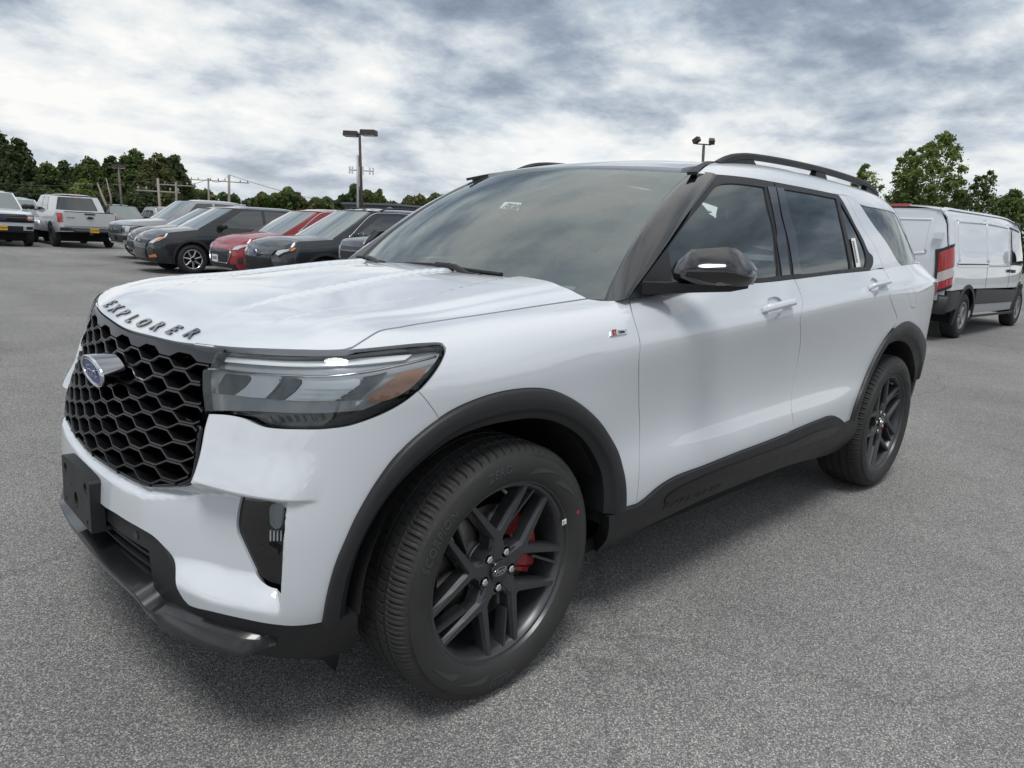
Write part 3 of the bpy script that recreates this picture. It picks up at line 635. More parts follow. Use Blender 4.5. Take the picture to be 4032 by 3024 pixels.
# glass and black frames of the side windows
glass_front = glassmat('side_glass', (.74, .86, .84), .18, ior=2.0, haze=.05); glass_priv = glassmat('privacy_glass', (.30, .32, .33), .78, ior=2.1); glass_ws = glassmat('windshield_glass', (.88, .96, .95), .02, ior=2.5, haze=.08)
panel('quarter_glass', GH, qg, glass_priv, suv, grid=.06, off=-.004, rim=0, mirror=True)
fgl = outline(g('G6', (905, 348), (800, 331), (650, 315), (580, 314)), g('G6', (580, 314), (520, 325), (460, 368), (430, 405)), np.vstack([g('G6', (430, 405), (240, 640), (70, 880)), g('C5', (525, 690))]), g('C5', (525, 690), (540, 790), (545, 905)), np.vstack([g('C5', (545, 905), (800, 885)), g('G3', (0, 615), (200, 592))]), np.vstack([g('G3', (200, 592), (190, 400), (145, 0)), g('G6', (930, 480), (905, 348))]), step=.012)
rgl = outline(g('G6', (1076, 366), (1300, 402), (1530, 448)), np.vstack([g('G6', (1530, 448), (1570, 620)), g('G3', (1050, 200), (1100, 503))]), g('G3', (1100, 503), (800, 535), (487, 571)), np.vstack([g('G3', (487, 571), (460, 330), (405, 0)), g('G6', (1140, 620), (1076, 366))]), step=.012)
rsm = outline(np.vstack([g('G6', (1562, 470), (1600, 640)), g('G3', (1090, 200), (1130, 497))]), g('G3', (1130, 497), (1285, 482)), np.vstack([g('G3', (1285, 482), (1300, 400), (1285, 290), (1160, 0)), g('G6', (1660, 640), (1562, 470))]), step=.012)
fr_o = outline(g('G6', (478, 242), (700, 262), (985, 306)), np.vstack([g('G6', (985, 306), (1040, 560)), g('G3', (300, 60), (345, 400), (372, 582), (400, 622))]), np.vstack([g('G3', (400, 628), (200, 650), (0, 672)), g('C5', (900, 900), (620, 925), (420, 975))]), np.vstack([g('C5', (420, 975), (330, 978), (268, 990))]), np.vstack([g('C5', (268, 990), (480, 720), (640, 490)), g('G6', (300, 480), (478, 242))]), step=.012)
panel('front_door_frame', GH, fr_o, trim_black, fd[0], holes=[fgl], grid=.03, gap=.001, rim=.015)
_m = panel('front_door_frame', GH, fr_o, trim_black, None, holes=[fgl], grid=.03, gap=.001, rim=.015, mirror=True); bpy.data.objects.remove(_m[0]); _m[1].parent = fd[1]
rr_o = outline(g('G6', (993, 309), (1250, 356), (1545, 414)), np.vstack([cfr]), g('G3', (1345, 522), (900, 568), (400, 628)), np.vstack([g('G3', (400, 622), (372, 582), (345, 400), (300, 60)), g('G6', (1042, 560), (993, 309))]), step=.012)
def pair(fn, name, parents, *a, **k):
    r = panel(name, *a[:2], a[2], None, mirror=True, **k)
    for o, p in zip(r, parents): o.parent = p
    return r
pair(panel, 'rear_door_frame', rd, GH, rr_o, trim_black, holes=[rgl, rsm], grid=.03, gap=.001, rim=.015)
pair(panel, 'window', fd, GH, fgl, glass_front, grid=.05, off=-.005, rim=0)
pair(panel, 'window', rd, GH, rgl, glass_priv, grid=.05, off=-.005, rim=0)
pair(panel, 'window', rd, GH, rsm, glass_priv, grid=.05, off=-.005, rim=0)
bpf = outline(np.vstack([g('G6', (925, 342), (960, 480), (1010, 760)), g('G3', (180, 180), (240, 588))]), g('G3', (240, 588), (345, 578)), np.vstack([g('G3', (345, 578), (320, 400), (280, 60)), g('G6', (1040, 590), (998, 347))]), g('G6', (998, 347), (925, 342)), step=.015)
bpr = outline(np.vstack([g('G6', (1004, 352), (1060, 620)), g('G3', (330, 200), (385, 575))]), g('G3', (385, 575), (480, 565)), np.vstack([g('G3', (480, 565), (450, 330), (395, 0)), g('G6', (1130, 620), (1068, 358))]), g('G6', (1068, 358), (1004, 352)), step=.015)
pair(panel, 'pillar_cover', fd, GH, bpf, gloss_black, grid=.04, off=.004, rim=.006, gap=.001)
pair(panel, 'pillar_cover', rd, GH, bpr, gloss_black, grid=.04, off=.004, rim=.006, gap=.001)
for side_, par in ((1, fd[0]), (-1, fd[1])): pass
# ---- windscreen, roof
ws_poly = outline([(-1, -.06), (1, -.06)], [(1, -.06), (1, .5), (1, 1)], [(1, 1), (0, 1), (-1, 1)], [(-1, 1), (-1, .5), (-1, -.06)], step=.03)
panel('windshield', WS, ws_poly, glass_ws, suv, grid=.06, rim=0)
frit_in = outline([(-.80, .165), (-.4, .145), (0, .14), (.4, .145), (.80, .165)], [(.80, .165), (.86, .19), (.875, .26)], [(.875, .26), (.88, .6), (.885, .80)], [(.885, .80), (.875, .90), (.82, .935)], [(.82, .935), (.4, .94), (.30, .94), (.22, .79), (.10, .745), (-.10, .745), (-.22, .79), (-.30, .94), (-.4, .94), (-.82, .935)], [(-.82, .935), (-.875, .90), (-.885, .80)], [(-.885, .80), (-.88, .6), (-.875, .26)], [(-.875, .26), (-.86, .19), (-.80, .165)], step=.03)
frit = mat('glass_frit', (.035, .037, .04), .40)
panel('windshield_border', WS, ws_poly, frit, suv, holes=[frit_in], grid=.05, off=-.006, rim=0)
_s = np.linspace(-1, 1, 41); _rf = WS.P(_s, np.ones(41)); 
_ry = np.clip(_rf[:, 1]/.645*.60, -.6, .6)
_rx = np.linspace(_rf[-1, 0], 3.72, 60)[1:]; _re = .60*np.minimum(1, _tp(_rx)+.02); _ye = np.linspace(_re[-1], -_re[-1], 30)[1:]
rf = np.vstack([np.c_[_rf[:, 0]+.002, _ry], np.c_[_rx, _re], np.c_[3.72+.08*(1-(_ye/_re[-1])**2), _ye], np.c_[_rx[::-1], -_re[::-1]][1:]])
panel('roof', ROOF, rf, paint, suv, grid=.05, rim=.03)
# a pillars: outer skin between the windscreen edge and the door frame
for sgn, nm in ((-1, 'near'), (1, 'far')):
    L_ = WS.P(np.full(30, -1.) , np.linspace(-.05, 1.0, 30)); rr = g('C4', (1520, 818), (1560, 765), (1650, 640), (1800, 420), (1900, 285), (1978, 182)); rr = smooth_poly(rr, .005); R_ = GH.P(rr[:, 0], rr[:, 1])
    R_ = R_[np.linspace(0, len(R_)-1, 30).astype(int)]
    rows = []
    for k in range(30):
        a, b = L_[k].copy(), R_[k].copy(); out = np.array([-.35, -.8, .3]); out /= np.linalg.norm(out); r = []
        for t, h in ((0, -.015), (0, .006), (.06, .012), (.35, .024), (.7, .022), (.95, .010), (1, .004), (1, -.015)):
            r.append((a+(b-a)*t+out*h)*[1, -sgn*-1 if sgn < 0 else -1, 1] if False else ((a+(b-a)*t+out*h)*np.array([1, 1 if sgn < 0 else -1, 1])))
        rows.append(r)
    B = MB(); B.grid(rows, 0, True); B.build('windshield_pillar', gloss_black, suv)
# ================================================================== the white SUV: nose details
def sym_poly(path_lo, path_hi):
    """closed symmetric outline from two near-side polylines that both start at u=0"""
    a = np.asarray(path_lo); b = np.asarray(path_hi)
    return np.vstack([a[::-1][:-1]*[-1, 1], a, b[::-1], (b*[-1, 1])[1:]])
# ---- grille
_gt = smooth_poly(hood_fr, .02); _gt = _gt[_gt[:, 0] < .60]+[0, -.006]
_gside = np.vstack([_gt[-1:], tr(WRAP, 'F6', (262, 345), (240, 392), (186, 425), (180, 560), (186, 660), (196, 745)), grille_side])
_gbot = cut0(grille_bot[::-1])
_go = np.vstack([_gt, smooth_poly(_gside, .015), smooth_poly(_gbot[::-1], .015)])
grille_poly = np.vstack([_go, (_go*[-1, 1])[1:-1][::-1]])
grille = panel('grille', WRAP, inset(grille_poly, -.012), void_black, suv, grid=.05, off=-.075, rim=0)
grille['label'] = 'black honeycomb grille'
silver_edge = mat('grille_gloss', (.006, .006, .007), .32, coat=.25, coat_rough=.08, spec=.4)
hp_ = tr(WRAP, 'F4', (895, 718), (1205, 818), (1650, 908), (1385, 932), (1880, 1025), (1020, 832))
PER = .5*(hp_[2, 0]-hp_[0, 0])
PH = hp_[1, 0]; z_hi = hp_[:3, 1].mean(); z_lo = hp_[3:, 1].mean(); DZ = .0243
print("GRILLE", hp_.round(3).tolist(), PER, PH, z_hi, z_lo)
PER = .2105; DZ = .0240; PH = 0.0
def wave(u, k):
    t = ((np.abs(u)-PH)/PER+.5*k) % 1.0; t = np.where(t > .5, 1-t, t)*2     # 0 at the crest, 1 at the trough
    return 1-np.clip((t-.30)/.40, 0, 1)                                   # 1 = high flat
_gin = inset(grille_poly, .004)
def gtop(u): return np.interp(np.abs(u), _gt[:, 0], _gt[:, 1])
Z0 = .984
us_ = np.arange(-.66, .6601, .005)
def zline(u, k): return Z0+.011*(np.abs(u)/.42)**2-k*DZ+.0178*wave(u, k)
for k in range(1, 15):
    zz = zline(us_, k); ok = inside_poly(_gin, np.c_[us_, zz]) & (zz < gtop(us_)-.004)
    idx = np.where(ok)[0]
    if len(idx) < 6: continue
    runs = np.split(idx, np.where(np.diff(idx) > 1)[0]+1)
    for rn in runs:
        B = MB()
        if len(rn) < 9: continue
        u, z = us_[rn], zz[rn]; P = {}
        for nm, dv, of in (('a', .0040, .0), ('b', .0022, .006), ('c', -.0022, .006), ('d', -.0040, .0), ('e', -.0014, -.060), ('f', .0014, -.060)):
            P[nm] = WRAP.O(u, z+dv+(.010 if of < -.01 else 0), of-.010)
        rows = [[P[c][i] for c in 'abcdef'] for i in range(len(rn))]
        B.grid(rows, 0, False, closev=True); B.build('grille_bar', silver_edge, grille)
_hu = np.arange(0, .585, .006); _hl = np.minimum(zline(_hu, 0)+.0, gtop(_hu)-.006)
hdr = sym_poly(np.c_[_hu, _hl], np.c_[_hu, gtop(_hu)])
panel('grille_header', WRAP, hdr, silver_edge, grille, grid=.03, off=-.003, rim=.03)
_fp = np.vstack([smooth_poly(grille_side, .012), smooth_poly(_gbot[::-1], .012)[1:]]); _fp = inset(np.vstack([_fp, [(0, .9), (.3, .95)]]), .005)[:len(_fp)]; _fp = _fp[2:]
_fp = _fp[_fp[:, 0] > .003]
strip('grille_frame', WRAP, np.vstack([_fp, (_fp*[-1, 1])[::-1]]), .009, .006, silver_edge, grille, base=-.014)
# emblem on its barrel
emb = empty('emblem', (0, 0, 0)); emb.parent = suv
def oval(a, b, x, n=48): return [(x, a*cos(2*pi*i/n), b*sin(2*pi*i/n)) for i in range(n)]
EC = Vector((-.798, 0, .905)); tilt = Matrix.Rotation(radians(-9), 3, 'Y')
def emb_ring(prof):
    return [[EC+tilt @ Vector(q) for q in oval(a, b, x)] for a, b, x in prof]
B = MB(); B.grid(emb_ring([(.098, .039, .066), (.108, .0455, .02), (.110, .047, .004)]), 0, True, closev=True); B.build('barrel', mat('smoked_chrome', (.30, .31, .33), .12, 1.), emb)
B = MB(); B.grid(emb_ring([(.110, .047, .004), (.1095, .0468, -.003), (.107, .0445, -.004), (.104, .0425, .0)]), 0, True, closev=True); B.build('rim', chrome, emb)
ford_blue = mat('emblem_blue', (.012, .045, .24), .35, coat=.2)
B = MB(); r0 = emb_ring([(.104, .0425, .0)])[0]; B.add([EC+tilt @ Vector((-.0015, 0, 0))]+r0, [(0, i+1, (i+1) % 48+1) for i in range(48)], 0, True); B.build('blue_field', ford_blue, emb)
B = MB(); B.grid(emb_ring([(.098, .0385, -.001), (.0975, .038, -.0035), (.0955, .0365, -.0035), (.095, .036, -.001)]), 0, True, closev=True); B.build('inner_ring', chrome, emb)
vs, fs = text_mesh('Ford', .048, .35, .002, .0)
B = MB(); B.add([EC+tilt @ Vector((-.003-z, -x*1.05, y)) for x, y, z in vs], fs); B.build('lettering', chrome, emb)
# ---- headlights
lens = glassmat('lamp_lens', (.93, .95, .96), .05, ior=1.5); lamp_grey = mat('lamp_bezel', (.42, .43, .45), .25, coat=.3); lamp_silver = mat('lamp_reflector', (.95, .96, .97), .2, .0, coat=.5)
lamp_white = mat('light_guide', (.92, .94, .96), .25, coat=.6); amber = mat('amber_reflector', (.52, .25, .15), .3, coat=.5, bump=(260, .5, .002)); lamp_black = mat('lamp_black', (.008, .008, .009), .25, coat=.6)
hl_poly = outline(hl_top, hl_tip, hl_out, hl_in[:4], hl_in[3:], step=.012)
hl = panel('headlight', WRAP, hl_poly, lamp_black, suv, grid=.03, off=-.050, rimfn=lambda a, b, n, s: n*.046, rim=1, mirror=True)
def hpart(nm, m_, poly, off, grid=.02, rim=.006): return pair(panel, nm, hl, WRAP, poly, m_, grid=grid, off=off, rim=rim)
def F6(*p, off=0.): return tr(WRAP, 'F6', *p, off=off)
hpart('bezel', lamp_grey, outline(F6((312, 272), (600, 291), (900, 307), (1180, 311), (1480, 286), (1900, 240), (2078, 224), off=-.03), F6((2078, 224), (2068, 300), (1992, 410), (1832, 535), (1630, 660), (1465, 732), off=-.03), F6((1465, 732), (1200, 754), (900, 756), (600, 742), (225, 732), off=-.03), F6((225, 728), (208, 560), (208, 440), (262, 398), (318, 282), off=-.03), step=.015), -.03)
hpart('light_guide', lamp_white, outline(F6((370, 312), (450, 318), (700, 330), (1000, 338), (1300, 332), (1600, 310), (1855, 292), off=-.022), F6((1855, 292), (1800, 335), off=-.022), F6((1800, 335), (1500, 368), (1100, 388), (800, 384), (600, 372), (372, 352), off=-.022), F6((372, 352), (370, 312), off=-.022), step=.012), -.022, rim=.008)
_pl = F6((208, 402), (400, 420), (600, 440), (800, 455), (1000, 464), (1150, 466), (1300, 455), (1500, 425), (1700, 385), (1900, 340), (2050, 300), off=-.006)
for o_, p_ in zip(strip('chrome_line', WRAP, smooth_poly(_pl, .015), .006, .004, chrome, None, mirror=True, base=-.012), hl): o_.parent = p_
def module(nm, pts, off=-.018): return hpart(nm, lamp_silver, outline(*[F6(*s_, off=off) for s_ in pts], step=.01), off, rim=.02)
module('projector', [[(575, 462), (680, 464), (760, 468)], [(760, 468), (800, 485), (805, 512)], [(805, 512), (750, 580), (690, 640)], [(690, 640), (570, 632), (450, 616)], [(450, 616), (540, 550), (580, 500)], [(580, 500), (585, 480), (575, 462)]])
module('projector', [[(955, 478), (1200, 484), (1400, 482)], [(1400, 482), (1445, 495), (1440, 530)], [(1440, 530), (1340, 600), (1240, 660)], [(1240, 660), (1050, 662), (845, 655)], [(845, 655), (930, 590), (985, 525)], [(985, 525), (985, 495), (955, 478)]])
lamp_dark = mat('lamp_dark_facet', (.10, .105, .115), .2, coat=.6)
for pts_ in ([[(380, 445), (480, 455), (560, 460)], [(560, 460), (575, 480), (570, 505)], [(570, 505), (500, 570), (440, 614)], [(440, 614), (340, 606), (262, 596)], [(262, 596), (330, 520), (380, 445)]], [[(815, 470), (880, 474), (940, 478)], [(940, 478), (972, 495), (972, 525)], [(972, 525), (920, 585), (835, 652)], [(835, 652), (770, 650), (705, 642)], [(705, 642), (770, 575), (820, 512)], [(820, 512), (825, 490), (815, 470)]], [[(1470, 470), (1560, 455), (1660, 430)], [(1660, 430), (1560, 540), (1440, 650)], [(1440, 650), (1340, 660), (1256, 662)], [(1256, 662), (1360, 590), (1452, 530)], [(1452, 530), (1465, 500), (1470, 470)]]):
    hpart('bezel_facet', lamp_dark, outline(*[F6(*s_, off=-.024) for s_ in pts_], step=.012), -.024, rim=.006)
for i_ in range(3):
    y_ = 560+i_*38
    hpart('louvre', lamp_white, outline(F6((1010-i_*40, y_), (1400-i_*50, y_+2), off=-.010), F6((1400-i_*50, y_+2), (1390-i_*50, y_+10), off=-.010), F6((1390-i_*50, y_+10), (1000-i_*40, y_+8), off=-.010), F6((1000-i_*40, y_+8), (1010-i_*40, y_), off=-.010), step=.02), -.010, rim=.01)
hpart('turn_reflector', amber, outline(F6((1482, 655), (1560, 590), (1680, 500), (1765, 440), off=-.014), F6((1765, 440), (1860, 415), (1972, 402), off=-.014), F6((1972, 402), (1945, 455), (1840, 560), (1740, 625), (1640, 662), off=-.014), F6((1640, 662), (1560, 668), (1482, 655), off=-.014), step=.012), -.014)
hpart('lens', lens, inset(hl_poly, .006), -.001, grid=.03, rim=0)
for i_ in range(9):
    x0 = 690+i_*66; hpart('lower_rib', mat('rib_grey', (.10, .10, .105), .4), outline(F6((x0, 772), (x0+28, 774), off=-.02), F6((x0+28, 774), (x0+60, 826), off=-.02), F6((x0+60, 826), (x0+34, 828), off=-.02), F6((x0+34, 828), (x0, 772), off=-.02), step=.02), -.02, rim=.01) if x0 < 1150 else None
# ---- fog lamp bay
bay = panel('fog_lamp_bay', WRAP, inset(fog, -.003), gloss_black, suv, grid=.012, off=-.066, rim=0, mirror=True)
def fpart(nm, m_, poly, off, rim=.02, grid=.015): return pair(panel, nm, bay, WRAP, poly, m_, grid=grid, off=off, rim=rim)
def C2(*p, off=0.): return tr(WRAP, 'C2', *p, off=off)
_fg = C2((1385, 448), (1420, 452), (1444, 475), (1440, 560), (1430, 595), (1400, 600), (1372, 575), (1366, 520), (1370, 465), (1385, 448), off=-.05)
fpart('fog_lamp', lamp_silver, outline(_fg, step=.008), -.06, rim=.0)
fpart('fog_lens', glassmat('fog_lens', (.7, .72, .74), .2), outline(_fg, step=.008), -.046, rim=.03)
for i_ in range(4):
    x0 = 1362+i_*22; fpart('rib', lamp_grey, outline(C2((x0, 615), (x0+9, 615), off=-.055), C2((x0+9, 615), (x0+8, 680), off=-.055), C2((x0+8, 680), (x0, 680), off=-.055), C2((x0, 680), (x0, 615), off=-.055), step=.01), -.055, rim=.02)
fpart('fin', gloss_black, outline(C2((1255, 733), (1300, 716), (1352, 700), off=-.052), C2((1352, 700), (1414, 735), off=-.052), C2((1414, 735), (1414, 770), off=-.052), C2((1414, 770), (1330, 757), (1255, 733), off=-.052), step=.01), -.052, rim=.02)
# ---- lower valance, intake, splitter
_vend = C2((1685, 1185), (1800, 1160), (1912, 1130)); _vs = C2((1912, 1130), (1910, 1230), (1900, 1330)); _vb = C2((1900, 1330), (1860, 1372), (1700, 1410), (1430, 1420), (1300, 1400))
_bb = smooth_poly(cut0(bump_bot[::-1]), .012)
_vbot = np.vstack([[(0, .335), (.3, .33), (.55, .31), (.7, .292)], _vb[::-1]])
val = np.vstack([_bb, smooth_poly(_vend, .012)[1:], smooth_poly(_vs, .012)[1:], smooth_poly(_vbot, .012)[::-1]])
val = np.vstack([val, (val*[-1, 1])[1:-1][::-1]])
_ot = tr(WRAP, 'G5', (700, 425), (850, 530), (1000, 622)); _os = tr(WRAP, 'G5', (1000, 622), (1020, 780), (1050, 960), (1058, 1080))
_ot = np.vstack([[(0, _ot[0, 1]+.004)], _ot]); op_lo = np.array([(0, .365), (.2, .362), (_os[-1, 0]-.03, .352)])
_oh = np.vstack([smooth_poly(_ot, .02), smooth_poly(_os, .02)[1:], smooth_poly(op_lo, .02)[::-1]])
opening = np.vstack([_oh, (_oh*[-1, 1])[1:-1][::-1]])
valance = panel('lower_bumper', WRAP, val, trim_black, suv, holes=[opening], grid=.02, gap=.0008, off=lambda u, v: -.016+.012*sstep(np.abs(u), .5, .8), rim=.05)
panel('intake_backing', WRAP, inset(opening, -.02), void_black, valance, grid=.06, off=-.11, rim=0)
for i_, zz in enumerate((.395, .43, .468)):
    uu = np.linspace(-.56, .56, 50); ok = inside_poly(opening, np.c_[uu, np.full(50, zz)]); uu = uu[ok]
    B = MB(); B.grid([[WRAP.O([u], [zz+dz], of)[0] for dz, of in ((.006, -.03), (.006, -.026), (-.004, -.026), (-.006, -.03), (.004, -.09), (.010, -.09))] for u in uu], 0, False, closev=True); B.build('slat', trim_black, valance)
SO = .03
_sp1 = tr(WRAP, 'G5', (140, 122), (250, 330), (480, 640), (700, 868), (970, 1098), off=SO)
_sp2 = tr(WRAP, 'G5', (1000, 1150), (1030, 1240), off=SO); _sp3 = np.vstack([tr(WRAP, 'G5', (1100, 1262), (1400, 1385), (1700, 1500), off=SO), C2((1100, 1280), (1300, 1338), (1368, 1372), off=SO)])
_spt = np.vstack([smooth_poly(cut0(_sp1), .015), _sp2, smooth_poly(_sp3, .015)])
_spb = np.vstack([tr(WRAP, 'G5', (250, 380), (480, 690), (700, 925), (960, 1170), off=SO)]); _spb2 = np.vstack([tr(WRAP, 'G5', (990, 1285), (1080, 1350), (1400, 1515), (1700, 1630), off=SO), C2((1100, 1375), (1240, 1393), (1340, 1392), (1368, 1378), off=SO)])
_spb = np.vstack([smooth_poly(cut0(_spb), .015), smooth_poly(_spb2, .015)])
_su = np.linspace(-.91, .91, 191)
_pt = smooth_poly([(0, .414), (.2, .396), (.38, .386), (.415, .380), (.44, .356), (.465, .348), (.53, .357), (.65, .369), (.78, .373), (.86, .366), (.92, .350)], .01); _pb = smooth_poly([(0, .380), (.2, .367), (.38, .354), (.415, .344), (.44, .320), (.47, .312), (.56, .321), (.69, .331), (.80, .334), (.92, .347)], .01)
_svt = np.interp(np.abs(_su), _pt[:, 0], _pt[:, 1]); _svb = np.interp(np.abs(_su), _pb[:, 0], _pb[:, 1])
_w = sstep(np.abs(_su), .47, .54); _f = 1-.85*sstep(np.abs(_su), .80, .93)
cols = [WRAP.O(_su, _svt+.004, (-.03+0*_su)), WRAP.O(_su, _svt, (SO-.016*_w)*_f), WRAP.O(_su, _svt-.004, (SO+.003-.012*_w)*_f), WRAP.O(_su, np.minimum(_svb+.003, _svt-.006), (SO+.012*_w)*_f), WRAP.O(_su, np.minimum(_svb, _svt-.010), (SO-.004+.010*_w)*_f), WRAP.O(_su, np.minimum(_svb, _svt-.010), -.05+0*_su)]
B = MB(); B.grid([[c[i] for c in cols] for i in range(len(_su))], 0, True); o_ = B.build('front_splitter', mat('splitter_gloss', (.008, .008, .009), .30, coat=.45, coat_rough=.08), suv); o_.modifiers.new('edge', 'EDGE_SPLIT').split_angle = radians(40)
flap = outline(C2((1430, 1425), (1720, 1412), (1825, 1385)), C2((1825, 1385), (1815, 1480), (1795, 1555)), C2((1795, 1555), (1740, 1500), (1725, 1485)), C2((1725, 1485), (1600, 1460), (1430, 1425)), step=.02)
panel('air_deflector', WRAP, flap, trim_black, suv, grid=.02, off=-.03, rim=.01, mirror=True)
for c_, q_ in (('C2', (1342, 1298)), ('G5', (865, 455))):
    s_ = tr(WRAP, c_, q_)[0]; o_ = lambda u, v: -.016+.012*sstep(np.abs(u), .5, .8)
    n_ = 20
    for rr_, nm_ in ((.0125, 'parking_sensor'),):
        pp = np.array([(s_[0]+rr_*cos(2*pi*i/n_), s_[1]+rr_*sin(2*pi*i/n_)) for i in range(n_)])
        panel(nm_, WRAP, pp, mat('sensor_grey', (.035, .036, .038), .4), valance, grid=.01, off=lambda u, v: o_(u, v)+.0025, rim=.006, mirror=True)
# ---- number-plate bracket
PLX = -.866
PLS = Surf(lambda a, b: np.c_[a*0+PLX+.02*(b-.54), a, b], (-.2, .2, .4, .7), lambda P: P*0+[0, 0, .5])
pl = outline([(-.16, .462), (.16, .462)], [(.16, .462), (.158, .61)], [(.158, .61), (.15, .618), (-.15, .618), (-.158, .61)], [(-.158, .61), (-.16, .462)], step=.02)
def circle(cx, cy, r, n=24, ry=None): return np.array([(cx+r*cos(2*pi*i/n), cy+(ry or r)*sin(2*pi*i/n)) for i in range(n)])
panel('plate_bracket', PLS, pl, trim_black, suv, holes=[circle(-.113, .585, .017), circle(.113, .585, .017), circle(0, .515, .022, ry=.026), circle(-.06, .545, .004), circle(.06, .545, .004), circle(-.12, .482, .008), circle(.12, .482, .008)], grid=.02, rim=.038)
B = MB(); B.box((PLX+.03, 0, .54), (.004, .31, .15)); B.box((PLX+.036, -.135, .468), (.05, .05, .012)); B.build('bracket_back', trim_black, suv)
# ---- hood lettering
def letters(txt, S, y0, y1, vfn, size, m_, parent, depth=.004, shear=.18, names='letter', squash=1.0):
    n = len(txt)
    for i, ch in enumerate(txt):
        yc = y0+(y1-y0)*i/(n-1); vs, fs = text_mesh(ch, size, 0, depth, size*.042); B = MB()
        P = np.array(vs); a = yc+P[:, 0]; 
        B.add(vfn(yc, P), fs); B.build(names, m_, parent)
_hoodz = {}
def hood_letter(yc, P):
    # letters lean back along the sloping nose of the bonnet
    xe = np.interp(-abs(yc), _near[::-1][:, 1][np.argsort(_near[::-1][:, 1])], _near[::-1][:, 0][np.argsort(_near[::-1][:, 1])])
    y = yc-P[:, 0]*1.6-P[:, 1]*.25
    x = xe+.034+P[:, 1]*.95
    Q = HOOD.P(x, y); N = HOOD.N(x, y); return Q+N*(P[:, 2]+.003)[:, None]
letters('EXPLORER', HOOD, .38, -.38, hood_letter, .050, gloss_black, suv)
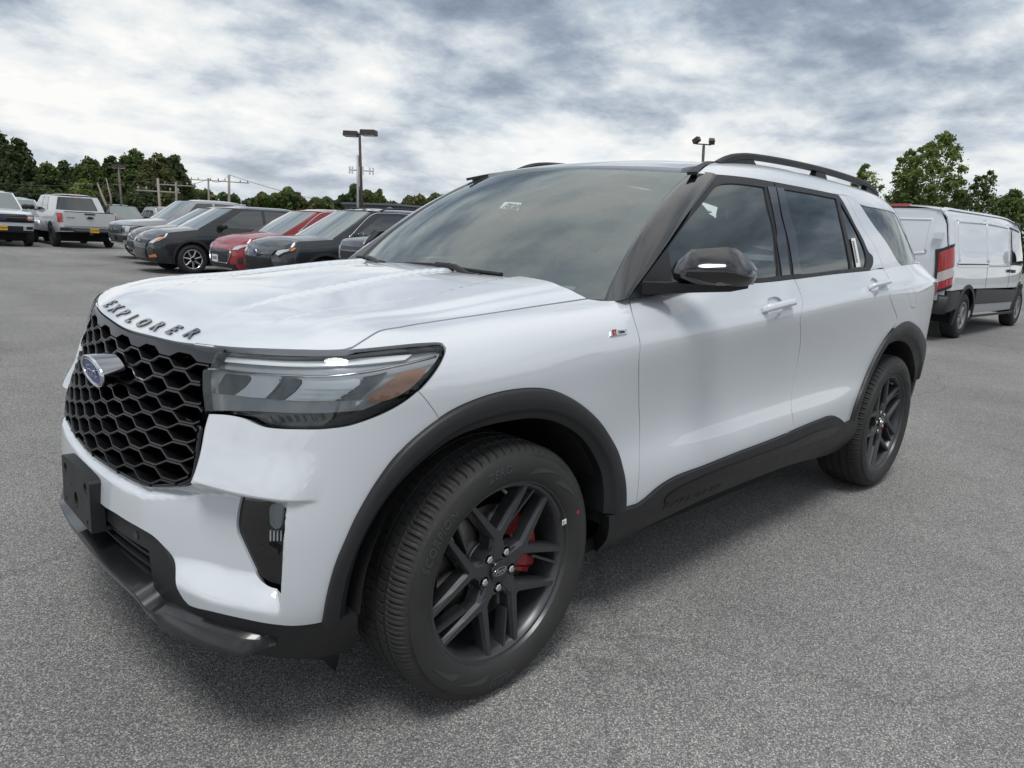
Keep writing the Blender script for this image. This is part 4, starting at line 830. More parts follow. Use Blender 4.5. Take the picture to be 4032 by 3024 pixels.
# ================================================================== the white SUV: wheels
rubber = mat('tyre_rubber', (.028, .0275, .027), .70, bump=(160, .15, .001), var=(9, .2)); rim_grey = mat('rim_dark_grey', (.080, .082, .087), .34, .6, var=(40, .06)); steel = mat('brake_steel', (.32, .31, .30), .35, 1.)
red_cal = mat('caliper_red', (.24, .010, .014), .3, coat=.5); nut_chrome = mat('lug_nut', (.68, .67, .65), .18, 1.); rubber_txt = mat('tyre_lettering', (.044, .045, .049), .6)
dotred = mat('paint_dot_red', (.35, .03, .04), .6); stick_white = mat('sticker_white', (.8, .82, .78), .5)
RT = .3905
def make_wheel(fn=True):
    root = empty('wheel')
    half = [(-.112, .272), (-.126, .280), (-.1345, .298), (-.1385, .318), (-.1375, .338), (-.1335, .3545), (-.1325, .356), (-.1318, .3552), (-.126, .3685), (-.118, .378), (-.107, .3845), (-.094, .3880), (-.080, .3892), (-.0725, .3896), (-.0715, .3835), (-.0625, .3835), (-.0615, .3900), (-.045, .3903), (-.029, .3904), (-.028, .3835), (-.019, .3835), (-.018, .3905)]
    prof = half+[(-y, r) for y, r in half[::-1]]
    N_ = 480; rows = []
    for i in range(N_):
        a = 2*pi*i/N_; row = []; pit = i % 6
        for y, r in prof:
            rr = r; ay = abs(y)
            if .0745 < ay < .1255 and r > .366: rr -= .008 if pit == 0 else (.003 if pit == 3 else 0)
            elif r > .389 and pit == (0 if y > 0 else 3) and .03 < ay < .062: rr -= .005
            elif r > .389 and ay < .0185 and pit == 1: rr -= .003
            row.append((rr*sin(a), y, rr*cos(a)))
        rows.append(row)
    B = MB(); B.grid(rows, 0, False, closeu=True)
    n = len(prof)
    for k, f in enumerate(B.f):
        if (k % (n-1)) < 8 or (k % (n-1)) > n-10: B.smooth[k] = True
    B.build('tyre', rubber, root)
    # raised sidewall lettering and the band that carries it
    def arc_text(txt, phi0, r0, size, m_, nm, sp=1.1, shear=.2):
        vs, fs = text_mesh(txt, size, shear, .0016, .0006, sp); B = MB(); out = []
        for x, y, z in vs:
            r = r0+y; ph = phi0+x/r0; ys = -np.interp(r, [.272, .280, .298, .318, .338, .3545, .3685], [.112, .126, .1345, .1385, .1375, .1335, .126])
            out.append((r*sin(ph), ys-.0008-z, r*cos(ph)))
        B.add(out, fs); B.build(nm, m_, root)
    arc_text('SCORPION', radians(-52), .328, .034, rubber_txt, 'lettering'); arc_text('ZERO', radians(-6), .328, .034, rubber_txt, 'lettering')
    arc_text('PIRELLI', radians(184), .330, .040, rubber_txt, 'lettering', .85); arc_text('275/45R21', radians(100), .322, .016, rubber_txt, 'lettering')
    # swoosh fields pressed into the sidewall
    for c in (radians(-128), radians(52), radians(-152), radians(28)):
        B = MB(); R1 = []; R2 = []
        for k in range(13):
            t = k/12; ph = c+(t-.5)*.42; w = .024*(1-t)*min(1, t*5+.15); r = .300+.032*t; 
            for L, rr in ((R1, r), (R2, r+w)):
                ys = -np.interp(rr, [.272, .280, .298, .318, .338, .3545], [.112, .126, .1345, .1385, .1375, .1335]); L.append((rr*sin(ph), ys-.0012, rr*cos(ph)))
        B.grid([R1, R2]); B.build('sidewall_mark', rubber_txt, root)
    # rim
    pr = [(-.108, .2845), (-.1235, .2850), (-.1262, .2825), (-.1240, .2765), (-.1135, .2720), (-.1120, .2640), (-.104, .2580), (-.090, .2520), (.02, .2460), (.11, .252), (.112, .275)]
    B = MB(); B.grid([[(r*sin(2*pi*i/96), y, r*cos(2*pi*i/96)) for y, r in pr] for i in range(96)], 0, True, closeu=True); o = B.build('rim', rim_grey, root)
    o.modifiers.new('edge', 'EDGE_SPLIT').split_angle = radians(35)
    def pol(r, d): return Vector((r*sin(radians(d)), 0, r*cos(radians(d))))
    def beam(B, p0, p1, w0, w1, y0, y1, dep=.05):
        rows = []; d = (p1-p0).normalized(); s = Vector((d.z, 0, -d.x))
        for t in (0, .5, 1):
            c = p0+(p1-p0)*t; w = w0+(w1-w0)*t; y = y0+(y1-y0)*t
            rows.append([c+s*a*w+Vector((0, y+b, 0)) for a, b in ((-.5, dep), (-.5, .012), (-.30, .0), (.30, .0), (.5, .012), (.5, dep))])
        B.grid(rows, 0, False); k = len(B.v)
        B.add(rows[0], [tuple(range(6))]); B.add(rows[-1], [tuple(range(6))])
    for gI in range(5):
        th = 180+72*gI; B = MB()
        n0 = pol(.104, th-36); n1 = pol(.104, th+36)
        beam(B, n0+(n0-pol(.264, th-12.5))*.06, pol(.266, th-12.5), .038, .021, -.096, -.109); B.build('spoke', rim_grey, root); B = MB()
        beam(B, n1+(n1-pol(.264, th+11.5))*.06, pol(.266, th+11.5), .038, .021, -.0955, -.1085); B.build('spoke', rim_grey, root); B = MB()
        beam(B, pol(.150, th-14), pol(.266, th-2.0), .012, .012, -.090, -.104, .04); B.build('spoke', rim_grey, root); B = MB()
        beam(B, pol(.045, th+36), pol(.128, th+36), .058, .052, -.091, -.0985, .055); B.build('spoke', rim_grey, root)
        a0 = th; B = MB(); c = pol(.0575, th)
        B.tube([c+Vector((0, -.040, 0)), c+Vector((0, -.094, 0)), c+Vector((0, -.097, 0))], [.0125, .0118, .0085], 6, smooth=False); B.build('lug_nut', nut_chrome, root)
    # hub plate with pockets round the nuts
    HS = Surf(lambda a, b: np.c_[a, a*0-.0905+.10*np.maximum(0, np.hypot(a, b)-.05)*0, b], (-.1, .1, -.1, .1), lambda P: P*[1, 0, 1]+[0, .1, 0])
    out = np.array([(r_*sin(radians(d)), r_*cos(radians(d))) for d, r_ in [(d, .088 if abs(((d-216) % 72)-0) < 18 or abs(((d-216) % 72)-72) < 18 else .076) for d in range(0, 360, 4)]])
    holes = [np.array([(.0575*sin(radians(180+72*g_))+.0175*cos(t), .0575*cos(radians(180+72*g_))+.0175*sin(t)) for t in np.linspace(0, 2*pi, 18, endpoint=False)]) for g_ in range(5)]
    panel('hub', HS, out, rim_grey, root, holes=holes, grid=.02, rim=.045)
    B = MB(); B.tube([(0, -.05, 0), (0, -.098, 0), (0, -.1005, 0)], [.034, .0335, .0315], 32); B.build('hub_cap', gloss_black, root)
    vs, fs = text_mesh('Ford', .021, .35, .0008, .0002); B = MB(); B.add([(x, -.1012-z, y) for x, y, z in vs], fs); B.build('cap_lettering', chrome, root)
    B = MB(); B.grid([[(a_*cos(t), -.1010-h, b_*sin(t)) for a_, b_, h in ((.0270, .0125, 0), (.0268, .0123, .0008), (.0258, .0113, .0008), (.0256, .0111, 0))] for t in np.linspace(0, 2*pi, 40, endpoint=False)], 0, False, closeu=True); B.build('cap_ring', chrome, root)
    # brake
    B = MB(); B.tube([(0, -.030, 0), (0, -.004, 0)], .182, 64); B.tube([(0, -.045, 0), (0, -.02, 0)], .085, 40); B.build('brake_disc', steel, root)
    rows = []
    for k in range(15):
        a = radians(52+(118-52)*k/14); e = 1 if 1 < k < 13 else .8
        rows.append([(r*sin(a), y, r*cos(a)) for r, y in ((.108, -.02), (.112, -.062*e), (.150, -.070*e), (.190, -.064*e), (.203, -.02), (.203, .03), (.108, .03))])
    B = MB(); B.grid(rows, 0, False, closev=True); B.f += [tuple(range(7)), tuple(14*7+k for k in range(7))]; B.m += [0, 0]; B.smooth += [False]*2; B.build('brake_caliper', red_cal, root)
    B = MB(); B.tube([(0, .10, 0), (0, .115, 0)], .25, 48); B.build('backing_plate', void_black, root)
    B = MB(); c = pol(.252, 8); B.tube([c+Vector((0, -.05, 0)), c+Vector((0, -.092, -.014))], .0045, 8); B.build('tyre_valve', mat('valve_grey', (.2, .2, .2), .5), root)
    return root
wh = make_wheel()
def put_wheel(w, x, sgn, turn=0., spin=0.):
    w.parent = suv; w.location = (x, sgn*.852, RT); w.rotation_euler = (0, spin, turn if sgn < 0 else pi+turn)
front_near = wh; c1 = copy_tree(wh); c2 = copy_tree(wh); c3 = copy_tree(wh)
put_wheel(front_near, 0, -1, .03, radians(-4)); put_wheel(c1, 3.025, -1, 0, radians(20)); put_wheel(c2, 0, 1, .03, .5); put_wheel(c3, 3.025, 1, 0, 1.1)
# small factory marks on the front wheel only
B = MB(); q = []
for k in range(10): a = 2*pi*k/10; q.append((.322*sin(radians(72))+.0065*cos(a), -.1392, .322*cos(radians(72))+.0075*sin(a)))
B.add(q, [tuple(range(10))]); B.build('paint_dot', dotred, front_near)
B = MB(); c = Vector((.268*sin(radians(73)), -.1262, .268*cos(radians(73)))); B.box(c, (.019, .0015, .017)); B.build('balance_sticker', stick_white, front_near)
for i_, (dx, dz) in enumerate(((-.004, .003), (-.004, -.003), (.004, 0))): B = MB(); B.box(c+Vector((dx, -.0012, dz)), (.006 if i_ < 2 else .002, .0008, .0025)); B.build('sticker_print', void_black, front_near)
# ---- wheel housings and floor
for x in (0, 3.025):
    for sg in (-1, 1):
        B = MB(); rows = []
        for k in range(25):
            a = radians(2+176*k/24); rows.append([(x+.468*cos(a), sg*y, .40+.468*sin(a)) for y in (.945, .70, .50)])
        B.grid(rows, 0, True); B.add([(x-.47, sg*.5, .2), (x+.47, sg*.5, .2), (x+.47, sg*.5, .9), (x-.47, sg*.5, .9)], [(0, 1, 2, 3)]); B.build('wheel_housing', matte_black, suv)
B = MB(); B.box((1.6, 0, .29), (3.9, 1.72, .05)); B.build('floor_pan', void_black, suv)
B = MB(); B.box((1.52, 0, .48), (1.9, 1.80, .34)); B.build('underbody', void_black, suv)
B = MB(); B.box((-.42, 0, .55), (.30, 1.0, .62)); B.box((0.05, 0, .62), (.9, 1.0, .7)); B.build('engine_bay', void_black, suv)
# ================================================================== roof rails, mirrors, handles, wipers, lamps, badges
rail_top = [(1.497, 1.707), (1.559, 1.732), (1.632, 1.752), (1.71, 1.764), (1.9, 1.774), (2.255, 1.780), (2.669, 1.776), (3.072, 1.758), (3.218, 1.740), (3.30, 1.716), (3.335, 1.69)]
_rt = smooth_poly(rail_top, .03)
for sg in (-1, 1):
    root = empty('roof_rail'); root.parent = suv
    T = np.gradient(_rt, axis=0); T /= np.linalg.norm(T, axis=1)[:, None]; rows = []
    for (x, z), t in zip(_rt, T):
        n = (-t[1], t[0]); th = min(.030, .012+.5*(min(x-1.49, 3.34-x)))
        rows.append([(x+n[0]*b*th, sg*(.618+a), z+n[1]*b*th) for a, b in ((-.019, -.9), (-.019, -.25), (-.010, 0), (.012, 0), (.019, -.25), (.019, -.9))])
    B = MB(); B.grid(rows, 0, False, closev=True); B.f += [tuple(range(6)), tuple((len(rows)-1)*6+k for k in range(6))]; B.m += [0, 0]; B.smooth += [False]*2; B.build('rail_bar', trim_black, root)
    for x0, x1, xt0, xt1 in ((1.47, 1.83, 1.60, 1.78), (2.43, 2.58, 2.45, 2.55), (3.12, 3.36, 3.14, 3.30)):
        zb = lambda x: float(_zr(x)[0]-.034*(.62/.6)**2.3)-.012; zt = lambda x: float(np.interp(x, _rt[:, 0], _rt[:, 1]))-.02
        xs = np.linspace(0, 1, 9); B = MB(); rows = []
        for t in xs:
            xa, xb = x0+(x1-x0)*t, xt0+(xt1-xt0)*t; rows.append([(xa, sg*.600, zb(xa)), (xb, sg*.604, zt(xb)), (xb, sg*.632, zt(xb)), (xa, sg*.642, zb(xa)-.004)])
        B.grid(rows, 0, False, closev=True); B.add(rows[0], [(0, 1, 2, 3)]); B.add(rows[-1], [(0, 1, 2, 3)]); B.build('rail_foot', trim_black, root)
# black joint strip between roof and side panel ahead of the rail
_js = outline(tr(ROOF, 'G6', (232, 228), (330, 165), (430, 128), (492, 124)), tr(ROOF, 'G6', (492, 124), (420, 150), (360, 190), (322, 226)), tr(ROOF, 'G6', (322, 226), (232, 228)), step=.012)
panel('roof_joint_strip', ROOF, _js, trim_black, suv, grid=.02, off=.006, rim=.012, mirror=True)
def mirror(sg):
    root = empty('door_mirror'); root.parent = suv; pv = Vector((.80, -.965, 0)); FR = Matrix.Rotation(radians(58) if sg < 0 else 0, 3, 'Z')
    def F(P):   # the passenger-side mirror is folded back against its door
        return [(q.x, q.y*sg, q.z) for q in (pv+FR @ (Vector(p)-pv) for p in P)]
    p0, p1 = Vector((.765, -.935, 0)), Vector((.945, -1.155, 0)); Wd = (p1-p0); L = Wd.length; wd = Wd.normalized(); fw = Vector((-.86, -.51, 0)).normalized()
    ts = [0, .015, .04, .08, .14, .22, .32, .45, .62, .74, .82, .90, .95, .98, 1.0]
    zt = np.interp(ts, [0, .04, .22, .62, .76, .95, 1], [1.272, 1.290, 1.340, 1.353, 1.347, 1.302, 1.284]); zb = np.interp(ts, [0, .04, .12, .88, .97, 1], [1.262, 1.238, 1.226, 1.226, 1.238, 1.262])
    dp = np.interp(ts, [0, .04, .14, .32, .74, .92, 1], [.012, .050, .082, .100, .102, .078, .025])
    def rows(lo, hi, n, back=False):
        R_ = []
        for i, t in enumerate(ts):
            c = p0+wd*(L*t); r = []
            for k in range(n):
                s = lo+(hi-lo)*k/(n-1); z = zb[i]+(zt[i]-zb[i])*s; prof = 1.03-.80*max(0, (s-.34)/.66)**1.7 if s > .30 else 1-.40*((.30-s)/.30)**1.5
                r.append(c+fw*(dp[i]*prof*1.0)+Vector((0, 0, z)))
            R_.append(F(r))
        return R_
    B = MB(); B.grid(rows(.30, 1, 14), 0, True); B.build('mirror_cap', gloss_black, root)
    B = MB(); B.grid(rows(0, .30, 8), 0, True); B.build('mirror_lower', gloss_black, root)
    B = MB(); R_ = []
    for i, t in enumerate(ts):
        c = p0+wd*(L*t); R_.append(F([c+fw*dp[i]*.12+Vector((0, 0, zb[i])), c-fw*.03*min(1, 12*min(t, 1-t))+Vector((0, 0, zb[i]+.004)), c-fw*.03*min(1, 12*min(t, 1-t))+Vector((0, 0, zt[i]-.004)), c+fw*dp[i]*.15+Vector((0, 0, zt[i]))]))
    B.grid(R_, 0, False); B.build('mirror_housing', trim_black, root)
    # arm
    B = MB(); sec = []
    for x, y, za, zc, d0, d1 in ((.66, -.90, 1.178, 1.226, -.03, .10), (.72, -.945, 1.182, 1.226, -.02, .09), (.80, -1.0, 1.190, 1.226, -.02, .07), (.90, -1.09, 1.200, 1.229, -.02, .05), (.945, -1.128, 1.214, 1.236, -.01, .04)):
        c = Vector((x, y, 0)); sec.append(F([c-fw*d1*.8+Vector((0, 0, za)), c+fw*.035+Vector((0, 0, za+.006)), c+fw*.045+Vector((0, 0, zc)), c-fw*d1*.8+Vector((0, 0, zc))]))
    B.grid(sec, 0, False, closev=True); B.add(sec[0], [(0, 1, 2, 3)]); B.add(sec[-1], [(0, 1, 2, 3)]); B.build('mirror_arm', trim_black, root)
    B = MB(); q = [Vector((.845, -1.065, 1.232)), Vector((.94, -1.148, 1.241))]; R_ = [F([c+fw*.062*(.8 if i else 1)+Vector((0, 0, dz)) for dz in (-.006, .005)]) for i, c in enumerate(q)]; B.grid(R_); B.build('turn_repeater', mat('repeater', (.22, .20, .18), .15, coat=1.), root)
mirror(1); mirror(-1)
# door handles
def handle(c_, pts, par, cup):
    P = tr(WRAP, c_, *pts); r = smooth_poly(P, .01); n = len(r)
    for sg, pa in ((1, par[0]), (-1, par[1])):
        rows = []
        for i, (u, v) in enumerate(r):
            t = i/(n-1); h = .042*min(1, 9*min(t, 1-t)+.25); w = .021*min(1, 8*min(t, 1-t)+.6); rw = []
            for a, b in ((-1, .55), (-.95, .85), (-.5, 1), (.5, 1), (.95, .85), (1, .55), (.6, .35), (-.6, .35)):
                hb = h*b if min(t, 1-t) > .12 or b > .4 else h*b*.1
                p = WRAP.O([u], [v+a*w], hb)[0]; rw.append(p*[1, sg, 1])
            rows.append(rw)
        B = MB(); B.grid(rows, 0, True, closev=True); B.add(rows[0], [tuple(range(8))]); B.add(rows[-1], [tuple(range(8))]); B.build('door_handle', paint, pa)
    pair(panel, 'handle_cup', par, WRAP, inset(cup, -.004), paint, grid=.015, off=-.0105, rim=0)
handle('C6', [(1052, 188), (1100, 178), (1170, 160), (1226, 148)], fd, cupF)
handle('G3', [(1318, 748), (1400, 728), (1480, 705), (1540, 690)], rd, cupR)
# wipers
for nm, pts, arm in (('C4', [(330, 637), (520, 642), (700, 668), (880, 692)], [(545, 640), (640, 652), (700, 690), (770, 700)]), ('C4', [(120, 600), (190, 606), (230, 620), (280, 632)], [(190, 605), (215, 612), (240, 630), (262, 640)])):
    w = empty('wiper'); w.parent = suv
    q = tr(WS, nm, *pts, off=.02); P = WS.O(q[:, 0], q[:, 1], .02); B = MB(); B.tube(smooth_poly(P, .05), .008, 8); B.build('blade', matte_black, w)
    q = tr(WS, nm, *arm, off=.035); P = WS.O(q[:, 0], q[:, 1], .035); B = MB(); B.tube(smooth_poly(P, .04), [.012]*len(smooth_poly(P, .04)), 6); B.build('arm', trim_black, w)
B = MB(); rows = []
for s in np.linspace(-1, 1, 31):
    y = .80*s; rows.append([(.40+.10*abs(s)**2, y, 1.155), (.44+.09*abs(s)**2, y, 1.172-.02*abs(s)), (.52+.07*s*s, y, 1.158), (.56+.05*s*s, y, 1.12)])
B.grid(rows, 0, True); B.build('cowl', trim_black, suv)
# tail lamps, tailgate, rear glass
tail_red = mat('tail_lamp_red', (.28, .008, .012), .12, coat=1.); tail_clear = mat('tail_lamp_clear', (.55, .36, .36), .12, coat=1.)
tl = outline([(5.20, 1.022), (5.30, 1.03), (5.42, 1.03), (5.62, 1.02)], [(5.62, 1.02), (5.62, .93)], [(5.62, .93), (5.52, .935), (5.42, .955), (5.32, .985), (5.20, 1.022)], step=.02)
tlo = panel('tail_lamp', WRAP, tl, tail_red, suv, grid=.02, off=.012, rim=.016, mirror=True)
tl2 = outline([(5.26, 1.018), (5.40, 1.022), (5.50, 1.02)], [(5.50, 1.02), (5.47, .99)], [(5.47, .99), (5.36, 1.0), (5.26, 1.018)], step=.02)
pair(panel, 'clear_window', tlo, WRAP, tl2, tail_clear, grid=.02, off=.0135, rim=.002)
rows = []
for v in (.34, .45, .56, .7, .85, 1.0, 1.1, 1.2):
    p = WRAP.P([5.63], [v])[0]; rows.append([(p[0]+.10*(1-(s*s)), p[1]*-s, p[2]) for s in np.linspace(-1, 1, 15)])
B = MB(); B.grid(rows, 0, True); B.build('tailgate', paint, suv)
rows = []
for v, x in ((-.04, 3.80), (.3, 3.74), (.7, 3.68), (.95, 3.60)):
    p = GH.P([x], [v])[0]; rows.append([(p[0]+.06*(1-s*s), p[1]*-s, p[2]) for s in np.linspace(-1, 1, 11)])
rows = [[(q[0]+.22*1, q[1]*.96, q[2]-.01) for q in rows[0]]]+rows
B = MB(); B.grid(rows, 0, True); B.build('rear_glass', glass_priv, suv)
# badge on the fender and lettering on the sill
bd_ = outline(tr(WRAP, 'G2', (8, 1128), (240, 1094)), tr(WRAP, 'G2', (240, 1094), (238, 1160)), tr(WRAP, 'G2', (238, 1160), (5, 1197)), tr(WRAP, 'G2', (5, 1197), (8, 1128)), step=.01)
bdg = panel('side_badge', WRAP, bd_, mat('badge_silver', (.72, .73, .75), .25, .6), suv, grid=.02, off=.004, rim=.004, mirror=True)
def text_on(S, txt, c_, pA, pB, size, m_, parent, off, nm, sp=1.0, depth=.0012, shear=.15, both=True, bold=0.):
    """lettering laid on a surface along the line between two traced points, size in metres"""
    A, Bq = tr(S, c_, pA, pB, off=off); pa, pb = S.P([A[0]], [A[1]])[0], S.P([Bq[0]], [Bq[1]])[0]; Ld = np.linalg.norm(pb-pa)
    vs, fs = text_mesh(txt, size, shear, depth, bold, sp); V = np.array(vs); wt = V[:, 0].max()-V[:, 0].min(); k = Ld/wt
    mid = (A+Bq)/2; e = 1e-3; du = np.linalg.norm(S.P([mid[0]+e], [mid[1]])-S.P([mid[0]-e], [mid[1]]))/(2*e); dv = np.linalg.norm(S.P([mid[0]], [mid[1]+e])-S.P([mid[0]], [mid[1]-e]))/(2*e)
    uv = mid+(Bq-A)*((V[:, 0]*k)/Ld)[:, None]+np.c_[0*V[:, 0], V[:, 1]/dv]
    P = S.O(uv[:, 0], uv[:, 1], off+V[:, 2])
    B = MB(); B.add(P, fs); B.build(nm, m_, parent)
badge_red = mat('badge_red', (.30, .02, .02), .4)
text_on(WRAP, 'ST', 'G2', (36, 1150), (108, 1140), .024, badge_red, bdg[0], .0046, 'badge_letters', bold=.0012)
text_on(WRAP, 'Line', 'G2', (132, 1134), (216, 1122), .013, void_black, bdg[0], .0046, 'badge_letters', bold=.0004)
text_on(WRAP, 'EXPLORER', 'G7', (690, 660), (1190, 470), .028, trim_black, suv, .0145, 'sill_lettering', 1.3, .003)
# stickers on the glass
paper = mat('sticker_paper', (.92, .95, .94), .6); ink = mat('print_ink', (.02, .02, .025), .6)
def sticker(S, c_, pts, off, m_, nm, par=suv):
    q = tr(S, c_, *pts, off=off); return panel(nm, S, outline(*[q[[i, (i+1) % 4]] for i in range(4)], step=.03), m_, par, grid=.05, off=off, rim=.001)
st = sticker(WS, 'C4', [(893, 318), (982, 323), (962, 362), (866, 352)], -.004, paper, 'stock_sticker')
text_on(WS, 'F76268', 'C4', (888, 342), (966, 348), .07, ink, suv, -.002, 'sticker_print', 1.0, .001, .1, bold=.0015)
st2 = sticker(GH, 'G3', [(1110, 122), (1160, 117), (1228, 472), (1176, 481)], .002, stick_white, 'barcode_sticker')
for i_ in range(26):
    t0 = .10+.76*i_/26; w_ = .012 if i_ % 3 else .02
    def qp(a, t): p_, q_ = np.array((1110, 122))+np.array((66, 359))*t, np.array((1160, 117))+np.array((68, 355))*t; return tuple(p_+(q_-p_)*a)
    q = tr(GH, 'G3', qp(.18, t0), qp(.62, t0), qp(.62, t0+w_), qp(.18, t0+w_), off=.0035); B = MB(); B.add(GH.O(q[:, 0], q[:, 1], .0035), [(0, 1, 2, 3)]); B.build('bar', ink, st2)
vin = sticker(WS, 'C4', [(1137, 744), (1258, 752), (1253, 770), (1136, 761)], -.002, mat('vin_plate', (.35, .47, .46), .5), 'vin_plate')
# ================================================================== cabin
cab_grey = mat('cabin_grey', (.42, .45, .45), .8); cab_dark = mat('cabin_dark', (.12, .125, .13), .7); seat_cloth = mat('seat_leather', (.34, .36, .36), .6)
B = MB(); rows = []
for y in np.linspace(-.74, .74, 25):
    h = .035*math.exp(-((y+.38)/.17)**2); rows.append([(.50, y, 1.10), (.72, y, 1.135), (.98, y, 1.135+h), (1.10, y, 1.10+h), (1.14, y, 1.0), (1.16, y, .75)])
B.grid(rows, 0, True); B.build('dashboard', cab_grey, suv)
B = MB(); B.box((1.07, .02, 1.14), (.03, .30, .17), ry=-.15); B.build('centre_screen', gloss_black, suv)
B = MB(); rows = []; Rt = Matrix.Rotation(radians(-25), 3, 'Y')
for i in range(40):
    a = 2*pi*i/40; rows.append([Vector((1.27, -.38, 1.04))+Rt @ Vector((.016*sin(b), (.185+.016*cos(b))*cos(a), (.175+.016*cos(b))*sin(a))) for b in np.linspace(0, 2*pi, 8, endpoint=False)])
B.grid(rows, 0, True, closeu=True, closev=True); B.box((1.25, -.38, 1.03), (.05, .13, .11), ry=-.4); B.box((1.26, -.38, 1.03), (.02, .34, .03), ry=-.4); B.build('steering_wheel', cab_dark, suv)
def seat(x, y, w=.50, head=True):
    r = empty('seat'); r.parent = suv
    def cushion(nm, rows_): B = MB(); B.grid(rows_, 0, True, closev=True); n = len(rows_[0]); B.add(rows_[0], [tuple(range(n))]); B.add(rows_[-1], [tuple(range(n))]); B.build(nm, seat_cloth, r)
    sec = lambda cx, cz, wx, wy, tx: [(cx+tx*sx*wx, y+wy*sy, cz) for sx, sy in ((-1, -.9), (-.8, -1), (.8, -1), (1, -.9), (1, .9), (.8, 1), (-.8, 1), (-1, .9))]
    cushion('backrest', [sec(x+.10*t, .55+.72*t, .075*(1-.3*t), w/2*(1-.16*t*t), 1) for t in np.linspace(0, 1, 8)])
    cushion('cushion', [[(x-.52+.6*t, y+sy*w/2, .56+dz) for sy, dz in ((-1, -.08), (-1, .02), (-.8, .06), (.8, .06), (1, .02), (1, -.08))] for t in np.linspace(0, 1, 6)])
    if head: cushion('headrest', [sec(x+.10+.02*t, 1.30+.18*t, .05*(1-abs(2*t-1)**4*.4), .135*(1-abs(2*t-1)**3*.35), 1) for t in np.linspace(0, 1, 7)])
for y in (-.38, .38): seat(1.78, y)
for y in (-.42, .05, .48): seat(2.72, y, .46)
B = MB(); B.box((1.18, 0, 1.585), (.03, .24, .065), ry=-.2); B.tube([(1.2, 0, 1.62), (1.24, 0, 1.655)], .012); B.build('interior_mirror', gloss_black, suv)
B = MB(); rows = []
for x in np.linspace(1.22, 3.6, 14): rows.append([(x, y, float(_zr(x)[0])-.034*(abs(y)/.6)**2.3-.035) for y in np.linspace(-.6, .6, 9)])
B.grid(rows, 0, True); B.build('headliner', mat('headliner', (.62, .64, .62), .95), suv)
B = MB(); B.box((2.2, 0, .60), (2.3, 1.7, .10)); B.box((3.45, 0, .95), (.5, 1.4, .6)); B.build('cabin_floor', cab_dark, suv)
# ================================================================== other vehicles on the lot
def car_body(sp):
    """tensor surface wrapped round the lower body: u runs from the nose centre along the near side to the tail centre; v from sill to belt/bonnet edge"""
    L, W = sp['L'], sp['W']/2; fo = sp['fo']; bow = sp.get('bow', .10); rbow = sp.get('rbow', .07); cr = sp.get('corner', .16)
    st = [(0, 0., 0), (.40*W, .12*bow, .40*W), (.72*W, .55*bow, .72*W), (.90*W, .55*bow+cr*.35, .885*W), (1.02*W, .55*bow+cr, .955*W), (W+.25, bow+cr*1.6, .985*W)]
    xs = [fo, fo+.6, fo+sp['wb']*.5, fo+sp['wb']-.5, fo+sp['wb'], L-.55]
    u0 = W+.25-(bow+cr*1.6); us = [s[0] for s in st]+[u0+x for x in xs]
    pts = [[s[1], s[2]] for s in st]+[[x, W] for x in xs]
    re = [(L-rbow-.20, .97*W), (L-rbow-.06, .90*W), (L-.5*rbow, .70*W), (L-.1*rbow, .35*W), (L, 0)]
    uu = us[-1]; prev = pts[-1]
    for x, y in re:
        uu += max(.06, math.hypot(x-prev[0], y-prev[1])); us.append(uu); pts.append([x, y]); prev = (x, y)
    V = np.array([0, .22, .5, .78, 1.0]); G = np.zeros((len(us), 5, 3))
    ztop = spline(*zip(*sp['top'])); 
    ysc = np.array(sp.get('ysc', [.94, .99, 1., .985, .925])); lean = np.array(sp.get('lean', [.10, .02, .0, .03, .14])); rlean = np.array(sp.get('rlean', [.10, .0, .0, .02, .05]))
    for i, (u, (x, y)) in enumerate(zip(us, pts)):
        f = max(0, 1-x/.9)**1.0; r = max(0, 1-(L-x)/.7)
        zt = float(ztop(min(max(x, 0), L))[0]); zs = sp['zs']+.05*f+.06*r
        for j, v in enumerate(V):
            sc = ysc[j] if y > .5*W else 1+(ysc[j]-1)*(y/(.5*W))**2
            G[i, j] = (x+lean[j]*f-rlean[j]*r, -y*sc, zs+(zt-zs)*v)
    Gm = G[1:][::-1]*[1, -1, 1]; U = np.array([-u for u in us[1:]][::-1]+us); GG = np.concatenate([Gm, G]); su, sv = Spl(U), Spl(V)
    S = Surf(lambda u, v: np.einsum('ni,nj,ijk->nk', su.basis(u), sv.basis(v), GG), (0, us[-1], 0, 1), lambda P: np.c_[np.clip(P[:, 0], .9, L-.9), P[:, 1]*.2, P[:, 2]*0+.6])
    S.u0 = u0; S.um = us[-1]; return S
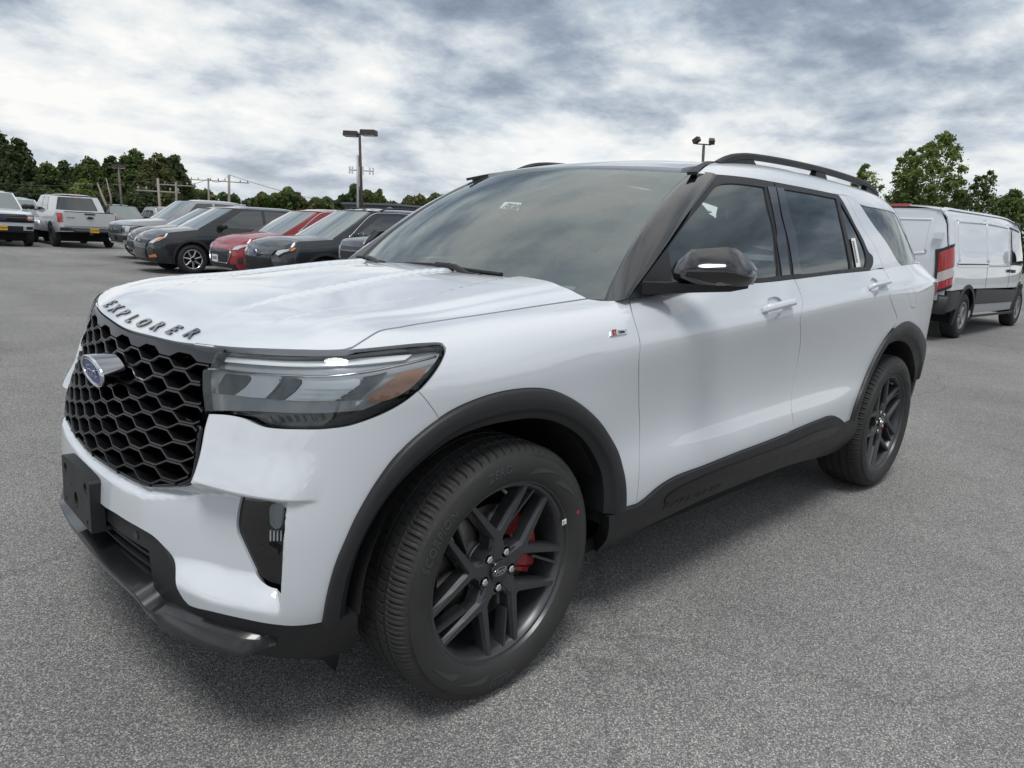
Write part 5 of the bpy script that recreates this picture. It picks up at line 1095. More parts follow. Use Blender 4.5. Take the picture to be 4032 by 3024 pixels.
def suv_uv(S, pts, mode):
    """(y,z) for 'f'ront/'r'ear faces or (x,z) for the side -> surface parameters"""
    q = np.asarray(pts, float); k = 1 if mode in 'fr' else 0
    a = {'f': np.abs(q[:, 0]), 'r': S.um-np.abs(q[:, 0]), 's': S.u0+q[:, 0]}[mode].copy(); b = np.full(len(q), .5); tgt = q.copy()
    if k == 1: tgt[:, 0] = -np.abs(tgt[:, 0])
    for _ in range(25):
        e = 1e-4; P = S.P(a, b); Pa = S.P(a+e, b); Pb = S.P(a, b+e)
        f = np.c_[P[:, k]-tgt[:, 0], P[:, 2]-tgt[:, 1]]; ja = np.c_[(Pa-P)[:, k], (Pa-P)[:, 2]]/e; jb = np.c_[(Pb-P)[:, k], (Pb-P)[:, 2]]/e
        det = ja[:, 0]*jb[:, 1]-ja[:, 1]*jb[:, 0]; det = np.where(np.abs(det) < 1e-6, 1e-6, det)
        a -= np.clip((f[:, 0]*jb[:, 1]-f[:, 1]*jb[:, 0])/det, -.15, .15); b -= np.clip((ja[:, 0]*f[:, 1]-ja[:, 1]*f[:, 0])/det, -.15, .15)
        a = np.clip(a, -.2, S.um+.2); b = np.clip(b, -.1, 1.1)
    if mode == 'f': a = np.where(q[:, 0] > 0, -np.abs(a), a)
    return np.c_[a, b]
def dense_open(P, st=.06):
    P = [np.asarray(p, float) for p in P]; out = [P[0]]
    for a, b in zip(P[:-1], P[1:]):
        m = max(1, int(np.linalg.norm(b-a)/st)); out += [a+(b-a)*t/m for t in range(1, m+1)]
    return np.array(out)
def densify(P, st=.05):
    P = [np.asarray(p, float) for p in P]; out = []
    for i in range(len(P)):
        a, b = P[i], P[(i+1) % len(P)]; m = max(1, int(np.linalg.norm(b-a)/st)); out += [a+(b-a)*t/m for t in range(m)]
    return np.array(out)
bg_tyre = mat('bg_tyre', (.02, .02, .021), .8); bg_glass = mat('car_glass', (.018, .024, .025), .04, coat=1., coat_rough=.0, spec=.9); bg_trim = mat('car_trim', (.022, .023, .025), .55); bg_chrome = mat('car_chrome', (.62, .63, .65), .12, 1.)
bg_ws = mat('car_windshield', (.10, .13, .13), .04, coat=1., coat_rough=.0, spec=1.0); lamp_clear = mat('car_headlamp', (.55, .57, .58), .12, .3, coat=1.); bg_red = mat('car_tail_lamp', (.35, .012, .016), .15, coat=1.); bg_amber = mat('car_amber', (.80, .22, .02), .2, coat=1.)
plate_y = mat('plate_yellow', (.75, .42, .02), .4); plate_w = mat('plate_white', (.7, .72, .76), .4); plate_b = mat('plate_blue', (.02, .03, .10), .4); under = mat('car_underside', (.006, .006, .006), .9)
WHEELS = {}
def bg_wheel(r, rim, style, m_rim):
    key = (r, rim, style, m_rim.name)
    if key in WHEELS: return copy_tree(WHEELS[key])
    root = empty('wheel'); w = .115
    prof = [(-w+.01, rim), (-w-.012, rim+.02), (-w-.010, r-.05), (-w+.02, r-.008), (-.06, r), (.06, r), (w-.02, r-.008), (w, r-.05), (w-.01, rim)]
    B = MB(); B.grid([[(q*sin(a), y, q*cos(a)) for y, q in prof] for a in np.linspace(0, 2*pi, 40, endpoint=False)], 0, True, closeu=True); B.build('tyre', bg_tyre, root)
    B = MB(); pr = [(-w+.005, rim), (-w-.006, rim-.004), (-w+.012, rim-.028), (-.02, rim-.04), (.05, rim-.04)]
    B.grid([[(q*sin(a), y, q*cos(a)) for y, q in pr] for a in np.linspace(0, 2*pi, 40, endpoint=False)], 0, True, closeu=True); B.build('rim', m_rim, root)
    B = MB(); B.tube([(0, .04, 0), (0, .05, 0)], rim-.02, 24); B.build('wheel_back', under, root)
    n = style
    for k in range(n):
        a = 2*pi*k/n; d = Vector((sin(a), 0, cos(a))); s = Vector((cos(a), 0, -sin(a))); B = MB()
        wd = .30*rim*5/n if n > 5 else .34*rim
        rows = [[d*t+s*(o*wd*(1-.25*t/rim))+Vector((0, y, 0)) for o, y in ((-.5, -.02), (-.36, -.10), (.36, -.10), (.5, -.02))] for t in (.03, rim*.55, rim-.015)]
        B.grid(rows); B.build('spoke', m_rim, root)
    B = MB(); B.tube([(0, -.03, 0), (0, -.108, 0)], .05, 14); B.build('hub_cap', m_rim, root)
    WHEELS[key] = root; return root
def bg_car(name, label, cat, loc, rz, sp, group='vehicles parked on the lot'):
    root = empty(name, loc, rz, label, cat, group); S = car_body(sp); L, W = sp['L'], sp['W']/2; pm = sp['paint']; zs = sp['zs']
    # lower body, one sheet per side with the wheel arches cut out
    ax = [sp['fo'], sp['fo']+sp['wb']]; ra = sp['r']+.07; um = S.um; holes = []
    outl = [(0., 0.)]
    for x in ax:
        th = [math.degrees(math.acos(max(-1, min(1, (zs+.02-sp['r'])/ra))))]; arc = [(x+ra*sin(radians(t)), sp['r']+ra*cos(radians(t))) for t in np.linspace(-min(th[0], 112), min(th[0], 112), 22)]
        outl += list(suv_uv(S, arc, 's'))
    outl = [np.asarray(p) for p in outl]
    for p in outl: p[1] = max(p[1], 0)
    poly = np.vstack([outl, [(um, 0.)], [(um, 1.)], [(0., 1.)]])
    poly = densify(poly, .10)
    panel('body_side', S, poly, pm, root, grid=.11, gx=.12, rim=.05, mirror=True)
    # bonnet and rear deck: sheets between the two upper edges
    def deck(nm, x0, x1, m_, n=14, crown=.05, dz=.0):
        uu = np.linspace(S.u0+x0 if x0 > .5 else 0, S.u0+x1, n) if x0 < 1.5 else np.linspace(S.u0+x0, S.um, n); P = S.P(uu, np.full(n, 1.)); rows = []
        for p in P: rows.append([(p[0], p[1]*-t, p[2]+dz+crown*(1-t*t)*min(1, abs(p[1])/.5)) for t in np.linspace(-1, 1, 11)])
        B = MB(); B.grid(rows, 0, True); return B.build(nm, m_, root)
    deck('bonnet', 0, sp['xc']+.25, pm, crown=sp.get('crown', .04))
    B = MB(); B.box((L*.5, 0, zs+.12), (L-.7, 2*W-.5, .16)); B.build('underside', under, root)
    for x in ax: B = MB(); B.box((x, 0, .52), (.74, 2*W-.16, .60)); B.build('wheel_housing', under, root)
    # greenhouse
    zb, zr = sp['zb'], sp['zr']; wb_, wt = sp.get('wbelt', .92)*W, sp.get('wroof', .70)*W; xc, xw, xr, xt = sp['xc'], sp['xw'], sp['xr'], sp['xt']; zc, zt = sp.get('zc', zb), sp.get('zt', zb)
    bl = [(xc, zc-.03), (xt, zt-.02)]; 
    def side_pt(x, z):       # outer face of the cabin side
        t = (z-zb)/(zr-zb); y = wb_+(wt-wb_)*max(t, -.1)+.035*4*max(0, t)*(1-max(0, t))*.5; return np.array((x, -y, z))
    GS = Surf(lambda x, z: np.c_[x, -(wb_+(wt-wb_)*np.clip((z-zb)/(zr-zb), -.2, 1.2)+.07*np.clip((z-zb)/(zr-zb), 0, 1)*(1-np.clip((z-zb)/(zr-zb), 0, 1))-.03*sstep(x, L-1.2, L)*0-.04*(1-sstep(x, xc-.3, xw+.2))), z], (0, L, zb-.1, zr), lambda P: np.c_[P[:, 0], P[:, 1]*0, P[:, 2]])
    top = sp.get('rooftop', zr-.05); so = np.array([(xc-.12, zc-.03), (xw, top-.012), (xw+.25, top), (xr-.2, top), (xr, top-.03), (xt, zt-.02)])
    so = densify(so, .12); panel('cabin_side', GS, so, pm, root, grid=.2, rim=.01, mirror=True)
    rows = []
    n = 16
    for x in np.linspace(xw-.03, xr+.02, n):
        e = min(1, (x-xw+.03)/.5, (xr+.02-x)/.5+.35); y0 = abs(GS.P([x], [top])[0][1]); zt_ = top+(zr-top)*sstep(e, -.25, 1); rows.append([(x, y0*t, top+.0+(zt_-top)*(1-abs(t)**3.0)) for t in np.linspace(-1, 1, 13)])
    B = MB(); B.grid(rows, 0, True); B.build('roof', pm, root)
    def sheet(nm, x0, z0, x1, z1, m_, bulge, off=.0, k0=1., k1=1., tb=(0, 1)):
        rows = []
        for t in np.linspace(tb[0], tb[1], 7):
            x, z = x0+(x1-x0)*t, z0+(z1-z0)*t; y = abs(GS.P([x], [max(z, zb-.08)])[0][1])*(k0+(k1-k0)*t); rows.append([(x+bulge*(1-s*s)-off*(1 if bulge < 0 else -1)*.9, y*s, z+off*.5+.0) for s in np.linspace(-1, 1, 13)])
        B = MB(); B.grid(rows, 0, True); return B.build(nm, m_, root)
    sheet('windshield_frame', xc-.10, zc-.03, xw, top-.01, pm, -.10); sheet('windshield', xc-.10, zc-.03, xw, top-.01, sp.get('ws', bg_ws), -.10, .012, .95, .93, (.05, .96))
    sheet('rear_frame', xt, zt-.02, xr, top-.02, pm, .08); sheet('rear_window', xt, zt-.02, xr, top-.02, bg_glass, .08, .012, .88, .86, (.12, .92))
    # side windows
    for wn in sp['win']:
        panel('window', GS, densify(wn, .1), bg_glass, root, grid=.3, off=.006, rim=.004, mirror=True)
    if sp.get('dlo'):
        for pth in sp['dlo']: strip('window_trim', GS, smooth_poly(np.array(pth), .08), .02, .008, sp.get('dlom', bg_chrome), root, mirror=True)
    # wheels
    for x in ax:
        for sg in (-1, 1):
            w = bg_wheel(sp['r'], sp['rim'], sp.get('spokes', 5), sp.get('mrim', bg_trim)); w.parent = root; w.location = (x, sg*(W-.125), sp['r']); w.rotation_euler = (0, random.Random(x+sg+L).random()*6, 0 if sg < 0 else pi)
    if sp.get('cladding'):
        c = sp['cladding']
        for x in ax:
            a1 = [(x+(ra+c)*sin(radians(t)), sp['r']+(ra+c)*cos(radians(t))) for t in np.linspace(-105, 105, 20)]; a2 = [(x+(ra-.005)*sin(radians(t)), sp['r']+(ra-.005)*cos(radians(t))) for t in np.linspace(105, -105, 20)]
            P = suv_uv(S, a1+a2, 's'); P[:, 1] = np.clip(P[:, 1], 0.0, 1); panel('arch_trim', S, P, bg_trim, root, grid=.2, off=.012, rim=.02, mirror=True)
    # mirrors
    for sg in (-1, 1):
        mx = xc+.45; p = GS.P([mx], [zb+.06])[0]; y = abs(p[1]); mm = sp.get('mmir', pm); sz = sp.get('mir', 1.0)
        B = MB(); R_ = []
        for t, wz, wx in ((0, .3, .3), (.15, .85, .9), (.5, 1, 1), (.85, .8, .9), (1, .35, .3)):
            cy = y+.05+.19*sz*t; R_.append([(mx+.02*t*2+.07*wx*cos(a), sg*cy, zb+.10*sz+.075*sz*wz*sin(a)) for a in np.linspace(0, 2*pi, 10, endpoint=False)])
        B.grid(R_, 0, True, closev=True); B.f += [tuple(range(10)), tuple(40+k for k in range(10))]; B.m += [0, 0]; B.smooth += [True]*2; B.build('door_mirror', mm, root)
        B = MB(); B.box((mx+.02, sg*(y+.03), zb+.05), (.08, .12, .05)); B.build('mirror_arm', bg_trim, root)
    # lamps, grilles, plates: polygons on the front ('f'), rear ('r') or side ('s')
    for ft in sp['feat']:
        nm, m_, mode, pts, off = ft[:5]; kw = ft[5] if len(ft) > 5 else {}
        mir = kw.get('mir', True) and not (mode in 'fr' and min(p[0] for p in pts) < 0)
        P = densify(pts, .04 if mode in 'fr' else .08)
        if mode == 'r':
            Pu = suv_uv(S, P, 'r'); Pu[:, 0] = np.where(P[:, 0] < 0, 2*S.um-Pu[:, 0], Pu[:, 0])
            if P[:, 0].min() < 0:
                # across the tail centre: build straight in space
                Q = S.P(np.minimum(Pu[:, 0], 2*S.um-Pu[:, 0]), Pu[:, 1])*[1, 1, 1]; xx = Q[:, 0].max()+off; B = MB(); n = len(P); fr_ = [(xx, p[0], p[1]) for p in P]; bk = [(xx-.04, p[0], p[1]) for p in P]
                B.add(fr_+bk, [tuple(range(n)), tuple(reversed(range(n, 2*n)))]+[(i, i+n, (i+1) % n+n, (i+1) % n) for i in range(n)]); B.build(nm, m_, root); continue
        else: Pu = suv_uv(S, P, mode)
        panel(nm, S, Pu, m_, root, grid=kw.get('grid', .12), off=off, rim=.015, mirror=mir)
    for pl_ in sp.get('bars', []):      # thin raised bars across the grille
        nm, m_, mode, a_, b_, wdt, off = pl_; t = np.linspace(0, 1, 14)[:, None]; P = suv_uv(S, np.array(a_)+(np.array(b_)-np.array(a_))*t, mode); strip(nm, S, P, wdt, .012, m_, root, base=off, round_=False)
    return root, S
def oval_pts(cy, cz, a, b, n=20): return [(cy+a*cos(2*pi*i/n), cz+b*sin(2*pi*i/n)) for i in range(n)]
def car_paint(nm, c, metal=.0, rough=.35): return mat(nm, c, rough, metal, coat=1., coat_rough=.02, spec=.3)
p_white = car_paint('truck_white', (.66, .69, .73)); p_silver = car_paint('truck_silver', (.56, .57, .58), .25); p_grey = car_paint('pickup_grey', (.40, .42, .44), .4); p_black = car_paint('car_black', (.010, .011, .013)); p_black2 = car_paint('car_black_blue', (.011, .014, .018)); p_red = car_paint('car_red', (.27, .007, .016)); p_dgrey = car_paint('car_dark_grey', (.024, .028, .034), .3)
mesh_dark = mat('grille_mesh', (.010, .010, .011), .35, coat=.4)
def rect(y0, y1, z0, z1): return [(y0, z0), (y1, z0), (y1, z1), (y0, z1)]
# ---- plate lettering straight on a plate face (front faces at local -x, rear at +x)
def plate(root, x, yc, zc, txt, face, m_=plate_y, w=.305, h=.155):
    d = -1 if face == 'f' else 1; pr = empty('number_plate'); pr.parent = root; B = MB(); B.box((x, yc, zc), (.012, w, h)); B.build('plate_face', m_, pr)
    vs, fs = text_mesh(txt, .085, 0, .003, .002); B = MB(); B.add([(x+d*(.0075+z), yc+(-a if face == 'f' else a)*.95, zc+b) for a, b, z in vs], fs); B.build('plate_print', plate_b, pr)
def emblem(root, x, zc, a, b, face='f', field=ford_blue):
    d = -1 if face == 'f' else 1; e = empty('emblem'); e.parent = root
    B = MB(); B.tube([(x, 0, zc), (x+d*.02, 0, zc)], 1., 24); B.v = [(v[0], v[1]*a, zc+(v[2]-zc)*b) for v in B.v]; B.build('rim', bg_chrome, e)
    B = MB(); B.tube([(x+d*.021, 0, zc), (x+d*.024, 0, zc)], 1., 24); B.v = [(v[0], v[1]*a*.88, zc+(v[2]-zc)*b*.82) for v in B.v]; B.build('field', field, e)
    if field is ford_blue or True:
        vs, fs = text_mesh('Ford', a*.62, .3, .004, .001); B = MB(); B.add([(x+d*(.026+abs(z)), (-p if face == 'f' else p)*1.05, zc+q) for p, q, z in vs], fs); B.build('lettering', bg_chrome, e)
# ---- pickups
def pickup(bx):   # common proportions of a full-size crew-cab truck
    return dict(L=5.9, W=2.03, fo=.95, wb=3.69, r=.405, rim=.25, zs=.52, zb=1.27, zr=1.955, rooftop=1.89, xc=1.55, xw=2.30, xr=3.95, xt=4.22, zc=1.27, zt=1.30, wbelt=.93, wroof=.74, bow=.06, corner=.10, crown=.05, rbow=.03,
                top=[(0, 1.14), (.3, 1.20), (1.0, 1.25), (1.6, 1.28), (3, 1.27), (4.3, 1.29), (5.9, 1.31)], ysc=[.96, .99, 1., .99, .95], lean=[.06, .01, 0, .0, .03], rlean=[.03, 0, 0, 0, 0],
                win=[[(1.95, 1.33), (2.42, 1.82), (2.98, 1.84), (2.98, 1.33)], [(3.06, 1.33), (3.06, 1.84), (3.75, 1.83), (3.95, 1.36)]], mir=1.35, mmir=bg_trim, spokes=6)
sp = pickup(0); sp.update(paint=p_white, feat=[('grille', bg_trim, 'f', rect(-.74, .74, .84, 1.12), .02), ('headlight', lamp_black, 'f', rect(.74, .97, .84, 1.10), .018), ('headlight_lens', lamp_clear, 'f', rect(.78, .93, .93, 1.06), .026), ('side_marker', bg_amber, 'f', rect(.74, .93, .965, .995), .034),
    ('bumper_trim', bg_trim, 'f', rect(-.62, .62, .56, .72), .03), ('valance', bg_trim, 'f', rect(-.95, .95, .50, .545), .02), ('fog_lamp', bg_trim, 'f', rect(.72, .90, .62, .71), .03)],
    bars=[('grille_bar', gloss_black, 'f', (-.72, z), (.72, z), .035, .022) for z in (.89, .95, 1.01, 1.07)])
wt, _ = bg_car('pickup_truck', 'white pickup truck facing out with a black slatted grille and yellow plate', 'truck', (3.30, 28.1, 0), pi/2, sp)
emblem(wt, -.035, .985, .12, .05); plate(wt, -.045, 0, .65, 'AW8634', 'f')
sp = pickup(0); sp.update(paint=p_silver, feat=[('tail_lamp', bg_red, 'r', rect(.86, .985, .92, 1.24), .012), ('bumper', bg_chrome, 'r', [(-1.0, .62), (1.0, .62), (1.0, .74), (.62, .74), (.58, .68), (-.58, .68), (-.62, .74), (-1.0, .74)], .12), ('bumper_step', bg_trim, 'r', rect(-.57, .57, .58, .72), .10),
    ('tailgate_panel', p_silver, 'r', rect(-.84, .84, .80, 1.28), .018), ('tailgate_groove', bg_trim, 'r', rect(-.80, .80, 1.285, 1.31), .016), ('arch_moulding', p_silver, 's', rect(.35, 1.5, .58, .60), .01)], cladding=.06, mrim=bg_trim)
stt, _ = bg_car('pickup_truck', 'silver pickup truck seen from behind with red tail lamps and yellow plate', 'truck', (5.95, 33.7, 0), -pi/2, sp)
# (nose points along +y, so the tail faces the camera)
emblem(stt, 5.925, 1.10, .12, .05, 'r', bg_trim); plate(stt, 6.01, .10, .655, 'GZU5481', 'r')
B = MB(); B.box((5.93, -.62, 1.10), (.012, .26, .035)); B.build('tailgate_badge', bg_chrome, stt)
B = MB(); B.box((5.935, 0, 1.235), (.014, .34, .05)); B.build('tailgate_handle', bg_trim, stt)
B = MB(); B.box((4.02, 0, 1.90), (.05, .32, .035)); B.build('high_brake_lamp', bg_red, stt)
B = MB(); B.box((5.95, 0, .54), (.16, .09, .09)); B.build('tow_hitch', bg_trim, stt)
B = MB(); B.box((5.05, 0, 1.05), (1.6, 1.7, .05)); B.build('bed_floor', bg_trim, stt)
# ---- the row of parked cars with their noses towards the aisle
def front_x(pxl, yc, half, z=.7):
    P = on_plane(pxl[0], pxl[1], 1, yc+half); return float(P[0])
def crossover(**k):
    d = dict(L=4.55, W=1.84, fo=.92, wb=2.69, r=.35, rim=.225, zs=.21, zb=1.05, zr=1.665, rooftop=1.60, xc=1.18, xw=2.05, xr=3.75, xt=4.30, zc=1.06, zt=1.10, wbelt=.93, wroof=.70, bow=.14, corner=.18, crown=.055, rbow=.08,
             top=[(0, .80), (.25, .93), (.6, .99), (1.2, 1.06), (2.0, 1.05), (3.3, 1.08), (4.55, 1.10)],
             win=[[(1.55, 1.11), (2.22, 1.53), (2.72, 1.56), (2.72, 1.10)], [(2.80, 1.10), (2.80, 1.56), (3.35, 1.545), (3.62, 1.13)], [(3.72, 1.14), (3.48, 1.53), (3.70, 1.51), (4.05, 1.17)]], spokes=5, mrim=bg_trim, cladding=.05)
    d.update(k); return d
def shine(*c): return mat('tmp')
# grey mid-size pickup
sp = pickup(0); sp.update(paint=p_grey, L=5.35, W=1.92, fo=.88, wb=3.27, zr=1.88, rooftop=1.82, r=.385, zs=.46, zb=1.22, zc=1.20, zt=1.24, xc=1.30, xw=2.05, xr=3.55, xt=3.75, top=[(0, 1.02), (.25, 1.10), (.9, 1.17), (1.4, 1.21), (2.6, 1.22), (5.35, 1.26)], mir=1.1,
    win=[[(1.72, 1.28), (2.18, 1.75), (2.66, 1.77), (2.66, 1.28)], [(2.74, 1.28), (2.74, 1.77), (3.35, 1.76), (3.55, 1.31)]],
    feat=[('grille', mesh_dark, 'f', [(-.62, .74), (.62, .74), (.66, 1.0), (-.66, 1.0)], .015), ('headlight', lamp_black, 'f', [(.66, .78), (.93, .80), (.95, 1.0), (.66, 1.0)], .014), ('headlight_lens', lamp_clear, 'f', [(.84, .80), (.92, .80), (.94, .98), (.70, .98), (.70, .93), (.84, .93)], .022),
          ('bumper_trim', bg_trim, 'f', rect(-.90, .90, .50, .70), .03), ('skid_plate', bg_chrome, 'f', [(-.75, .44), (.75, .44), (.90, .58), (.72, .58), (.62, .50), (-.62, .50), (-.72, .58), (-.90, .58)], .05)],
    bars=[('grille_bar', gloss_black, 'f', (-.64, .86), (.64, .86), .06, .018)])
RY = 22.0; RX = front_x(px('B2', (80, 560))[0], RY, .80)
rg, _ = bg_car('pickup_truck', 'grey mid-size pickup with a black honeycomb grille and silver skid plate', 'truck', (RX, RY, 0), 0, sp); emblem(rg, -.02, .87, .11, .045); plate(rg, -.05, 0, .60, '', 'f', bg_trim)
# black compact SUV with round-cornered grille
sp = crossover(paint=p_black, feat=[('grille', mesh_dark, 'f', [(-.40, .52), (.40, .52), (.50, .66), (.46, .80), (-.46, .80), (-.50, .66)], .014), ('headlight', lamp_clear, 'f', [(.54, .74), (.78, .77), (.86, .83), (.54, .80)], .008), ('lower_trim', bg_trim, 'f', rect(-.75, .75, .30, .40), .01), ('skid_plate', bg_chrome, 'f', rect(-.55, .55, .285, .315), .015), ('lamp_trim', bg_chrome, 'f', [(.60, .40), (.80, .44), (.82, .47), (.60, .43)], .012)],
    bars=[('grille_bar', bg_chrome, 'f', (-.46, z), (.46, z), .010, .012) for z in (.57, .63, .69, .75)])
EY = 19.15; EX = front_x(px('B2', (285, 560))[0], EY, .62)
en, _ = bg_car('compact_suv', 'black compact SUV with slim headlights parked beside the grey pickup', 'SUV', (EX, EY, 0), 0, sp); emblem(en, -.01, .72, .10, .042); plate(en, -.02, .0, .52, '', 'f', bg_trim)
# older black compact SUV with bright wheels
sp = crossover(paint=p_black2, mrim=bg_chrome, spokes=7, mmir=bg_trim, rim=.235, r=.35, feat=[('grille', bg_trim, 'f', [(-.44, .70), (.44, .70), (.50, .76), (-.50, .76)], .012), ('chrome_bar', mat('satin_bar', (.13, .13, .135), .25, .8), 'f', [(-.42, .585), (.42, .585), (.46, .69), (-.46, .69)], .02), ('intake', mesh_dark, 'f', [(-.42, .34), (.42, .34), (.42, .575), (-.42, .575)], .012), ('side_intake', mesh_dark, 'f', [(.47, .43), (.78, .46), (.72, .56), (.50, .63)], .012),
    ('headlight', lamp_clear, 'f', [(.52, .70), (.72, .70), (.83, .77), (.87, .86), (.78, .84), (.60, .77)], .012), ('turn_signal', bg_amber, 'f', [(.76, .745), (.83, .79), (.86, .85), (.80, .83)], .016), ('fog_lamp', bg_amber, 'f', [(.53, .375), (.80, .40), (.79, .465), (.66, .43), (.53, .42)], .016), ('lower_trim', bg_trim, 'f', rect(-.85, .85, .28, .345), .012)],
    bars=[('grille_bar', p_black2, 'f', (-.42, z), (.42, z), .03, .016) for z in (.40, .455, .51)])
OY = 16.3; OX = 5.08-.92
oe, _ = bg_car('compact_suv', 'older black compact SUV with orange fog lamps and bright alloy wheels', 'SUV', (OX, OY, 0), 0, sp); emblem(oe, .0, .735, .085, .035)
# red compact SUV
sp = crossover(paint=p_red, dlo=[[(1.40, 1.06), (2.10, 1.56), (2.45, 1.60), (3.3, 1.59)]], feat=[('grille', mesh_dark, 'f', [(-.44, .42), (.44, .42), (.56, .60), (.50, .70), (-.50, .70), (-.56, .60)], .012), ('headlight', lamp_clear, 'f', [(.58, .70), (.76, .71), (.86, .79), (.86, .83), (.60, .76)], .010), ('air_curtain', bg_trim, 'f', [(.76, .42), (.84, .42), (.85, .56), (.78, .54)], .006), ('lower_trim', bg_trim, 'f', rect(-.66, .66, .28, .40), .012), ('skid_plate', bg_chrome, 'f', rect(-.5, .5, .29, .32), .02)])
DY = 13.45; DX = front_x(px('B2', (1308, 680))[0], DY, .62)
rc, RS = bg_car('compact_suv', 'dark red compact SUV with a chrome-edged grille and white plate', 'SUV', (DX, DY, 0), 0, sp); plate(rc, -.025, .10, .50, 'LKX42', 'f', plate_w)
for q in ([(-.50, .70), (-.56, .60), (-.44, .42)], [(-.44, .42), (.44, .42)], [(.44, .42), (.56, .60), (.50, .70)]):
    strip('grille_frame', RS, suv_uv(RS, dense_open(q), 'f'), .018, .014, bg_chrome, rc, base=.01)
# dark grey compact SUV with round emblem
sp = crossover(paint=p_dgrey, L=4.6, zr=1.69, rooftop=1.63, dlo=[[(1.42, 1.08), (2.05, 1.56), (2.4, 1.60), (3.3, 1.60)]], top=[(0, .88), (.22, .98), (.6, 1.02), (1.2, 1.07), (2.0, 1.06), (3.3, 1.09), (4.6, 1.12)], feat=[('grille', mesh_dark, 'f', [(-.62, .42), (.62, .42), (.46, .72), (-.46, .72)], .012), ('grille_frame', p_dgrey, 'f', [(-.50, .74), (.50, .74), (.56, .83), (-.56, .83)], .02), ('headlight', lamp_black, 'f', [(.56, .74), (.70, .72), (.87, .83), (.87, .89), (.60, .84)], .010), ('headlight_bar', lamp_clear, 'f', [(.60, .765), (.70, .745), (.83, .83), (.83, .865), (.62, .82)], .016), ('turn_signal', bg_amber, 'f', [(.84, .83), (.865, .84), (.87, .89), (.85, .885)], .016), ('lower_trim', bg_trim, 'f', rect(-.80, .80, .28, .40), .012), ('bumper_bar', bg_chrome, 'f', rect(-.50, .50, .37, .40), .018)])
VY = 10.6; VX = front_x(px('B3', (155, 640))[0], VY, .60)
rv, VS = bg_car('compact_suv', 'dark grey compact SUV with black mesh grille parked beside the red one', 'SUV', (VX, VY, 0), 0, sp)
B = MB(); B.tube([(-.005, 0, .77), (-.035, 0, .77)], .062, 20); B.build('emblem_ring', bg_chrome, rv); B = MB(); B.tube([(-.036, 0, .77), (-.04, 0, .77)], .05, 20); B.build('emblem_field', ford_blue, rv)
for sg in (-1, 1): B = MB(); B.tube([(2.25, sg*.60, 1.615), (2.4, sg*.61, 1.685), (3.0, sg*.61, 1.70), (3.6, sg*.60, 1.67), (3.72, sg*.59, 1.62)], .017, 8); B.build('roof_rail', bg_trim, rv)
# dark pickup whose nose shows beside the windscreen pillar
sp = pickup(0); sp.update(paint=car_paint('pickup_slate', (.09, .10, .11), .4), L=5.5, W=1.95, zr=1.86, rooftop=1.80, feat=[('grille', mesh_dark, 'f', rect(-.74, .74, .74, 1.0), .012), ('headlight', lamp_clear, 'f', rect(.76, .94, .80, 1.0), .012), ('bumper_trim', bg_trim, 'f', rect(-.92, .92, .50, .70), .02)])
sp['top'] = [(0, 1.06), (.3, 1.14), (1.0, 1.20), (1.6, 1.23), (3, 1.24), (5.5, 1.28)]
PY = 7.75; PX_ = front_x(px('B3', (1185, 620))[0], PY, .80)
dp, DS = bg_car('pickup_truck', 'slate grey pickup nose with a honeycomb grille next to the dark SUV', 'truck', (PX_, PY, 0), 0, sp)
def mesh_grille(S, root, y0, y1, z0, z1, cell, m_, slope=0., off=.02):
    rows_ = int((z1-z0)/(cell*.5)); 
    for k in range(1, rows_):
        z = z0+k*cell*.5; n = max(3, int((y1-y0)/(cell*.5))*2+1); ys = np.linspace(y0+slope*(z-z0), y1-slope*(z-z0), n); zz = z+np.where(np.arange(n) % 2 == k % 2, .24, -.24)*cell
        strip('grille_bar', S, suv_uv(S, np.c_[ys, zz], 'f'), .011, .012, m_, root, base=off, round_=False)
mesh_grille(DS, dp, -.72, .72, .74, 1.0, .09, bg_chrome)
mesh_grille(RS, rc, -.42, .42, .42, .70, .07, mat('mesh_grey', (.12, .12, .125), .3, .6), off=.012)
mesh_grille(VS, rv, -.58, .58, .42, .72, .07, mat('mesh_dark_grey', (.07, .07, .075), .3, .6), .45, .012)
# white SUV with roof rails standing behind the row, further white vehicles by the tree line
sp = crossover(paint=p_white, L=4.9, W=1.95, zr=1.80, rooftop=1.73, feat=[('grille', bg_trim, 'f', rect(-.5, .5, .55, .8), .01), ('headlight', lamp_clear, 'f', rect(.55, .88, .74, .84), .01), ('tail_lamp', bg_red, 'r', rect(.6, .9, .85, 1.05), .01)])
ww, _ = bg_car('large_suv', 'white SUV with silver roof rails standing behind the parked row', 'SUV', (15.6, 22.4, 0), pi, sp)
for sg in (-1, 1): B = MB(); B.tube([(2.2, sg*.60, 1.72), (2.35, sg*.62, 1.80), (3.0, sg*.62, 1.82), (3.55, sg*.60, 1.79), (3.68, sg*.59, 1.72)], .02, 8); B.build('roof_rail', bg_chrome, ww)
for i_, (x_, y_, lb, pm_) in enumerate(((5.0, 33.5, 'white pickup parked nose out between the two larger trucks', p_white), (9.2, 40.5, 'white SUV in the far row beyond the silver truck tail', p_white), (11.3, 41.0, 'dark SUV in the far row under the bare tree', p_black), (13.2, 39.2, 'silver SUV in the far row behind the grey pickup', p_silver))):
    s2 = dict(sp); s2['paint'] = pm_
    bg_car('parked_car', lb, 'SUV', (x_, y_, 0), pi/2, s2, 'vehicles in the far row')
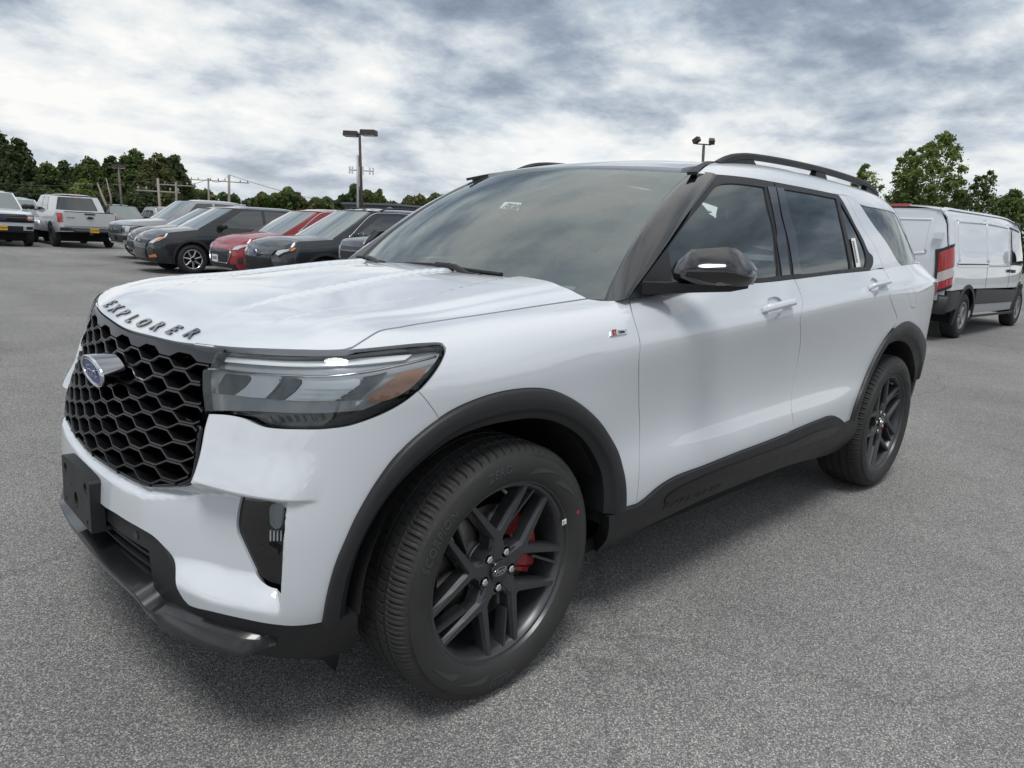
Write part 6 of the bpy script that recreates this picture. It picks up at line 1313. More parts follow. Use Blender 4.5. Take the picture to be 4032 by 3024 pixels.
# ================================================================== white cargo van beside the SUV's tail
def make_van():
    root = empty('cargo_van', (11.05, .98, 0), 0, 'white cargo van with black lower trim and tall red tail lamps', 'van', 'vehicles parked on the lot')
    # local frame: x forward from the rear doors, y away from the visible side, z up
    Lv, Wv, Hv = 5.6, 2.06, 2.08
    vp = car_paint('van_white', (.66, .69, .73))
    yy = spline([.2, .5, .8, 1.1, 1.4, 1.75, 1.95, 2.05], [.04, .0, .0, .015, .05, .12, .19, .30])
    xl = spline([0, .12, .3, 1.5, 3.6, 4.4, 5.0, 5.6], [.06, .012, .0, .0, .0, .03, .09, .22])
    VS = Surf(lambda x, z: np.c_[x, yy(z)+xl(x), z], (0, Lv, .2, Hv), lambda P: np.c_[P[:, 0], P[:, 1]*0+1.0, P[:, 2]])
    r = .375; ax = (1.05, 4.78); ra = .46
    def arc(x, n=20, rr=ra, lo=-105, hi=105): return [(x+rr*sin(radians(t)), r+rr*cos(radians(t))) for t in np.linspace(lo, hi, n)]
    roofl = [(4.55, 2.02), (4.2, 2.07), (3.6, 2.085), (.25, 2.06), (.06, 2.03)]
    low = [(.05, .80), (.62, .80)]; 
    pol = densify([(.05, .80)]+[(x, z) for x, z in arc(ax[0], 20) if z > .80]+[(x, z) for x, z in arc(ax[1], 20) if z > .74]+[(5.3, .74), (5.55, 1.0), (5.0, 1.20), (4.98, 1.22), (4.60, 1.95)]+roofl, .12)
    def both(nm, m_, P, off=0., grid=.2, rim=.02, holes=()):
        a = panel(nm, VS, P, m_, root, grid=grid, off=off, rim=rim, holes=holes)
        b = a.copy(); b.data = a.data.copy(); COL.objects.link(b); b.parent = root
        b.scale = (1, -1, 1); b.location = (0, Wv, 0); return a
    both('side_panel', vp, pol)
    # pressed side panels
    def press(P, nm='pressed_panel', m_=vp, off=-.012):
        return both(nm, m_, densify(P, .1), off)
    for P in ([(.42, 1.20), (.42, 1.86), (2.0, 1.90), (2.0, 1.20)], [(2.06, 1.20), (2.06, 1.90), (3.50, 1.88), (3.50, 1.20)]):
        Q = np.array(P+[P[0]]); 
        for k in range(4):
            a, b = Q[k], Q[k+1]; strip('panel_crease', VS, a+(b-a)*np.linspace(0, 1, 8)[:, None], .05, .012, vp, root)
    both('lower_cladding', bg_trim, densify([(.05, .79)]+[(x, z) for x, z in arc(ax[0], 24) if z < .79 and x < ax[0]][::-1][:0]+[(.60, .79), (.57, .52), (.05, .46)], .08), .012)
    both('lower_cladding', bg_trim, densify([(1.52, .80), (4.30, .74), (4.33, .52), (1.49, .56)], .1), .012)
    both('sill', mat('van_sill', (.40, .41, .42), .4, .3), densify([(1.50, .55), (4.32, .51), (4.32, .36), (1.50, .40)], .1), .0)
    both('side_step', bg_trim, densify([(1.45, .38), (4.30, .34), (4.30, .30), (1.45, .34)], .1), .05)
    for x in ax:
        P = arc(x, 20, ra+.05)+arc(x, 20, ra-.01)[::-1]; both('arch_trim', bg_trim, np.array(P), .012)
    both('door_rail', bg_chrome, densify([(.32, 1.235), (2.05, 1.235), (2.05, 1.17), (.32, 1.17)], .1), .012); both('rail_slot', bg_trim, densify([(.36, 1.215), (2.0, 1.215), (2.0, 1.195), (.36, 1.195)], .1), .02)
    strip('door_gap', VS, np.array([(2.03, z) for z in np.linspace(.58, 1.95, 12)]), .012, .002, void_black, root); strip('door_gap', VS, np.array([(3.60, z) for z in np.linspace(.58, 1.95, 12)]), .012, .002, void_black, root)
    win = densify([(3.72, 1.26), (3.72, 1.84), (4.42, 1.80), (4.80, 1.38), (4.78, 1.24)], .1); both('window_frame', bg_trim, np.array(inset(win, -.05)), .004); both('window', bg_glass, win, .010)
    for x, z in ((3.38, 1.07), (3.74, 1.06)): both('door_handle', bg_trim, densify([(x, z), (x+.22, z), (x+.22, z+.055), (x, z+.055)], .05), .03, rim=.03)
    # rear doors
    RS = Surf(lambda y, z: np.c_[-.02-.0*y+.10*np.abs((y-Wv/2)/(Wv/2))**6+.10*sstep(z, 1.3, 2.1)**1.2, y, z], (0, Wv, .3, 2.1), lambda P: np.c_[P[:, 0]+1, P[:, 1], P[:, 2]])
    e = .12
    rear = densify([(.06, .62), (Wv-.06, .62), (Wv-.06, 1.2), (Wv-.20, 1.80), (Wv-.32, 2.03), (.32, 2.03), (.20, 1.80), (.06, 1.2)], .1); panel('rear_face', RS, rear, vp, root, grid=.15, rim=.10)
    for a, b, s in ((.30, 1.0, 1), (1.06, Wv-.30, -1)):
        q = densify([(a, .72), (b, .72), (b, 1.98), (a+(.06 if s > 0 else 0), 1.98)] if s > 0 else [(a, .72), (b, .72), (b-.06, 1.98), (a, 1.98)], .1); panel('rear_door', RS, q, vp, root, grid=.15, off=.012, rim=.02)
        w0, w1 = (a+.10, b-.06) if s > 0 else (a+.06, b-.10)
        Q = [(w0, 1.36), (w1, 1.28), (w1, 1.86), (w0, 1.86)] if s > 0 else [(w0, 1.28), (w1, 1.36), (w1, 1.86), (w0, 1.86)]
        q = smooth_poly(np.array(Q+[Q[0]]), .05); strip('door_pressing', RS, np.vstack([densify(Q, .06), Q[0]]), .035, .012, vp, root, base=.01)
    for z in (.86, 1.62):
        for y in (.245,): B = MB(); B.box((-.035, y, z), (.05, .13, .09)); B.build('door_hinge', vp, root)
    for y0, s in ((.03, 1), (Wv-.03, -1)):
        # tall tail lamp wrapped round the corner
        for z0, z1, m_ in ((.84, .96, bg_red), (.96, 1.12, mat('lamp_white_lens', (.50, .44, .44), .15, coat=1.)), (1.12, 1.42, bg_red)):
            B = MB(); rows = []
            for z in np.linspace(z0+.004, z1-.004, 5):
                i = float(yy(z)[0]); w = .17-.02*(z-.84)
                rows.append([(p[0], (p[1] if s > 0 else Wv-p[1]), z+p[2]) for p in ((-.030, i+w, -.05), (-.040, i+.10, -.02), (-.010, i+.022, .02), (.07, i-.012, .05), (.11, i-.010, .06), (.11, i+.03, .06))])
            B.grid(rows, 0, True); B.build('tail_lamp', m_, root)
        B = MB(); rows = []
        for z in np.linspace(.80, 1.46, 8):
            i = float(yy(z)[0]); rows.append([(p[0], (p[1] if s > 0 else Wv-p[1]), z+p[2]) for p in ((-.020, i+.21, -.05), (-.030, i+.10, -.02), (.0, i+.03, .02), (.10, i-.004, .05), (.14, i-.002, .06))])
        B.grid(rows, 0, True); B.build('lamp_surround', bg_trim, root)
    B = MB(); rows = []
    for y in np.linspace(.0, Wv, 15):
        t = abs(y-Wv/2)/(Wv/2); x = -.13+.16*t**5; rows.append([(x+.02, y, .44), (x-.01, y, .50), (x-.01, y, .68), (x+.05, y, .73), (x+.25, y, .74)])
    B.grid(rows, 0, True); B.build('rear_bumper', bg_trim, root)
    B = MB(); B.box((-.10, .18, .70), (.10, .17, .09)); B.build('bumper_step', bg_chrome, root)
    B = MB(); B.tube([(.2, .34, .40), (-.10, .30, .39)], .035, 14); B.build('exhaust_pipe', bg_chrome, root)
    B = MB(); B.box((.14, Wv/2, 2.075), (.10, .52, .045)); B.build('high_brake_lamp', bg_red, root)
    # roof, nose, floor
    rows = []
    for x in np.linspace(.06, 4.62, 18):
        zr_ = float(np.interp(x, [.06, .25, 3.6, 4.2, 4.62], [2.03, 2.065, 2.09, 2.07, 2.0])); y0 = float(yy(zr_-.05)[0]+xl(x)[0]); rows.append([(x, y0+(Wv-2*y0)*t, zr_-.04+.075*(1-abs(2*t-1)**3)) for t in np.linspace(0, 1, 13)])
    B = MB(); B.grid(rows, 0, True); B.build('roof', vp, root)
    rows = []
    for x, z in ((4.55, 2.0), (4.98, 1.32), (5.15, 1.2), (5.5, 1.02), (5.6, .8), (5.6, .4)):
        y0 = float(yy(min(z, 1.9))[0]+xl(x)[0]); rows.append([(x+.12*(1-(2*t-1)**2), y0+(Wv-2*y0)*t, z) for t in np.linspace(0, 1, 9)])
    B = MB(); B.grid(rows[1:], 0, True); B.build('nose', vp, root); B = MB(); B.grid(rows[:2], 0, True); B.build('windshield', bg_ws, root)
    B = MB(); B.box((2.8, Wv/2, .50), (5.0, 1.7, .2)); B.build('underside', under, root)
    for x in ax:
        B = MB(); B.box((x, Wv/2, .55), (.85, Wv-.16, .55)); B.build('wheel_housing', under, root)
        for y, rz in ((.14, 0), (Wv-.14, pi)):
            w = bg_wheel(r, .225, 8, mat('steel_wheel', (.30, .30, .30), .35, .8)); w.parent = root; w.location = (x, y, r); w.rotation_euler = (0, 0, rz)
    B = MB(); R_ = []
    for t, k in ((0, .5), (.2, 1), (.8, 1), (1, .5)): R_.append([(4.55+.09*k*cos(a), -.02-.24*t, 1.38+.17*k*sin(a)) for a in np.linspace(0, 2*pi, 12, endpoint=False)])
    B.grid(R_, 0, True, closev=True); B.f += [tuple(range(12)), tuple(36+k for k in range(12))]; B.m += [0]*2; B.smooth += [True]*2; B.build('door_mirror', bg_trim, root); B = MB(); B.box((4.55, .02, 1.26), (.1, .3, .05)); B.build('mirror_arm', bg_trim, root)
    return root
make_van()
# ================================================================== ground
def asphalt():
    m = bpy.data.materials.new('asphalt'); m.use_nodes = True; nt = m.node_tree; N = nt.nodes; L = nt.links; b = N['Principled BSDF']
    tc = N.new('ShaderNodeTexCoord')
    def noise(sc, det=4, r=.6, vec=None):
        n = N.new('ShaderNodeTexNoise'); L.new(vec or tc.outputs['Object'], n.inputs[0]); n.inputs['Scale'].default_value = sc; n.inputs['Detail'].default_value = det; n.inputs['Roughness'].default_value = r; return n.outputs[0]
    def ramp(v, pts):
        r = N.new('ShaderNodeValToRGB'); L.new(v, r.inputs[0]); e = r.color_ramp.elements
        while len(e) < len(pts): e.new(.5)
        for q, (p, c) in zip(e, pts): q.position = p; q.color = (*c, 1)
        return r.outputs[0]
    def mix(f, a, c, bl='MIX'):
        x = N.new('ShaderNodeMix'); x.data_type = 'RGBA'; x.blend_type = bl
        if isinstance(f, float): x.inputs[0].default_value = f
        else: L.new(f, x.inputs[0])
        for i, v in ((6, a), (7, c)):
            if isinstance(v, tuple): x.inputs[i].default_value = (*v, 1)
            else: L.new(v, x.inputs[i])
        return x.outputs[2]
    vo = N.new('ShaderNodeTexVoronoi'); L.new(tc.outputs['Object'], vo.inputs[0]); vo.inputs['Scale'].default_value = 240
    vs = N.new('ShaderNodeSeparateColor'); L.new(vo.outputs['Color'], vs.inputs[0])
    stone = ramp(vs.outputs[0], [(0, (.075, .076, .08)), (.35, (.105, .105, .11)), (.6, (.145, .144, .142)), (.85, (.195, .192, .186)), (1, (.30, .29, .27))])
    bind = ramp(vo.outputs['Distance'], [(.0, (1, 1, 1)), (.42, (.9, .9, .9)), (.62, (.55, .55, .56)), (1, (.5, .5, .5))])
    c = mix(1.0, stone, bind, 'MULTIPLY')
    fine = ramp(noise(260, 3), [(.3, (.80, .80, .80)), (.7, (1.2, 1.2, 1.2))]); c = mix(1.0, c, fine, 'MULTIPLY')
    big = ramp(noise(.35, 6, .65), [(.3, (.76, .76, .77)), (.7, (1.20, 1.20, 1.19))]); c = mix(1.0, c, big, 'MULTIPLY')
    mp = N.new('ShaderNodeMapping'); L.new(tc.outputs['Object'], mp.inputs[0]); mp.inputs['Scale'].default_value = (1, .12, 1); mp.inputs['Rotation'].default_value = (0, 0, .05)
    lane = ramp(noise(.55, 5, .6, mp.outputs[0]), [(.35, (.88, .88, .88)), (.65, (1.08, 1.08, 1.08))]); c = mix(1.0, c, lane, 'MULTIPLY')
    spots = ramp(noise(2.2, 2, .5), [(.0, (1, 1, 1)), (.70, (1, 1, 1)), (.78, (.80, .80, .81)), (1, (.7, .7, .7))]); c = mix(1.0, c, spots, 'MULTIPLY')
    crk = N.new('ShaderNodeTexVoronoi'); crk.feature = 'DISTANCE_TO_EDGE'; crk.inputs['Scale'].default_value = .32
    wv = N.new('ShaderNodeVectorMath'); wv.operation = 'ADD'; nn = N.new('ShaderNodeTexNoise'); L.new(tc.outputs['Object'], nn.inputs[0]); nn.inputs['Scale'].default_value = 1.4; nn.inputs['Detail'].default_value = 7; L.new(tc.outputs['Object'], wv.inputs[0]); L.new(nn.outputs['Color'], wv.inputs[1]); L.new(wv.outputs[0], crk.inputs[0])
    ck = ramp(crk.outputs['Distance'], [(0, (.70, .70, .70)), (.0035, (.8, .8, .8)), (.006, (1, 1, 1)), (1, (1, 1, 1))]); c = mix(.6, c, mix(1.0, c, ck, 'MULTIPLY'))
    c = mix(1.0, c, (ASPH, ASPH*.985, ASPH*.96), 'MULTIPLY')
    L.new(c, b.inputs['Base Color']); b.inputs['Roughness'].default_value = .85; b.inputs['Specular IOR Level'].default_value = .3
    bp = N.new('ShaderNodeBump'); L.new(vo.outputs['Distance'], bp.inputs['Height']); bp.inputs['Strength'].default_value = .55; bp.inputs['Distance'].default_value = .004; bp.invert = True; L.new(bp.outputs[0], b.inputs['Normal'])
    return m
ASPH = 2.15
B = MB(); B.add([(-60, -60, 0), (75, -60, 0), (75, 62, 0), (-60, 62, 0)], [(0, 1, 2, 3)]); tag(B.build('parking_lot', asphalt()), kind='structure')
grass_m = mat('grass_ground', (.045, .062, .022), .95, var=(.6, .35), bump=(6, .6, .1))
B = MB(); B.add([(-900, -900, -.06), (900, -900, -.06), (900, 900, -.06), (-900, 900, -.06)], [(0, 1, 2, 3)]); tag(B.build('ground', grass_m), kind='structure')
# ================================================================== trees
bark = mat('bark', (.085, .068, .052), .95, bump=(30, .6, .02), var=(5, .3))
def leaf_mat(nm, c):
    m = mat(nm, c, .6); nt = m.node_tree; b = nt.nodes['Principled BSDF']; oi = nt.nodes.new('ShaderNodeTexCoord'); nz = nt.nodes.new('ShaderNodeTexNoise'); nt.links.new(oi.outputs['Object'], nz.inputs[0]); nz.inputs['Scale'].default_value = .8; nz.inputs['Detail'].default_value = 6
    r = nt.nodes.new('ShaderNodeValToRGB'); nt.links.new(nz.outputs[0], r.inputs[0]); e = r.color_ramp.elements; e[0].position = .32; e[1].position = .68
    e[0].color = (c[0]*.55, c[1]*.6, c[2]*.6, 1); e[1].color = (c[0]*1.5, c[1]*1.4, c[2]*1.2, 1); nt.links.new(r.outputs[0], b.inputs['Base Color'])
    tl = nt.nodes.new('ShaderNodeBsdfTranslucent'); nt.links.new(r.outputs[0], tl.inputs[0]); ms = nt.nodes.new('ShaderNodeMixShader'); ms.inputs[0].default_value = .45; nt.links.new(b.outputs[0], ms.inputs[1]); nt.links.new(tl.outputs[0], ms.inputs[2]); nt.links.new(ms.outputs[0], nt.nodes['Material Output'].inputs[0])
    return m
LEAF = [leaf_mat('leaf_dark', (.062, .092, .034)), leaf_mat('leaf_mid', (.095, .14, .042)), leaf_mat('leaf_light', (.16, .22, .065)), leaf_mat('leaf_olive', (.115, .13, .048))]
def tree(name, label, loc, H, R, base, lm, n, size, rng, group, lean=0., fill=.5, lobes=46, cat='tree', trunk=1., lobe=(.15, .30)):
    """broadleaf tree: tapered trunk, limbs to each leaf clump, thousands of small leaves in clumps and through the crown"""
    root = empty(name, loc, 0, label, cat, group); r = np.random.RandomState(rng); B = MB(); tr_ = (.018*H+.03)*trunk; th = base+(H-base)*.6
    pth = [Vector((0, 0, -.1)), Vector((.1*lean, 0, th*.35)), Vector((.5*lean+r.uniform(-.1, .1), r.uniform(-.1, .1), th*.7)), Vector((lean, r.uniform(-.2, .2), th))]
    B.tube(pth, [tr_*1.25, tr_, tr_*.7, tr_*.25], 8); C = []
    def prof(q): return np.interp(q, [0, .12, .35, .6, .8, .93, 1], [.62, .86, 1.0, .92, .68, .40, .12])
    for k in range(lobes):
        a = r.uniform(0, 2*pi); q = (k+r.uniform(0, 1))/lobes; rad = R*prof(q)*r.uniform(.2, 1)**.5*.86
        C.append((np.array([lean*q+rad*cos(a), rad*sin(a), base+(H-base)*q*.95]), R*r.uniform(*lobe)*(1-.2*q)))
    for c, s in C[::2]:
        z0 = max(base*.6, min(th, c[2]*.62)); p0 = Vector((lean*z0/max(th, .1), 0, z0)); p2 = Vector(c); p1 = (p0+p2)/2+Vector((0, 0, .10*R)); B.tube([p0, p1, p2], [tr_*.26, tr_*.15, tr_*.05], 5)
    B.build('trunk', bark, root)
    w = np.array([s**2 for _, s in C]); w /= w.sum(); idx = r.choice(len(C), n, p=w); cen = np.array([c for c, _ in C])[idx]; sz = np.array([s for _, s in C])[idx]
    d = r.normal(size=(n, 3)); d /= np.linalg.norm(d, axis=1)[:, None]; rr = (r.uniform(0, 1, n)**(1/2.2)); bump = 1+.25*np.sin(7*d[:, 0]+idx)+.25*np.sin(6*d[:, 1]+2*idx)+.2*np.sin(9*d[:, 2]+idx*1.7)
    P = cen+d*(sz*rr*bump)[:, None]*[1, 1, .8]
    nf = int(n*fill); q = r.uniform(0, .9, nf); a = r.uniform(0, 2*pi, nf); rad = R*prof(q)*np.sqrt(r.uniform(0, 1, nf))*(.80+.12*np.sin(5*a+9*q)+.10*np.sin(11*a-14*q)); P[:nf] = np.c_[lean*q+rad*np.cos(a), rad*np.sin(a), base+(H-base)*q*.97]; d[:nf] = np.c_[np.cos(a), np.sin(a), .5+0*a]
    nn = d*.6+r.normal(size=(n, 3))*.7; nn[:, 2] += .4; nn /= np.linalg.norm(nn, axis=1)[:, None]; t = np.cross(nn, r.normal(size=(n, 3))); t /= np.linalg.norm(t, axis=1)[:, None]; b = np.cross(nn, t)
    s = size*r.uniform(.6, 1.35, n)[:, None]; q = np.stack([P-t*s, P-b*s*.6+nn*s*.1, P+t*s, P+b*s*.6+nn*s*.1], 1).reshape(-1, 3)
    me = bpy.data.meshes.new('crown'); me.vertices.add(4*n); me.vertices.foreach_set('co', q.ravel()); me.loops.add(4*n); me.loops.foreach_set('vertex_index', np.arange(4*n)); me.polygons.add(n); me.polygons.foreach_set('loop_start', np.arange(0, 4*n, 4))
    me.update(calc_edges=True); me.materials.append(lm); o = bpy.data.objects.new('crown', me); COL.objects.link(o); o.parent = root
    return root
def at(x, y, d):
    v = ray(x, y); t = d/np.linalg.norm(v[:2]); return CAM_P+v*t
def tree_px(xc, ytop, d, wpx, ybase, *a, **k):
    """tree whose crown top and width were read off the photograph, standing d metres away"""
    P = at(xc, ytop, d); H = P[2]; A, Bp = at(xc-wpx/2, ytop, d), at(xc+wpx/2, ytop, d); R = np.linalg.norm(A-Bp)/2
    return tree(k.pop('name'), k.pop('label'), (P[0], P[1], 0), H, R, max(.5, k.pop('bf', .18)*H), *a, **k)
G_T = 'trees along the far edge of the lot'
T_ = [(-40, 500, 62, 300, 0, 'tall dark broadleaf tree at the corner behind the white truck'), (60, 535, 60, 210, 0, 'tall dark tree over the white pickup'), (185, 640, 66, 190, 1, 'rounded broadleaf tree behind the two trucks'), (262, 632, 70, 170, 0, 'dense dark tree beyond the utility wires'), (350, 618, 66, 190, 1, 'broad tree left of the bare leaning trunk'), (440, 606, 68, 160, 0, 'dark upright tree behind the lamp mast'), (520, 580, 64, 190, 1, 'tallest tree of the grove with a ragged top'), (610, 600, 62, 210, 3, 'wide olive tree at the end of the grove'), (680, 606, 64, 170, 0, 'spreading dark tree over the wooden poles'), (735, 706, 70, 110, 1, 'thin see-through tree at the edge of the grove'), (320, 700, 52, 130, 2, 'small bright green maple in front of the grove'), (120, 720, 56, 200, 0, 'low dark tree behind the white pickup roof'), (420, 740, 56, 190, 0, 'low bushy tree behind the grey pickup'), (560, 740, 55, 180, 0, 'low dark tree behind the pale wooden pole'), (220, 745, 55, 160, 1, 'low leafy tree between the trucks')]
for i_, (x_, y_, d_, w_, l_, lb) in enumerate(T_):
    tree_px(x_, y_, d_, w_, 0, LEAF[l_], 15000 if y_ < 690 else 8000, .135 if y_ < 690 else .12, 11+i_, G_T, name='broadleaf_tree', label=lb, bf=.10)
# far wood that reads as one mass
def wood():
    r = np.random.RandomState(5); n = 60000; xs = r.uniform(690, 1900, n); dist = r.uniform(115, 150, n)
    topn = lambda x: 768+14*np.sin(x/47.)+9*np.sin(x/19.+1)+7*np.sin(x/8.3)+.016*(x-700)+np.where((x > 1380) & (x < 1500), -22, 0)+np.where((x > 1100) & (x < 1180), -10, 0)
    P = []
    tops = topn(xs)
    v = np.c_[(xs-IW/2)/FPX, (tops-IH/2)/FPX, np.ones(n)] @ CM; t = dist/np.linalg.norm(v[:, :2], axis=1); Q = CAM_P+v*t[:, None]
    h = Q[:, 2]*r.uniform(0, 1, n)**.55; Q[:, 2] = np.maximum(.2, h)
    s = .42*r.uniform(.5, 1.3, n)[:, None]; nn = r.normal(size=(n, 3)); nn[:, 2] += .5; nn /= np.linalg.norm(nn, axis=1)[:, None]; tt = np.cross(nn, r.normal(size=(n, 3))); tt /= np.linalg.norm(tt, axis=1)[:, None]; b = np.cross(nn, tt)
    q = np.stack([Q-tt*s, Q-b*s*.7, Q+tt*s, Q+b*s*.7], 1).reshape(-1, 3)
    me = bpy.data.meshes.new('far_wood'); me.vertices.add(4*n); me.vertices.foreach_set('co', q.ravel()); me.loops.add(4*n); me.loops.foreach_set('vertex_index', np.arange(4*n)); me.polygons.add(n); me.polygons.foreach_set('loop_start', np.arange(0, 4*n, 4)); me.update(calc_edges=True)
    for l in (LEAF[1], LEAF[0], LEAF[3]): me.materials.append(l)
    me.polygons.foreach_set('material_index', (np.floor(xs/70+.5*np.sin(xs/23))).astype(int) % 3)
    o = bpy.data.objects.new('far_wood', me); COL.objects.link(o); tag(o, 'low green wood along the horizon behind the parked row', 'wood', kind='stuff')
wood()
G_R = 'trees behind the van'
for i_, (x_, y_, d_, w_, l_, lb, n_, bf_, fl_) in enumerate([(3700, 505, 30, 330, 2, 'airy light green tree rising above the white van', 13000, .40, .2), (3585, 575, 31, 170, 2, 'loose leafy side of the trees above the van roof', 7000, .42, .2), (3425, 628, 36, 200, 2, 'rounded green tree behind the roof rail', 9000, .2, .3), (3890, 655, 30, 200, 1, 'ragged bush-like tree right of the airy one', 6000, .3, .2), (3990, 735, 26, 260, 1, 'dense dark shrub tree beside the van cab', 9000, .05, .5), (3560, 735, 40, 300, 1, 'dark tree filling in behind the van', 8000, .05, .5), (3790, 750, 34, 330, 0, 'low dark trees over the van roof line', 9000, .05, .5)]):
    tree_px(x_, y_, d_, w_, 0, LEAF[l_], n_, .060, 71+i_, G_R, name='broadleaf_tree', label=lb, bf=bf_, lean=.5 if i_ == 0 else 0, fill=fl_, trunk=.45, lobes=60 if i_ < 2 else 46, lobe=(.09, .20) if i_ < 4 else (.15, .30))
# ================================================================== poles, lamps, wires, building
wood_pole = mat('pole_wood', (.30, .27, .24), .9, bump=(20, .4, .01), var=(2, .2)); rust = mat('lamp_bronze', (.055, .038, .032), .6, var=(3, .3)); galv = mat('galvanised', (.33, .35, .37), .5, .5); wire_m = mat('wire', (.03, .03, .03), .7)
def post(name, label, cat, xb, yt, d, r0, r1, m_, xt=None, group=None):
    top = at(xt if xt is not None else xb, yt, d); base = at(xb, 835, d); base = np.array([base[0], base[1], 0.]); root = empty(name, tuple(base), 0, label, cat, group)
    tp = Vector(top-base); B = MB(); B.tube([Vector((0, 0, -.1)), tp*.5, tp], [r0, (r0+r1)/2, r1], 10); B.build('pole', m_, root); return root, tp
def arms(root, tp, dz, w, ang, m_=None):
    B = MB(); c = tp+Vector((0, 0, dz)); d = Vector((cos(ang), sin(ang), 0))*w/2; n = Vector((-sin(ang), cos(ang), 0))*.06
    B.tube([c-d, c+d], .045, 6); B.build('cross_arm', m_ or wood_pole, root)
    for t in (-.92, -.55, .55, .92): B = MB(); q = c+d*t; B.tube([q, q+Vector((0, 0, .16)), q+Vector((0, 0, .24))], [.03, .05, .03], 6); B.build('insulator', galv, root)
VA = YAW-pi/2+.15
P1, t1 = post('utility_pole', 'pale wooden utility pole leaning before the dark grove', 'pole', 632, 702, 48, .085, .065, wood_pole, 621, 'wooden utility poles'); arms(P1, t1, -.75, 2.4, VA)
P2, t2 = post('utility_pole', 'pale wooden utility pole with a stay wire and single arm', 'pole', 693, 715, 55, .085, .065, wood_pole, 693, 'wooden utility poles'); arms(P2, t2, -.25, 2.6, VA)
P3, t3 = post('utility_pole', 'dark utility pole with a short arm against the sky', 'pole', 823, 702, 78, .115, .085, wood_pole, 820, 'wooden utility poles'); arms(P3, t3, -.2, 3.4, VA); arms(P3, t3, -2.3, 1.9, VA, galv)
P4, t4 = post('utility_pole', 'utility pole carrying two grey transformers', 'pole', 899, 688, 70, .14, .10, wood_pole, 902, 'wooden utility poles'); arms(P4, t4, -.6, 3.3, VA+.25)
for s_ in (-1, 1):
    c_ = t4+Vector((cos(VA)*.95*s_, sin(VA)*.95*s_, -3.1)); B = MB(); B.tube([c_+Vector((0, 0, -.55)), c_+Vector((0, 0, .55)), c_+Vector((0, 0, .62))], [.42, .42, .36], 14); B.tube([c_+Vector((0, 0, .6)), c_+Vector((0, 0, 1.0))], .06, 6); B.build('transformer', galv, P4)
B = MB(); c_ = t4+Vector((0, 0, -3.0)); B.tube([c_-Vector((cos(VA), sin(VA), 0))*.8, c_+Vector((cos(VA), sin(VA), 0))*.8], .06, 6); B.build('transformer_bracket', galv, P4)
def W0(root, tp): return Vector(root.location)+tp
def wire(a, b, sag, label, n=14):
    pts = [a.lerp(b, t)-Vector((0, 0, sag*4*t*(1-t))) for t in np.linspace(0, 1, n)]; o = empty('overhead_wire', tuple(a), 0, label, 'wire', 'overhead wires'); B = MB(); B.tube([p-a for p in pts], .018, 4); B.build('cable', wire_m, o)
far_l = Vector(at(-250, 690, 52)); far_l2 = Vector(at(-250, 700, 52))
wire(W0(P1, t1), far_l, .5, 'upper wire running left from the pale leaning pole'); wire(W0(P1, t1)+Vector((0, 0, -.75)), far_l2, .6, 'lower wire running left from the pale leaning pole')
wire(W0(P1, t1), W0(P2, t2), .15, 'wire between the two pale wooden poles'); wire(W0(P2, t2), W0(P3, t3), .3, 'wire from the pale pole to the dark pole'); wire(W0(P3, t3), W0(P4, t4), .5, 'wire from the dark pole to the transformer pole'); wire(W0(P3, t3)+Vector((0, 0, -2.6)), W0(P4, t4)+Vector((0, 0, -4.2)), .5, 'low wire between dark pole and transformer pole')
wire(W0(P2, t2)+Vector((0, 0, -.9)), Vector(at(652, 830, 52)), .0, 'stay wire slanting down from the pale pole'); wire(W0(P4, t4)+Vector((0, 0, -5.0)), Vector(at(921, 830, 66)), 0, 'steep stay wire beside the transformer pole'); wire(W0(P4, t4)+Vector((.5, -.3, -4.6)), Vector(at(934, 828, 66)), 0, 'second stay wire right of the transformer pole')
wire(W0(P4, t4), Vector(at(1700, 815, 95)), 1.2, 'wire running right above the far wood'); wire(Vector(at(3985, 762, 60)), Vector(at(4300, 758, 60)), .2, 'wire in the sky right of the van')
# lamp masts
def shoebox(root, c, ang, L_=.78, wd=.52, h=.26):
    e = empty('lamp_head'); e.parent = root; e.location = c; e.rotation_euler = (0, 0, ang)
    B = MB(); B.box((L_*.62, 0, 0), (L_, wd, h), taper=(.94, .94)); B.build('housing', rust, e); B = MB(); B.box((L_*.62, 0, -h/2-.012), (L_*.86, wd*.86, .02)); B.build('lens', lamp_clear, e); B = MB(); B.tube([(0, 0, 0), (.24, 0, 0)], .045, 8); B.build('arm', rust, e)
LM, lt = post('lamp_mast', 'tall brown lamp mast with two box heads and antennas', 'lamp', 1430, 530, 40, .105, .065, rust, 1416, 'lot lamps')
shoebox(LM, lt+Vector((0, 0, .02)), VA+pi*.96, .74, .56, .25); shoebox(LM, lt+Vector((0, 0, .10)), VA-.30, .80, .60, .27)
q_ = Vector(at(1418, 612, 40))-Vector(LM.location); B = MB(); B.tube([(-.25*cos(VA), -.25*sin(VA), 0), q_-Vector((cos(VA), sin(VA), 0))*.12], [.09, .06], 8); B.build('side_conduit', galv, LM)
q_ = Vector(at(1424, 672, 40))-Vector(LM.location)
for t_ in (-.62, -.48, .42, .60, .06, -.10):
    c_ = q_+Vector((cos(VA)*t_, sin(VA)*t_, 0)); B = MB(); B.box(c_, (.08, .09, .36 if abs(t_) > .2 else .42), rz=VA); B.build('antenna', mat('antenna_white', (.62, .62, .62), .5), LM)
B = MB(); B.tube([q_-Vector((cos(VA), sin(VA), 0))*.6, q_+Vector((cos(VA), sin(VA), 0))*.6], .03, 6); B.build('antenna_bracket', galv, LM)
LB, lb_ = post('lamp_mast', 'floodlight mast behind the SUV roof', 'lamp', 2768, 572, 46, .10, .08, rust, 2771, 'lot lamps')
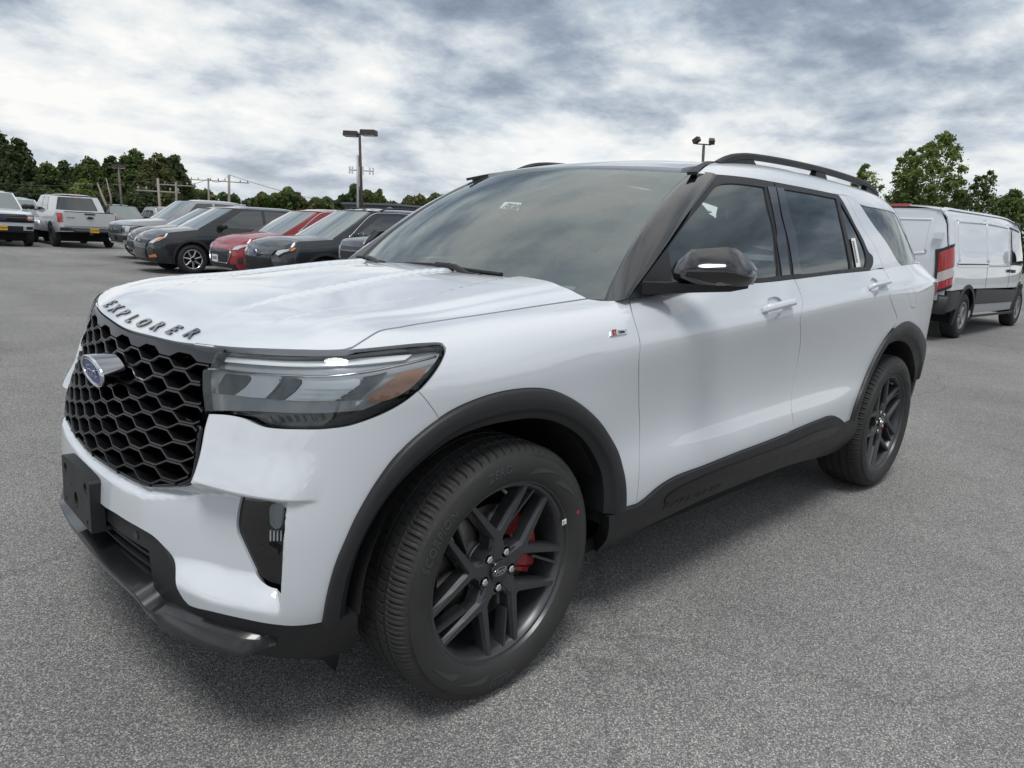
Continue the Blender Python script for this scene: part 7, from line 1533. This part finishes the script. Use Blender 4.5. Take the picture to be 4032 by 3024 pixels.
B = MB(); B.tube([lb_+Vector((-cos(VA)*.45, -sin(VA)*.45, .05)), lb_+Vector((cos(VA)*.45, sin(VA)*.45, .05))], .04, 6); B.build('cross_bar', rust, LB)
for s_, a_ in ((-1, .5), (1, -.2)):
    c_ = lb_+Vector((cos(VA)*.48*s_, sin(VA)*.48*s_, .25)); B = MB(); B.box(c_, (.30, .40, .26), rz=VA+a_, rx=.5*s_); B.build('floodlight', rust, LB); B = MB(); B.tube([lb_+Vector((cos(VA)*.45*s_, sin(VA)*.45*s_, .05)), c_], .03, 6); B.build('bracket', rust, LB)
MM, mt = post('lamp_mast', 'slim lamp mast in front of the grove', 'lamp', 484, 655, 50, .075, .055, mat('mast_grey', (.14, .12, .11), .7), 466, 'lot lamps')
for s_ in (-1, 1): shoebox(MM, mt, VA+(pi if s_ < 0 else 0), .30, .26, .20)
for x0, yt0, d0, lb0 in ((192, 765, 54, 'short pole behind the white vehicle between the trucks'),): post('utility_pole', lb0, 'pole', x0+4, yt0, d0, .07, .05, wood_pole, x0, 'wooden utility poles')
# bare dead tree
Dd = at(478, 848, 47); dt = empty('dead_tree', (Dd[0], Dd[1], 0), 0, 'bare forked dead tree leaning by the slim mast', 'tree')
g0 = Vector((0, 0, 0)); B = MB(); rgt = Vector((cos(VA), sin(VA), 0)); B.tube([g0, rgt*-.45+Vector((0, 0, 1.1)), rgt*-.85+Vector((0, 0, 1.9)), rgt*-1.15+Vector((0, 0, 2.9))], [.12, .09, .07, .03], 7); B.tube([rgt*-.5+Vector((0, 0, 1.3)), rgt*-.50+Vector((0, 0, 2.2)), rgt*-.68+Vector((0, 0, 3.2))], [.07, .05, .02], 6); B.build('trunk', mat('dead_wood', (.30, .24, .20), .9), dt)
# grey metal shed
Sa, Sb = at(1557, 806, 62), at(1720, 806, 66); hb = 3.0
sh = empty('metal_shed', (Sa[0], Sa[1], 0), math.atan2(Sb[1]-Sa[1], Sb[0]-Sa[0]), 'grey ribbed metal shed behind the parked row', 'building'); Ls = float(np.linalg.norm((Sb-Sa)[:2]))+6
shm = mat('shed_metal', (.085, .09, .10), .6, .2); B = MB(); B.box((Ls/2, 3, hb/2), (Ls, 6, hb)); B.build('wall', shm, sh)
for k in range(int(Ls/.45)): B = MB(); B.box((.2+k*.45, -.03, hb/2), (.09, .06, hb-.1)); B.build('rib', shm, sh)
B = MB(); B.box((Ls/2, 3, hb+.08), (Ls+.4, 6.4, .16)); B.build('roof', mat('shed_roof', (.16, .17, .19), .5, .3), sh)
Hs = at(1535, 818, 62); hs = empty('low_shed', (Hs[0], Hs[1], 0), VA, 'small pale building end beside the grey shed', 'building'); B = MB(); B.box((0, 2, 1.2), (2.0, 4, 2.4)); B.build('wall', mat('pale_wall', (.42, .40, .36), .8), hs); B = MB(); B.prism([(-1.1, 2.4), (1.1, 2.4), (0, 2.9)], 'y', -.1, 4.1); B.build('roof', mat('pale_roof', (.30, .28, .26), .8), hs)

# ================================================================== what stands behind the photographer (seen only as reflections in the paint and glass)
def again(src, loc, rz, label, group=None):
    o = copy_tree(src); o.location = loc; o.rotation_euler = (0, 0, rz); o['label'] = label
    if group: o['group'] = group
    return o
for i_, (src_, x_) in enumerate(((ww, -6.0), (oe, -2.9), (ww, .2), (rv, 3.3), (ww, 6.4), (rc, 9.5), (en, 12.6))):
    again(src_, (x_, -13.5, 0), -pi/2, ['white SUV first in the opposite row', 'older black SUV in the opposite row', 'white SUV between the black and grey ones in the opposite row', 'dark grey SUV in the opposite row', 'white SUV beside the red one in the opposite row', 'red SUV in the opposite row', 'black SUV last in the opposite row'][i_], 'vehicles in the opposite row')
_tt = [o for o in COL.objects if o.name.startswith('broadleaf_tree') and o.parent is None]
for i_ in range(11):
    o = again(_tt[i_ % 10], (-34+i_*8.5+2*sin(i_*3.), -48+4*cos(i_*2.), 0), i_*1.3, 'broadleaf tree in the line beyond the opposite row', 'trees across the lot entrance')
again(LB, (8.2, -19.5, 0), 2.2, 'floodlight mast beyond the opposite row', 'lot lamps')
